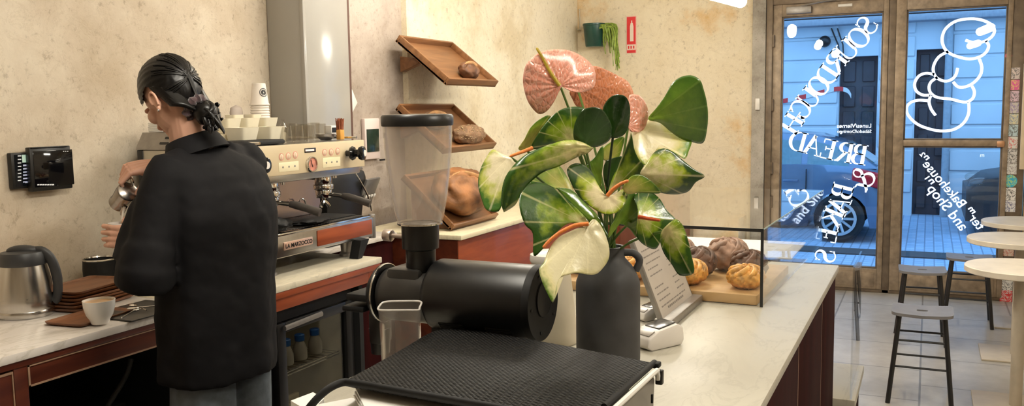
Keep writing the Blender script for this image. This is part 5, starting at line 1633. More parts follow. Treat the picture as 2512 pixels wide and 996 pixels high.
# grinding chamber
hc = Dp(1032, 600, 2.33); hy_ = Xp(1034, 640, GXc).y; 
ch0 = Xp(1052, 715, GXc).y; ch1 = Xp(938, 715, GXc).y; zc = Xp(1000, 722, GXc).z; Rc = .072
c = MB(); c.lathe([(Rc, 0), (Rc, ch1 - ch0 - .02), (Rc - .006, ch1 - ch0)], (GXc, ch0 - .02, zc), (0, 1, 0), 44); c.box((GXc - .05, ch0 - .0, zc + .0), (GXc + .05, ch1 - .045, zc + .078), .012); c.build('grind_chamber', plain('dark_grey_enamel', (.03, .028, .026), .3, .2, var=.15), t)
c = MB(); c.lathe([(Rc + .006, 0), (Rc + .007, .01), (Rc - .004, .022), (.03, .028), (.026, .05), (0, .052)], (GXc, ch1 - .015, zc), (0, 1, 0), 40)
fr = c.build('front_plate', M_BLACK, t)
c = MB(); c.lathe([(Rc + .0065, -.002), (Rc + .0085, .0), (Rc + .0085, .002), (Rc + .0065, .003)], (GXc, ch1 - .013, zc), (0, 1, 0), 40, cap=False); c.build('bright_ring', M_CHROME, fr)
c = MB(); c.lathe([(.058, .018), (.058, .03), (.02, .034)], (GXc, ch1 - .015, zc), (0, 1, 0), 32); c.build('dial', M_BLACK, fr)
c = MB(); c.box((GXc - .03, ch1 - .01, zc - .14), (GXc + .03, ch1 + .03, zc - .05), .008); c.cyl((GXc, ch1 + .012, zc - .17), (GXc, ch1 + .012, zc - .10), .025, .03, n=18); c.build('spout', M_BLACK, t)
c = MB(); c.box((GXc - .05, ch1 + .01, zc - .02), (GXc + .05, ch1 + .085, zc + .0), .004); c.box((GXc - .05, ch1 + .03, zc - .05), (GXc + .05, ch1 + .10, zc - .035), .004); c.build('bag_holder', M_MATTE, t)
# neck, collar, hopper, lid
hx, hy2 = GXc, Xp(1033, 640, GXc).y
pz = lambda py: Xp(1033, py, GXc).z
sc = 2.3
def rpx(w): return w / 2 * ((V((GXc, hy2, 1.3)) - CAM).dot(FW)) / F
c = MB(); c.lathe([(rpx(66), pz(664)), (rpx(74), pz(655)), (rpx(74), pz(612)), (rpx(78), pz(610)), (rpx(90), pz(608)), (rpx(92), pz(580)), (rpx(92), pz(551)), (rpx(84), pz(548))], (hx, hy2, 0), n=44); c.build('neck', M_BLACK, t)
c = MB(); c.cyl((hx - .02, hy2 + .04, pz(580)), (hx - .02, hy2 + .085, pz(578)), .006, n=10); c.cyl((hx - .02, hy2 + .075, pz(579)), (hx - .02, hy2 + .10, pz(578)), .016, n=14, bev=.003); c.build('shutter_knob', plain('rosy_steel', (.60, .50, .44), .3, .8, var=.05), t)
prof = [(106, 549), (118, 530), (134, 490), (146, 450), (156, 410), (163, 370), (167, 335), (168, 306)]
c = MB(); c.lathe([(rpx(w), pz(y)) for w, y in prof] + [(rpx(w) - .003, pz(y)) for w, y in prof[::-1]], (hx, hy2, 0), n=56, cap=False); c.build('hopper', M_CLEAR, t)
c = MB(); c.lathe([(rpx(100), pz(549)), (rpx(112), pz(549)), (rpx(112), pz(546)), (rpx(100), pz(546))], (hx, hy2, 0), n=44, cap=False); c.build('hopper_ring', M_CHROME, t)
c = MB(); c.lathe([(rpx(168), pz(309)), (rpx(174), pz(308)), (rpx(176), pz(300)), (rpx(176), pz(286)), (rpx(168), pz(281)), (rpx(120), pz(280)), (0, pz(279))], (hx, hy2, 0), n=56); c.build('lid', M_BLACK, t)

# ------------------------------------------------------------------ clear measuring cup in front of the grinder
q0 = Zp(988, 972, .902)
t = thing('measuring_cup', 'tall clear square plastic cup in front of the grinder', 'container', q0)
hq = .226
M_ACR = M_CLEAR.copy(); M_ACR.name = 'scratched_acrylic'
for n_ in M_ACR.node_tree.nodes:
    if n_.type == 'MIX_SHADER' and abs(n_.inputs[0].default_value - .15) < .01: n_.inputs[0].default_value = .06
def sq(r, zz, ang=.78, e=.42, lip=0):
    out = []
    for j in range(48):
        a = 2 * PI * j / 48
        x = math.copysign(abs(math.cos(a)) ** e, math.cos(a)) * r; y = math.copysign(abs(math.sin(a)) ** e, math.sin(a)) * r
        dd = math.hypot(x, y); k = 1 + (lip * max(0, math.cos(a - PI * 1.25)) ** 12)
        x *= k; y *= k
        ca, sa = math.cos(ang - .35), math.sin(ang - .35)
        out.append(q0 + V((x * ca - y * sa, x * sa + y * ca, zz)))
    return out
c = MB(); c.loft([sq(.041, 0), sq(.044, .006), sq(.048, hq * .9), sq(.0505, hq, lip=.16), sq(.0475, hq, lip=.16), sq(.045, hq * .9), sq(.041, .010), sq(.02, .009)]); c.build('cup_wall', M_ACR, t)
c = MB(); c.tube(sq(.050, hq + .001, lip=.16), .0026, 8, closed=True); c.build('rim', plain('bright_acrylic_rim', (.52, .49, .46), .2, var=.2, scale=30), t)

# ------------------------------------------------------------------ machine with ribbed black mat in the foreground
zt = 1.05
BL, BR_, LL = Zp(1075, 806, zt), Zp(1600, 889, zt), Zp(842, 934, zt)
ux = (BR_ - BL).normalized(); uy = V((-ux.y, ux.x, 0)); uy = -uy if uy.x > 0 else uy      # uy runs towards the viewer
wid = (BR_ - BL).length; dep = (LL - BL).dot(uy) + .012
t = thing('cup_warmer', 'steel appliance topped with a ribbed black mat in the very foreground', 'appliance', (BL + ux * wid / 2 + uy * dep / 2) * 1)
t.location.z = .902; t['_o'] = (t.location.x, t.location.y, .902)
def PT(a, b2, zz): return V((BL.x, BL.y, 0)) + ux * a + uy * b2 + z * zz
m, nt, b = _nt('ribbed_rubber'); M_RIB = m
b.inputs['Base Color'].default_value = (.010, .0095, .009, 1); b.inputs['Roughness'].default_value = .55; b.inputs['Specular IOR Level'].default_value = .3
ang = math.atan2(ux.y, ux.x)
w1 = _n(nt, 'ShaderNodeTexWave', i_Scale=36.0, wave_type='BANDS'); w1.bands_direction = 'X'
w2 = _n(nt, 'ShaderNodeTexWave', i_Scale=36.0, wave_type='BANDS'); w2.bands_direction = 'Y'
co = coords(nt, 'Object', (1, 1, 1), (0, 0, -ang + .6)); nt.links.new(co, w1.inputs[0]); nt.links.new(co, w2.inputs[0])
mn = _n(nt, 'ShaderNodeMath', operation='MULTIPLY'); nt.links.new(w1.outputs['Fac'], mn.inputs[0]); nt.links.new(w2.outputs['Fac'], mn.inputs[1])
bump(nt, mn.outputs[0], b, 1.0, .006)
nt.links.new(ramp(nt, mn.outputs[0], [(.05, (.0025, .0025, .0025)), (.6, (.013, .012, .011))]), b.inputs['Base Color'])
OUT = [(842, 934), (900, 903), (980, 858), (1040, 822), (1065, 811), (1090, 806), (1125, 805), (1170, 809), (1300, 831), (1450, 859), (1600, 889), (1540, 943), (1480, 996), (1440, 1037), (1200, 996), (1035, 968), (870, 940)]
P0 = [Zp(x, y, zt) for x, y in OUT]
cen = sum(P0, V((0, 0, 0))) / len(P0)
def lev(inset, zz): return [V((p.x, p.y, zz)) + (V((cen.x, cen.y, 0)) - V((p.x, p.y, 0))).normalized() * inset for p in P0]
c = MB(); c.loft([lev(.004, zt - .012), lev(0, zt - .009), lev(0, zt - .003), lev(.004, zt)]); c.build('ribbed_mat', M_RIB, t)
def G(x, y, zz=zt): return Zp(x, y, zz)
c = MB(); fr_ = [G(1440, 1037), G(1200, 997), G(1035, 969), G(900, 945), G(868, 940), G(842, 938), G(812, 950, zt - .004), G(786, 970, zt - .016), G(762, 996, zt - .034), G(742, 1024, zt - .06)]
c.tube(crom(fr_, 5), .0085, 10, flat=.8); c.build('front_rim', M_MATTE, t)
# steel body under it
c = MB(); lo = lev(.05, .925); hi = lev(.05, zt - .012); c.loft([lo, hi]); c.build('body', M_MATTE, t)
for x, y in ((1090, 830), (1560, 900), (900, 930), (1420, 1000)):
    c = MB(); q = Zp(x, y, zt); q = q + (cen - q).normalized() * .07; c.cyl((q.x, q.y, .901), (q.x, q.y, .93), .018, n=14); c.build('foot', M_BLACK, t)
# right hand trim and side plate along the edge that runs to the viewer
e0, e1 = G(1606, 893), G(1440, 1040)
ed_ = (e1 - e0).normalized(); on = V((-ed_.y, ed_.x, 0)); on = -on if on.y > 0 else on
c = MB(); c.tube([e0 - ed_ * .012 - on * .004, e0 + ed_ * .3 - on * .004], .0065, 10); c.obox(e0 - ed_ * .006 + V((0, 0, -.003)), (.012, .010, .006), ed_, on, .003); c.build('edge_trim', M_MATTE, t)
c = MB(); pr = [(.022, -.10), (.012, -.03), (.030, -.012), (.42, -.012), (.42, -.13), (.05, -.13)]
c.prism(pr, e0 + on * .004, ed_, z, .010, bev=.002); sp_ = c.build('side_plate', plain('taupe_metal', (.20, .18, .155), .45, .3, var=.08), t)
c = MB(); c.tube(crom([e0 + on * .0105 + ed_ * .010 + z * -.03, e0 + on * .0105 + ed_ * .016 + z * -.013, e0 + on * .0105 + ed_ * .035 + z * -.007, e0 + on * .0105 + ed_ * .2 + z * -.007, e0 + on * .0105 + ed_ * .42 + z * -.007], 4), .0058, 8); c.build('edge_highlight', M_PAPER, sp_)  # white tube paints the highlight on the plate's rounded top edge
c = MB()
for a in (.065, .17, .28): c.obox(e0 + on * .0145 + ed_ * a - z * .055, (.0025, .002, .009), ed_, on)
c.obox(e0 + on * .0145 + ed_ * .22 - z * .092, (.17, .002, .0012), ed_, on)
c.build('slot', M_DARK, sp_)
c = MB(); c.obox(e0 + on * .012 + ed_ * .004 - z * .026, (.008, .008, .016), ed_, on, .003); c.build('hook', M_BLACK, t)
c = MB(); c.obox(e0 + on * .012 + ed_ * .022 - z * .108, (.010, .008, .016), ed_, on, .003); c.build('hook', M_BLACK, t)
# papers and boxes tucked under the front rim
def flat(px, zz, th): 
    pts = [Zp(x, y, zz) for x, y in px]; o = pts[0]; c = MB(); c.loft([[p - z * th for p in pts], pts]); return c, V((o.x, o.y, zz - th))
for i, lab in enumerate(('lowest white card of the bundle under the front rim of the mat', 'middle white card of the bundle under the front rim of the mat', 'top white card of the bundle under the front rim of the mat')):
    d_ = (2 - i) * 5
    c, o = flat([(872 - d_ * .6, 951 + d_ * 1.6), (1180, 1003 + d_ * 1.6), (1215, 1080), (910 - d_ * .5, 1032)], zt - .026 - (2 - i) * .0065, .0045)
    p_ = c.build('card', M_PAPER, smooth=False); whole(p_, o); tag(p_, lab, 'card', 'cards under the mat')
c, o = flat([(770, 994), (862, 976), (960, 996), (1000, 1040), (800, 1050)], zt - .052, .008); tag(whole(c.build('white_lid', M_PAPER), o), 'white flat lid at the bottom edge in front of the cards', 'lid')
c, o = flat([(713, 983), (768, 962), (795, 978), (760, 1010)], zt - .085, .06); tag(whole(c.build('paper_box', M_PAPER), o), 'small white box at the left corner below the mat', 'box')

# ------------------------------------------------------------------ vase
vb = Zp(1492, 893, .902); vb = V((vb.x, vb.y, .902))
kx = vb.dot(V((1, 0, 0)))
dV = (vb + z * .2 - CAM).dot(FW)
rv = 157 / 2 * dV / F
hv = (893 - 598) / F * dV * 1.0
t = thing('vase', 'matte charcoal bottle shaped vase with small handles on the bar', 'vase', vb)
rn_ = .044
c = MB(); c.lathe([(rv * .93, 0), (rv * .985, .006), (rv, .02), (rv, hv * .66), (rv * .985, hv * .71), (rv * .90, hv * .77), (rv * .74, hv * .845), (rn_ * 1.08, hv * .90), (rn_, hv * .93), (rn_, hv * .985), (rn_ * 1.08, hv), (rn_ * .86, hv), (rn_ * .82, hv * .94), (rn_ * .82, hv * .8), (0, hv * .78)], vb, n=60)
c.build('body', plain('charcoal_stoneware', (.045, .045, .048), .62, var=.22, scale=14, bmp=.1), t)
M_VB = bpy.data.materials['charcoal_stoneware']
for a in (-1.15, 2.0):
    d_ = V((math.cos(a), math.sin(a), 0))
    c = MB(); c.tube(crom([vb + d_ * rn_ * .95 + z * hv * .945, vb + d_ * (rn_ + .025) + z * hv * .94, vb + d_ * (rn_ + .042) + z * hv * .88, vb + d_ * (rv * .86) + z * hv * .79], 5), .010, 10); c.build('handle', M_VB, t)
VM = vb + z * hv            # mouth of the vase
# ------------------------------------------------------------------ anthuriums
def leafmat(name, inner, mid, edge, p0, p1, rough=.3, vein=.35, quilt=.0, ribs=15, net=0.0):
    """u = distance from the stalk and nearness to the rim: inner colour round the stalk, edge colour at the rim, paler veins"""
    m, nt, b = _nt(name)
    uv = _n(nt, 'ShaderNodeUVMap'); sp = _n(nt, 'ShaderNodeSeparateXYZ'); nt.links.new(uv.outputs[0], sp.inputs[0])
    no = _n(nt, 'ShaderNodeTexNoise', i_Scale=42.0, i_Detail=4.0); nt.links.new(coords(nt, 'Object'), no.inputs['Vector'])
    sb = _n(nt, 'ShaderNodeMath', operation='MULTIPLY_ADD'); sb.inputs[1].default_value = .6; nt.links.new(no.outputs['Fac'], sb.inputs[0])
    sh = _n(nt, 'ShaderNodeMath', operation='SUBTRACT'); sh.inputs[1].default_value = .3; nt.links.new(sp.outputs[0], sh.inputs[0]); nt.links.new(sh.outputs[0], sb.inputs[2])
    col = ramp(nt, sb.outputs[0], [(p0, inner), ((p0 + p1) / 2, mid), (p1, edge)])
    vm = _n(nt, 'ShaderNodeMath', operation='MULTIPLY'); vm.inputs[1].default_value = ribs * 2 * PI; nt.links.new(sp.outputs[1], vm.inputs[0])
    cs = _n(nt, 'ShaderNodeMath', operation='COSINE'); nt.links.new(vm.outputs[0], cs.inputs[0])
    gt = _n(nt, 'ShaderNodeMapRange'); gt.inputs[1].default_value = .93; gt.inputs[2].default_value = 1.0; nt.links.new(cs.outputs[0], gt.inputs[0])
    mv = _n(nt, 'ShaderNodeMath', operation='MULTIPLY'); mv.inputs[1].default_value = vein; nt.links.new(gt.outputs[0], mv.inputs[0])
    mx = _n(nt, 'ShaderNodeMix', data_type='RGBA'); nt.links.new(mv.outputs[0], mx.inputs[0]); nt.links.new(col, mx.inputs[6]); mx.inputs[7].default_value = c4([min(1, c * 1.25 + .05) for c in inner])
    res = mx.outputs[2]
    hm = _n(nt, 'ShaderNodeMath', operation='MULTIPLY_ADD'); hm.inputs[1].default_value = quilt; nt.links.new(cs.outputs[0], hm.inputs[0]); nt.links.new(no.outputs['Fac'], hm.inputs[2])
    hgt = hm.outputs[0]
    if net:
        vo = _n(nt, 'ShaderNodeTexVoronoi', feature='DISTANCE_TO_EDGE', i_Scale=105.0)
        nt.links.new(coords(nt, 'Object', (1, 1, .55), (.5, .4, .6)), vo.inputs['Vector'])
        mr = _n(nt, 'ShaderNodeMapRange'); mr.inputs[1].default_value = 0; mr.inputs[2].default_value = .12; mr.inputs[3].default_value = net; mr.inputs[4].default_value = 0
        nt.links.new(vo.outputs[0], mr.inputs[0])
        m2 = _n(nt, 'ShaderNodeMix', data_type='RGBA'); nt.links.new(mr.outputs[0], m2.inputs[0]); nt.links.new(res, m2.inputs[6]); m2.inputs[7].default_value = (.88, .60, .50, 1); res = m2.outputs[2]
        mn = _n(nt, 'ShaderNodeMath', operation='MINIMUM'); mn.inputs[1].default_value = .25; nt.links.new(vo.outputs[0], mn.inputs[0])
        ad = _n(nt, 'ShaderNodeMath', operation='MULTIPLY_ADD'); ad.inputs[1].default_value = 4.0; nt.links.new(mn.outputs[0], ad.inputs[0]); nt.links.new(hgt, ad.inputs[2]); hgt = ad.outputs[0]
    nt.links.new(res, b.inputs['Base Color'])
    b.inputs['Roughness'].default_value = rough; b.inputs['Coat Weight'].default_value = .3; b.inputs['Coat Roughness'].default_value = .12
    bump(nt, hgt, b, .3, .006)
    return m


CR, YG, GR, DG = (.66, .58, .34), (.32, .39, .022), (.06, .15, .010), (.016, .058, .006)
M_PINK = leafmat('pink_spathe', (.72, .27, .18), (.76, .31, .22), (.80, .38, .28), .1, .95, .22, .35, 1.0, 17, .42)
M_ORP = leafmat('peach_spathe', (.62, .20, .085), (.68, .24, .11), (.76, .32, .19), .1, .95, .3, .35, .5, 15, .25)
M_CRG = leafmat('cream_green_spathe', CR, YG, DG, .18, .62, .28)
M_CRL = leafmat('mostly_cream_spathe', (.72, .66, .42), (.66, .60, .30), (.08, .18, .012), .50, .95, .3, .3)
M_CRH = leafmat('cream_topped_spathe', (.66, .58, .38), (.40, .42, .08), (.035, .12, .008), .28, .74, .3)
M_CRY = leafmat('cream_yellow_spathe', (.66, .58, .34), (.52, .48, .14), (.11, .23, .015), .36, .85, .3)
M_GRC = leafmat('green_spathe_pale_heart', (.60, .54, .24), (.22, .32, .018), (.022, .075, .005), .05, .52, .26)
M_YGS = leafmat('yellow_green_spathe', (.50, .44, .12), (.20, .28, .02), (.05, .13, .008), .1, .85, .3)
M_GRN = leafmat('glossy_green_leaf', (.15, .24, .022), (.085, .17, .014), (.04, .105, .008), .1, .9, .2, .25)
M_DKG = leafmat('dark_green_leaf', (.026, .072, .012), (.018, .054, .009), (.012, .040, .007), .1, .9, .16, .15)
M_SPO = plain('orange_spadix', (.72, .20, .035), .5, var=.15, scale=120, bmp=.2)
M_SPY = plain('olive_yellow_spadix', (.46, .33, .03), .45, var=.15, scale=120, bmp=.2)
M_SPR = plain('red_spadix', (.55, .085, .02), .5, var=.15, scale=120, bmp=.2)
M_STM = plain('green_stem', (.085, .15, .03), .4, var=.2, scale=20)
M_STD = plain('dark_stem', (.015, .03, .012), .45, var=.2, scale=20)
_pa = lambda p: (1150 + p[0] / 2.263, 80 + p[1] / 2.263)
_pb = lambda p: (1250 + p[0] / 2.846, 450 + p[1] / 2.846)


def spathe(label, outline, base, d0, mat, tilt=(0, 0), cup=.25, fold=0.0, wave=.02, spadix=None, spmat=None, stem=True, smat=None, strip=None, twist=0.0, mid=None, f=None):
    """a spathe or leaf grown from its stalk point to its rim; tilt leans it in depth, cup curves the rim back, fold creases it along the line from the stalk to the far end"""
    f = f or (lambda p: p)
    t = thing('anthurium', label, 'flower' if spadix else 'leaf', VM - z * .02, 'anthuriums in the vase')
    k = d0 / F
    b0 = f(base)
    bm = bmesh.new(); uvl = bm.loops.layers.uv.new('uv')
    if strip:
        L, R = [crom([f(p) for p in e], 8) for e in strip]
        n = min(len(L), len(R)); na = 14
        rows2 = []
        for i in range(n):
            row = []
            for j in range(na + 1):
                s = j / na; row.append((L[i].lerp(R[i], s), i / (n - 1), abs(2 * s - 1), 2 * s - 1))
            rows2.append(row)
        allp = [q[0] for r in rows2 for q in r]
    else:
        O = crom([f(p) for p in outline], 4, True)
        c = sum(O, V((0, 0))) / len(O)
        if mid: c = V(f(mid))
        nr = 12
        rows2 = []
        for i in range(1, nr + 1): rows2.append([(c.lerp(o_, i / nr), None, i / nr, 0) for o_ in O])
        allp = O
    bb = V(b0); size = max((p - bb).length for p in allp)
    cen = sum(allp, V((0, 0))) / len(allp)
    far = max(allp, key=lambda p: (p - bb).length); ax = (far - bb).normalized(); nx = V((-ax.y, ax.x))
    hw = max(abs((p - bb).dot(nx)) for p in allp) or 1
    def vert(p, fr, side=None):
        r = (p - bb).length / size
        w = (p - bb).dot(nx) / hw
        d = d0 + k * (tilt[0] * (p.x - cen.x) + tilt[1] * (p.y - cen.y)) + cup * k * hw * (w * w if side is None else side * side) + fold * k * hw * abs(w if side is None else side)
        ang = math.atan2((p - bb).dot(nx), (p - bb).dot(ax))
        d += wave * k * size * math.sin(ang * 6 + size) * fr * fr + twist * k * size * w * r
        u = r * .62 + .40 * fr ** 3 * min(1, r * 2.2)
        return (bm.verts.new(Dp(p.x, p.y, d)), (u, ang / (2 * PI)))
    rows = [[vert(q[0], q[2], q[3] if strip else None) for q in r] for r in rows2]
    def face(vs):
        try: fc = bm.faces.new([v[0] for v in vs])
        except ValueError: return
        a0 = vs[0][1][1]
        for l, v in zip(fc.loops, vs):
            a = v[1][1]
            if a - a0 > .5: a -= 1
            if a0 - a > .5: a += 1
            l[uvl].uv = (v[1][0], a)
    if strip:
        for i in range(len(rows) - 1):
            for j in range(len(rows[0]) - 1): face([rows[i][j], rows[i][j + 1], rows[i + 1][j + 1], rows[i + 1][j]])
        bmesh.ops.remove_doubles(bm, verts=bm.verts[:], dist=1e-5)
    else:
        cv = vert(c, 0); N_ = len(rows[0])
        for j in range(N_): face([cv, rows[0][j], rows[0][(j + 1) % N_]])
        for i in range(len(rows) - 1):
            for j in range(N_): face([rows[i][j], rows[i + 1][j], rows[i + 1][(j + 1) % N_], rows[i][(j + 1) % N_]])
    mb = MB(); mb.bm.free(); mb.bm = bm
    o = mb.build('spathe' if 'spathe' in mat.name else 'leaf_blade', mat, t, 85)
    sm = o.modifiers.new('thickness', 'SOLIDIFY'); sm.thickness = .0013; sm.offset = 0
    db = d0 + k * (tilt[0] * (bb.x - cen.x) + tilt[1] * (bb.y - cen.y))
    if spadix:
        c_ = MB(); pts = [Dp(x, y, db - .006 - .022 * i / max(1, len(spadix) - 1)) for i, (x, y) in enumerate(spadix)]
        pp = crom(pts, 6); n = len(pp); c_.tube(pp, [.0052 * (1 - .35 * i / n) * (1 if i < n - 1 else .4) for i in range(n)], 10); c_.build('spadix', spmat or M_SPO, t)
    if stem:
        B = Dp(bb.x, bb.y, db + .004)
        tgt = VM + V((random.uniform(-.02, .02), random.uniform(-.02, .02), -.03))
        md = V((B.x * .35 + tgt.x * .65, B.y * .35 + tgt.y * .65, B.z * .5 + tgt.z * .5 + .015))
        c_ = MB(); c_.tube(bez(B, md, tgt, 14), .0033, 8); c_.build('stem', smat or M_STM, t)
    return t


spathe('big pink anthurium facing left at the top of the vase', [(385, 450), (335, 395), (310, 330), (300, 260), (315, 185), (350, 140), (400, 108), (470, 93), (560, 100), (640, 140), (690, 190), (705, 250), (695, 300), (660, 325), (600, 332), (550, 318), (518, 300), (500, 330), (470, 390), (430, 438)], (507, 296), 2.25, M_PINK, (.25, .15), .30, mid=(440, 240), spadix=[(1373, 210), (1352, 180), (1333, 145), (1316, 117)], spmat=M_SPY, f=_pa)
spathe('peach anthurium seen from behind, right of the big pink one', [(690, 185), (760, 205), (830, 240), (880, 270), (905, 310), (915, 350), (905, 410), (880, 450), (800, 450), (740, 440), (650, 425), (600, 410), (575, 370), (560, 325), (600, 280), (640, 220)], (600, 300), 2.42, M_ORP, (.3, .5), .2, f=_pa)
spathe('small pink ribbed anthurium edge under the peach one', [(895, 345), (950, 352), (985, 400), (995, 450), (985, 510), (960, 545), (920, 552), (890, 540), (880, 470), (885, 400)], (885, 520), 2.33, M_PINK, (.5, .0), .3, f=_pa)
spathe('large glossy green leaf at the upper right of the bunch', [(995, 480), (1040, 420), (1090, 350), (1130, 280), (1180, 245), (1240, 238), (1285, 265), (1305, 320), (1320, 380), (1328, 450), (1322, 540), (1300, 612), (1240, 608), (1180, 590), (1120, 550), (1060, 500)], (1000, 482), 2.30, M_GRN, (-.1, .3), .2, fold=.25, stem=False, f=_pa)
spathe('wide cream and yellow green spathe under the large green leaf', [(985, 490), (1060, 490), (1120, 540), (1180, 580), (1236, 600), (1220, 660), (1200, 700), (1150, 672), (1080, 650), (1040, 655), (1010, 692), (975, 737), (940, 700), (915, 640), (910, 560), (950, 530)], (940, 540), 2.35, M_CRY, (.2, -.4), .15, f=_pa)
spathe('small dark green leaf standing upright in the middle', [(742, 430), (765, 380), (800, 350), (840, 345), (875, 360), (895, 410), (893, 480), (880, 540), (850, 575), (800, 585), (765, 565), (745, 500)], (800, 578), 2.19, M_DKG, (-.2, .5), .25, smat=M_STD, f=_pa)
spathe('dark green rounded leaf left of the small upright one', [(580, 560), (590, 500), (620, 440), (660, 418), (710, 415), (750, 435), (780, 480), (797, 530), (785, 590), (740, 625), (690, 635), (630, 625), (590, 600)], (640, 612), 2.17, M_DKG, (.3, .4), .3, f=_pa)
spathe('green and cream spathe arching left below the pink anthurium', [(345, 638), (380, 570), (430, 500), (490, 440), (550, 415), (620, 413), (650, 430), (640, 500), (610, 560), (595, 612), (520, 612), (450, 618), (390, 645)], (575, 600), 2.25, M_GRC, (.3, .5), .3, f=_pa)
spathe('narrow light green spathe at the left edge of the upper bunch', [(275, 642), (310, 590), (340, 530), (380, 490), (440, 458), (455, 480), (420, 540), (380, 600), (345, 645), (300, 655)], (310, 645), 2.30, M_YGS, (.4, .3), .25, f=_pa)
spathe('left hanging spathe with a cream top and a small orange spadix', [(135, 650), (190, 675), (240, 700), (255, 745), (230, 800), (205, 870), (190, 930), (165, 992), (100, 985), (70, 920), (52, 840), (65, 760), (100, 690)], (225, 688), 2.21, M_CRH, (-.5, -.3), .3, spadix=[(1306, 363), (1280, 373), (1250, 384)], f=_pa)
spathe('long curved green spathe sweeping down to the left', None, (610, 655), 2.14, M_GRC, (.35, .35), .35, fold=-.2, strip=([(690, 640), (620, 606), (540, 598), (420, 632), (300, 690), (205, 800), (180, 930), (195, 997)], [(690, 640), (660, 668), (600, 692), (500, 742), (400, 782), (305, 870), (258, 955), (195, 997)]), f=_pa)
spathe('light green spathe behind the long curved one', [(330, 825), (365, 775), (440, 745), (495, 735), (540, 790), (585, 895), (520, 880), (430, 850)], (560, 880), 2.28, M_YGS, (.2, -.3), .2, f=_pa)
spathe('dark green spathe lobe at the left above the big cream one', [(75, 195), (68, 100), (95, 35), (150, -5), (240, -2), (330, 45), (420, 125), (500, 205), (560, 285), (480, 275), (400, 285), (330, 340), (285, 390), (235, 455), (168, 505), (162, 350), (110, 290)], (530, 280), 2.17, M_GRC, (.25, -.5), .2, mid=(260, 190), f=_pb)
spathe('narrow green leaf between the dark lobe and the centre flower', None, (690, 365), 2.23, M_GRN, (.3, -.3), .3, strip=([(325, 30), (430, 45), (520, 130), (620, 230), (692, 372)], [(325, 30), (400, 115), (490, 200), (590, 300), (692, 372)]), f=_pb)
spathe('big cream spathe in front with a curved orange spadix', [(545, 285), (590, 250), (640, 300), (680, 390), (697, 470), (690, 530), (660, 580), (610, 630), (550, 637), (470, 625), (400, 640), (355, 655), (332, 700), (318, 770), (302, 832), (265, 770), (225, 680), (206, 600), (240, 550), (265, 480), (300, 420), (350, 370), (420, 335), (490, 305)], (550, 300), 2.07, M_CRL, (.2, -.35), .22, mid=(440, 490), spadix=[(1443, 549), (1410, 553), (1374, 570), (1348, 590), (1332, 608)], f=_pb)
spathe('centre spathe with a cream heart and an orange spadix', [(1391, 416), (1406, 402), (1428, 403), (1450, 420), (1464, 447), (1477, 469), (1490, 480), (1517, 473), (1536, 460), (1539, 482), (1530, 506), (1512, 522), (1488, 527), (1462, 516), (1435, 497), (1412, 471), (1397, 440)], (1490, 480), 2.14, M_CRG, (.15, -.5), .35, mid=(1475, 497), spadix=[(1490, 480), (1505, 463), (1524, 450), (1542, 443)])
spathe('upright green spathe right of the centre flower', [(903, 555), (917, 640), (942, 700), (972, 740), (955, 790), (905, 830), (850, 850), (810, 885), (772, 905), (790, 830), (820, 760), (860, 670), (888, 600)], (778, 895), 2.22, M_GRC, (-.5, .2), .3, fold=.3, f=_pa)
spathe('dark green leaf behind the centre flower', [(750, 740), (770, 708), (820, 692), (860, 690), (845, 760), (810, 840), (778, 890), (758, 850), (746, 790)], (776, 880), 2.29, M_DKG, (.2, .2), .2, f=_pa)
spathe('pointed spathe at the right with a cream heart and dark green tip', [(952, 778), (990, 720), (1030, 665), (1080, 643), (1130, 660), (1190, 710), (1250, 757), (1310, 797), (1260, 830), (1220, 880), (1160, 897), (1080, 892), (1020, 865), (975, 822)], (960, 782), 2.19, M_CRG, (.1, .35), .3, fold=.2, f=_pa)
spathe('small green spathe curling in front of the pointed one', [(856, 862), (890, 808), (930, 788), (980, 800), (1040, 850), (1064, 890), (1000, 892), (940, 890), (880, 895)], (868, 878), 2.13, M_YGS, (.2, .5), .3, f=_pa)
spathe('dark edged spathe at the lower right with a red spadix', [(870, 90), (940, 48), (990, 60), (1050, 110), (1100, 190), (1162, 255), (1110, 280), (1065, 340), (1055, 400), (1020, 457), (960, 442), (905, 400), (880, 340), (890, 270), (895, 180)], (905, 235), 2.18, M_GRC, (.25, -.25), .25, fold=.2, spadix=[(1566, 532), (1590, 536), (1620, 541)], spmat=M_SPR, f=_pb)
spathe('narrow green leaf hanging right of the vase neck', [(785, 45), (860, 55), (892, 110), (908, 200), (908, 290), (892, 378), (835, 315), (775, 285), (725, 315), (690, 385), (700, 310), (740, 240), (765, 150)], (705, 360), 2.20, M_GRN, (.5, .1), .3, mid=(830, 200), f=_pb)
spathe('drooping green and cream spathe in front of the menu board', [(1160, 252), (1200, 280), (1225, 330), (1250, 410), (1270, 500), (1287, 622), (1190, 642), (1130, 560), (1080, 490), (1053, 410), (1060, 340), (1100, 290)], (1110, 330), 2.12, M_GRC, (-.4, .3), .3, fold=.25, f=_pb)
spathe('small yellow green spathe in the middle below the upright dark leaf', [(742, 645), (800, 600), (862, 578), (852, 640), (830, 695), (780, 705), (748, 705)], (765, 700), 2.30, M_YGS, (.2, .2), .2, f=_pa)
spathe('slim green spathe standing left of the centre stems', [(655, 742), (700, 690), (742, 628), (748, 700), (738, 790), (732, 860), (690, 805)], (734, 850), 2.28, M_GRN, (.4, .1), .2, f=_pa)
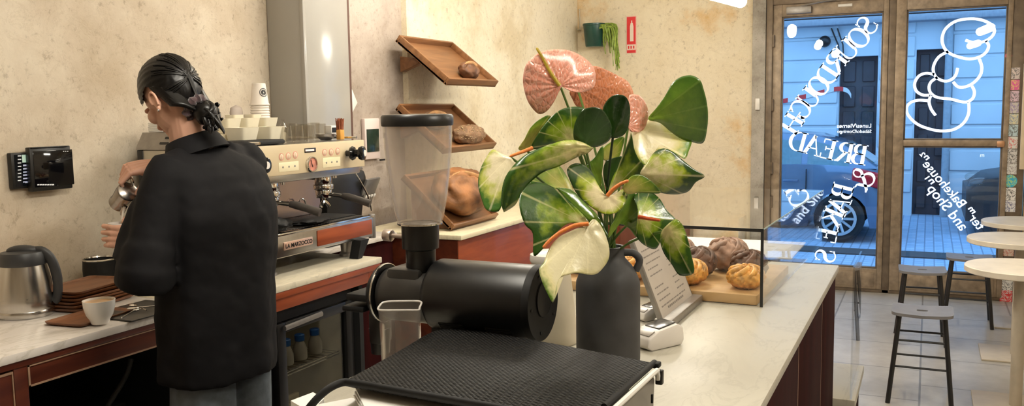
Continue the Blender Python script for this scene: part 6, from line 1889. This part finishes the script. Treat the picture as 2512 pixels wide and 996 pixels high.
# ------------------------------------------------------------------ the person at the worktop
M_SKIN = plain('skin', (.60, .335, .235), .5, var=.06, scale=12, sss=.08)
M_HAIR = plain('black_hair', (.0030, .0026, .0026), .34, var=.5, scale=14, spec=.35)
M_SHIRT = plain('black_twill', (.0052, .005, .0062), .8, var=.25, scale=6, bmp=.25, spec=.22)
M_JEAN = plain('grey_denim', (.14, .17, .20), .8, var=.2, scale=30, bmp=.2)
M_SHOE = plain('black_leather', (.012, .012, .012), .4, var=.1)
PT_ = thing('person', 'person in a black shirt with tied back black hair pouring milk, seen from behind', 'person', (2.12, 2.07, 0))

HEAD = V((2.050, 2.140, 1.655))
hf = V((.13, .74, -.66)).normalized()
hs = V((-1, .04, .06)); hs = (hs - hf * hs.dot(hf)).normalized()      # towards the left ear
hu = hs.cross(hf) if hs.cross(hf).z > 0 else hf.cross(hs)
def hp(a, b2, c_): return HEAD + hs * a + hf * b2 + hu * c_

CUPC = Dp(297, 567, 2.86)
LSH, LEL = V((1.945, 2.07, 1.415)), V((1.865, 2.085, 1.135))
VD = (CUPC - CAM).normalized()
LWR = CUPC + RT * .046 - VD * .050 - V((0, 0, .022))
RSH, REL, RWR = V((2.285, 2.075, 1.435)), V((2.345, 2.300, 1.405)), V((2.105, 2.262, 1.437))

bd = MB()
def cap(p0, p1, r0, r1, n=16, k=5):
    """tapered limb with rounded ends"""
    p0, p1 = V(p0), V(p1); d = (p1 - p0).normalized(); pts = []; rs = []
    for i in range(4): a = i / 4 * PI / 2; pts.append(p0 - d * r0 * math.cos(a)); rs.append(max(.0008, r0 * math.sin(a)))
    for i in range(k + 1): f = i / k; pts.append(p0.lerp(p1, f)); rs.append(r0 + (r1 - r0) * f)
    for i in range(1, 5): a = i / 4 * PI / 2; pts.append(p1 + d * r1 * math.sin(a)); rs.append(max(.0008, r1 * math.cos(a)))
    bd.tube(pts, rs, n)
# head
bd.ell(hp(0, -.012, .022), (.074, .094, .092), hs, hf)
bd.ell(hp(0, .022, -.045), (.058, .066, .075), hs, hf)
bd.ell(hp(0, .052, -.090), (.034, .036, .026), hs, hf)          # chin
for s in (-1, 1):
    bd.ell(hp(s * .040, .052, -.028), (.026, .030, .026), hs, hf)   # cheeks
    bd.ell(hp(s * .030, .078, .014), (.018, .012, .009), hs, hf)    # brow
    e = hp(s * .074, -.016, -.030)
    bd.ell(e, (.005, .014, .027), (hs * .9 - hf * .35), hf); bd.ell(e - hu * .024 + hf * .004 + hs * s * .002, (.006, .008, .009), hs, hf)
    eo = e + hs * s * .006
    bd.tube(crom([eo + hf * .013 - hu * .004, eo + hf * .014 + hu * .014, eo + hf * .004 + hu * .028, eo - hf * .010 + hu * .027 + hs * s * .002, eo - hf * .018 + hu * .012 + hs * s * .003, eo - hf * .016 - hu * .006 + hs * s * .002, eo - hf * .007 - hu * .020], 4), .0042, 8)
cap(hp(0, .086, .004), hp(0, .108, -.030), .008, .012)
bd.ell(hp(0, .104, -.034), (.017, .012, .009), hs, hf)
bd.ell(hp(0, .084, -.062), (.022, .012, .007), hs, hf); bd.ell(hp(0, .081, -.074), (.020, .012, .008), hs, hf)
cap(hp(0, -.026, -.05), (2.09, 2.08, 1.44), .048, .058)
cap(hp(0, .0, -.07), (2.085, 2.10, 1.45), .048, .055)
# trunk
cap((2.10, 2.07, 1.36), (2.11, 2.06, 1.10), .125, .115); cap((2.02, 2.07, 1.38), (2.20, 2.07, 1.39), .085, .085); cap((2.11, 2.06, 1.1), (2.12, 2.07, .92), .12, .135)
# arms
cap(LSH, LEL, .052, .042); cap(LEL, LWR, .042, .028)
cap(RSH, REL, .046, .040); cap(REL, RWR, .041, .027)


def hand(w, f, n, side, curls, thumb, s=1.0, spread=.05):
    """w wrist, f along the palm, n palm normal, side +1/-1 picks the thumb edge"""
    w, f, n = V(w), V(f).normalized(), V(n); n = (n - f * n.dot(f)).normalized(); t_ = f.cross(n) * side
    for k, o in enumerate((.0285, .0095, -.0095, -.0275)):
        bd.tube([w + t_ * o * .55, w + f * .045 * s + t_ * o * .9, w + f * .084 * s + t_ * o], [.0135, .0140, .0100], 12)
    bd.ell(w + f * .035 * s + t_ * .022 + n * .008, (.016, .028, .013), t_, f)
    for k, (o, ln) in enumerate(zip((.030, .0102, -.0100, -.029), (1.0, 1.10, 1.02, .80))):
        p = w + f * .088 * s + t_ * o; d = (f + t_ * (o * spread / .03)).normalized(); pts = [p - d * .012, p]; rs = [.0084, .0085]
        ax = d.cross(n).normalized()
        for seg, (l_, r_) in enumerate(zip((.043, .026, .021), (.0079, .0074, .0062))):
            d = Quaternion(ax, math.radians(curls[k][seg])) @ d
            p = p + d * l_ * ln * s; pts.append(p); rs.append(r_ * (.9 if k == 3 else 1))
        p = p + d * .004; pts.append(p); rs.append(.003)
        bd.tube(pts, rs, 12)
    p = w + f * .028 * s + t_ * .026 + n * .006; pts = [p]; rs = [.014]
    for (a, b2, c_), l_, r_ in zip(thumb, (.042, .033, .026), (.0115, .0100, .0082)):
        p = p + (t_ * a + f * b2 + n * c_).normalized() * l_ * s; pts.append(p); rs.append(r_)
    pts.append(p + (pts[-1] - pts[-2]).normalized() * .005); rs.append(.003)
    bd.tube(pts, rs, 12)


# left hand closed round the cup, right hand round the jug's handle
hand(LWR, -RT * .96 + UP * .06 + VD * .12, VD, -1, [(30, 52, 36), (32, 56, 36), (36, 56, 36), (42, 56, 36)], [(.55, .6, .45), (.2, .6, .8), (-.1, .5, .9)])
JUGH = Dp(318, 444, 2.86)
rf = V((-.72, .40, -.10)).normalized()
RW2 = JUGH - rf * .085 + V((0, 0, .038))
hand(RW2, rf, V((.25, .35, -1)), -1 if rf.cross(V((.25, .35, -1))).dot(V((0, -1, 0))) < 0 else 1, [(42, 62, 40), (52, 66, 40), (60, 66, 42), (66, 66, 42)], [(.55, .55, .6), (.1, .65, .75), (-.2, .5, .85)])
cap(RWR, RW2, .027, .021)
body = bd.build('body', M_SKIN, PT_, 80)
remesh(body, .0024, 2, .4)
st = MB(); st.ell(hp(.079, -.010, -.060), (.004, .004, .004)); st.build('ear_stud', M_CHROME, PT_)

# hair ------------------------------------------------------------
hm = MB()
bund = (hu * -.36 - hf * .93).normalized()
bx_, by_, _ = frame(bund)
def hairline(y):
    pts = [(-1.2, -.92), (-.75, -.90), (-.48, -.80), (-.33, -.50), (-.22, -.14), (-.10, .02), (.10, .04), (.4, -.12), (.62, -.08), (.85, .30), (1.2, .5)]
    for (a, r0), (b2, r1) in zip(pts, pts[1:]):
        if a <= y <= b2: return r0 + (r1 - r0) * (y - a) / (b2 - a)
    return .6
nu_, nv_ = 120, 60
R_ = (.0845, .107, .113); HC_ = hp(0, -.014, .018)
grid = []
for i in range(nv_ + 1):
    row = []
    tt = PI * i / nv_
    for j in range(nu_):
        a = 2 * PI * j / nu_
        q = V((math.sin(tt) * math.cos(a), math.sin(tt) * math.sin(a), math.cos(tt)))       # side, forward, up
        wq = hs * q.x + hf * q.y + hu * q.z
        ang = math.atan2(wq.dot(by_), wq.dot(bx_)); dist = math.acos(max(-1, min(1, wq.dot(bund))))
        g = 1 + (.011 * math.sin(ang * 34 + 2.5 * math.sin(dist * 2)) + .008 * math.sin(ang * 71)) * min(1, dist * 1.2) + .018 * noise.noise(wq * 2)
        sx = (1 if abs(q.z) > 0 else 1)
        p = HC_ + hs * (R_[0] * q.x * g) + hf * (R_[1] * q.y * g) + hu * (R_[2] * q.z * g)
        row.append((hm.bm.verts.new(p), q))
    grid.append(row)
for i in range(nv_):
    for j in range(nu_):
        cs_ = [grid[i][j], grid[i + 1][j], grid[i + 1][(j + 1) % nu_], grid[i][(j + 1) % nu_]]
        if sum(1 for v_, q in cs_ if q.z >= hairline(q.y)) >= 3:
            try: hm.bm.faces.new([v_[0] for v_ in cs_])
            except ValueError: pass
loose = [v_ for v_ in hm.bm.verts if not v_.link_faces]
bmesh.ops.delete(hm.bm, geom=loose, context='VERTS')
bmesh.ops.remove_doubles(hm.bm, verts=hm.bm.verts[:], dist=.0002)
# strands gathered from the sides into the tie, the knot, and the tail
BUN = Dp(497, 276, 2.69)
rnd = random.Random(5)
for i in range(70):
    a = rnd.uniform(0, 2 * PI); dd = rnd.uniform(.75, 1.25)
    wq = (bund * math.cos(dd) + (bx_ * math.cos(a) + by_ * math.sin(a)) * math.sin(dd))
    ql = V((wq.dot(hs), wq.dot(hf), wq.dot(hu)))
    if ql.z < hairline(ql.y) + .12: continue
    pts = []
    for k in range(7):
        d2 = dd * (1 - k / 6.5); w2 = (bund * math.cos(d2) + (bx_ * math.cos(a) + by_ * math.sin(a)) * math.sin(d2))
        pts.append(HC_ + hs * (R_[0] * 1.01 * w2.dot(hs)) + hf * (R_[1] * 1.01 * w2.dot(hf)) + hu * (R_[2] * 1.01 * w2.dot(hu)))
    hm.tube(crom(pts + [BUN], 3), .0026, 6)
for s in (1, -1):
    for i in range(20):
        f_ = i / 19
        p0 = hp(s * (.080 - .012 * f_), -.030 - .020 * f_, .010 - .088 * f_)
        md = hp(s * (.066 - .018 * f_), -.085 - .004 * f_, -.015 - .075 * f_)
        hm.tube(bez(p0, md, BUN + V((0, 0, -.008 * f_)), 10), [.003, .006, .0078, .0085, .0085, .008, .008, .007, .006, .005, .004], 8)
for i in range(26):
    a = rnd.uniform(0, 2 * PI); r_ = rnd.uniform(.018, .034); tl_ = V((rnd.uniform(-1, 1), rnd.uniform(-1, 1), rnd.uniform(-1, 1))).normalized()
    x_, y_, _z = frame(tl_); c0 = BUN + V((.010, -.016, -.004)) + V((rnd.uniform(-.018, .018), rnd.uniform(-.014, .014), rnd.uniform(-.026, .018)))
    hm.tube([c0 + (x_ * math.cos(a + k * .55) + y_ * math.sin(a + k * .55)) * r_ for k in range(8)], [.003, .006, .007, .0075, .0075, .007, .006, .002], 7)
hm.ell(BUN + V((.004, -.010, -.002)), (.036, .036, .036), fn=lambda q: 1 + .2 * noise.noise(q * 4))
for i in range(22):
    p0 = BUN + V((rnd.uniform(-.02, .03), rnd.uniform(-.03, .01), rnd.uniform(-.02, .02)))
    e_ = Dp(rnd.uniform(508, 552), rnd.uniform(305, 338), 2.66)
    md = p0.lerp(e_, .5) + V((rnd.uniform(-.012, .012), -.014, rnd.uniform(-.008, .014)))
    hm.tube(bez(p0, md, e_, 8), [.005, .0058, .006, .006, .0056, .005, .004, .003, .001], 6)
for i in range(0):
    e_ = Dp(rnd.uniform(428, 445), rnd.uniform(318, 340), 2.67); p0 = hp(.035 + rnd.uniform(-.01, .01), -.085, -.075)
    hm.tube(bez(p0, p0.lerp(e_, .5) + hs * .01, e_, 6), [.002, .002, .0018, .0016, .0014, .0011, .0006], 5)
hair = hm.build('hair', M_HAIR, PT_, 75)
sc_ = MB(); tx, ty, tz = frame((BUN - HC_).normalized())
cc = BUN.lerp(HC_, .20)
sc_.tube([cc + (tx * math.cos(2 * PI * k / 36) + ty * math.sin(2 * PI * k / 36)) * (.031 + .003 * math.sin(k * 2.2)) for k in range(36)], [.0125 + .003 * math.sin(k * 1.7) for k in range(36)], 10, closed=True)
scr_ = sc_.build('scrunchie', plain('plum_velvet', (.050, .022, .026), .8, var=.3, scale=40, sheen=.5), PT_)

# shirt -----------------------------------------------------------
sh = MB()
def ering(c_, rx, ry, yaw=0, n=48, wob=0, ph=0):
    out = []
    for j in range(n):
        a = 2 * PI * j / n
        e = .86; x = math.copysign(abs(math.cos(a)) ** e, math.cos(a)) * rx; y = math.copysign(abs(math.sin(a)) ** e, math.sin(a)) * ry
        kk = 1 + wob * (math.sin(a * 5 + ph) + .6 * math.sin(a * 9 - ph * 1.7))
        out.append(V(c_) + V((x * kk, y * kk, 0)))
    return out
prof = [(.765, 2.118, 2.066, .192, .162, .030), (.80, 2.120, 2.065, .194, .162, .028), (.88, 2.122, 2.064, .196, .160, .025), (.98, 2.124, 2.062, .198, .157, .022), (1.08, 2.126, 2.058, .201, .154, .020), (1.18, 2.128, 2.05, .205, .152, .016),
        (1.28, 2.128, 2.045, .210, .150, .009), (1.36, 2.122, 2.050, .205, .138, .006), (1.41, 2.118, 2.055, .196, .122, .004), (1.45, 2.112, 2.062, .170, .100, .002), (1.478, 2.103, 2.074, .120, .082, 0), (1.495, 2.096, 2.084, .078, .072, 0)]
rings = []
for k_, (zz, x, y, rx, ry, wb) in enumerate(prof): rings.append(ering((x, y, zz), rx, ry, 0, 96, wb, 1.2 + zz * 1.4))
sh.loft(rings)
def scap(pts, rs, n=20, ends=(True, True)):
    sh.tube(pts, rs, n)
d_ = (LEL - LSH).normalized()
scap(crom([LSH + V((.10, 0, .045)), LSH + V((.03, .0, .012)), LSH + d_ * .06, LSH + d_ * .14 + V((-.004, .0, 0)), LSH + d_ * .22 + V((-.008, -.004, 0)), LEL + V((-.004, -.01, .01)), LEL + V((-.0, -.0, -.035))], 4),
     [.055] * 4 + [.070] * 4 + [.070] * 4 + [.071] * 4 + [.078] * 4 + [.086] * 4 + [.080])
# cloth hanging forward over the left forearm, as far as the cuff
scap(crom([LEL + V((.0, -.01, .02)), LEL + V((.010, .04, .004)), LEL.lerp(LWR, .55) + V((.005, .0, -.004))], 4), [.074] * 4 + [.060] * 4 + [.048])
scap(crom([LSH + V((0, .02, -.06)), LSH.lerp(LEL, .5) + V((.0, .05, 0)), LEL + V((.0, .05, .03))], 4), [.062] * 4 + [.060] * 4 + [.060])
d2 = (REL - RSH).normalized()
scap(crom([RSH + V((-.10, -.01, .018)), RSH + V((-.03, 0, .004)), RSH + d2 * .06, RSH + d2 * .15 + V((0, 0, -.012)), REL + V((.0, .0, -.016)), REL.lerp(RWR, .38) + V((0, 0, -.012))], 4),
     [.060] * 4 + [.066] * 4 + [.070] * 4 + [.074] * 4 + [.070] * 4 + [.052])
sh.ell(RSH + V((.004, -.004, .002)), (.076, .074, .072))
sh.ell(REL + V((.004, .004, -.006)), (.072, .070, .070))
scap([RSH + V((0, 0, -.02)), RSH + V((.0, -.0, -.14)), RSH + V((-.02, 0, -.26))], [.066, .07, .06])
shirt = sh.build('shirt', M_SHIRT, PT_, 80)
remesh(shirt, .0075, 5, .5)
tex = bpy.data.textures.new('cloth_wrinkle', 'CLOUDS'); tex.noise_scale = .16; tex.noise_depth = 3
dm = shirt.modifiers.new('wrinkles', 'DISPLACE'); dm.texture = tex; dm.texture_coords = 'GLOBAL'; dm.strength = .022; dm.mid_level = .5
cl = MB()
cx0 = V((2.090, 2.086, 1.484)); nrm_ = V((-.10, .34, 1)).normalized(); x_, y_, _q = frame(nrm_)
NN = 48
def cring(r, h): return [cx0 + (x_ * math.cos(2 * PI * j / NN) + y_ * math.sin(2 * PI * j / NN)) * r + nrm_ * h for j in range(NN)]
cl.loft([cring(.068, -.01), cring(.069, .030), cring(.073, .046), cring(.080, .044), cring(.094, .012), cring(.104, -.014), cring(.098, -.016), cring(.086, .012), cring(.075, .034)], cap=False)
cl.build('collar', M_SHIRT, shirt, 60)
# trousers and shoes
tr_m = MB()
for s, x in ((-1, 2.035), (1, 2.205)):
    tr_m.loft([ering((x - s * .01, 2.06, .90), .085, .105, n=28), ering((x, 2.055, .80), .088, .10, n=28, wob=.012, ph=s), ering((x, 2.06, .62), .092, .10, n=28, wob=.02, ph=2 + s), ering((x, 2.065, .48), .082, .09, n=28, wob=.01), ering((x, 2.05, .28), .078, .085, n=28, wob=.015), ering((x, 2.04, .07), .080, .088, n=28, wob=.03)])
tr_m.loft([ering((2.12, 2.06, .78), .165, .12, n=36), ering((2.12, 2.06, .90), .16, .12, n=36), ering((2.12, 2.06, 1.02), .15, .115, n=36)])
trs = tr_m.build('trousers', M_JEAN, PT_, 80); remesh(trs, .012, 3, .5)
for x in (2.035, 2.205):
    sm = MB(); sm.loft([ering((x, 2.08, .003), .048, .135, n=28), ering((x, 2.08, .03), .05, .138, n=28), ering((x, 2.07, .06), .046, .12, n=28), ering((x, 2.035, .085), .042, .08, n=28)]); sm.build('shoe', M_SHOE, PT_)

# cup and jug held by the person
t = thing('held_cup', 'white cup held in the left hand under the milk jug', 'cup', CUPC - V((0, 0, .04)))
c = MB(); cb0 = CUPC - V((0, 0, .040)); c.lathe([(.020, 0), (.023, .003), (.030, .02), (.036, .045), (.038, .068), (.036, .068), (.033, .042), (.02, .008), (0, .006)], cb0, n=36); c.build('bowl', M_WHITE, t)
c = MB(); c.lathe([(.034, .056), (.034, .058), (0, .058)], cb0, n=30); c.build('coffee', bpy.data.materials['milk_coffee'], t)
jc = Dp(305, 481, 2.86)
ja = (V((-.42, .34, -.62))).normalized()                  # towards the mouth of the jug
t = thing('milk_pitcher', 'steel milk pitcher tipped by the right hand, pouring into the held cup', 'pitcher', jc)
back = (CAM - jc).normalized()
ja = (ja * .55 - back * .75).normalized()
c = MB(); o = jc - ja * .035; hint = V((0, 0, -1))
c.lathe([(0, -.001), (.030, 0), (.0345, .004), (.0345, .02), (.030, .06), (.029, .078), (.031, .085), (.029, .085), (.027, .06), (.03, .02), (0, .01)], o, ja, 40, hint=hint)
xx_, yy_, _z2 = frame(ja, V((0, 0, -1)))
c.tube([o + ja * .055 + xx_ * .026, o + ja * .078 + xx_ * .033, o + ja * .090 + xx_ * .042], [.012, .010, .005], 10, flat=.8)
c.build('body', plain('dark_steel', (.30, .27, .24), .25, 1.0, var=.2, scale=20), t)
c = MB(); hnd = [o + ja * .07 - xx_ * .028, JUGH + V((.0, .0, .010)), JUGH + V((.004, -.006, -.014)), o + ja * .012 - xx_ * .032]
c.tube(crom(hnd, 5), .0055, 10, flat=1.4); c.build('handle', M_CHROME, t)
mk = MB(); sp0 = Dp(306, 507, 2.85)
mk.tube(bez(sp0, Dp(300, 520, 2.855), Dp(298, 553, 2.86), 8), [.0045, .004, .0036, .0034, .0032, .003, .003, .003, .003], 10)
tag(whole(mk.build('milk_stream', plain('milk', (.84, .80, .70), .3, var=.02)), sp0), 'thin white stream of milk falling from the pitcher into the held cup', 'milk')
for o in bpy.data.objects:
    if '_o' in o: del o['_o']
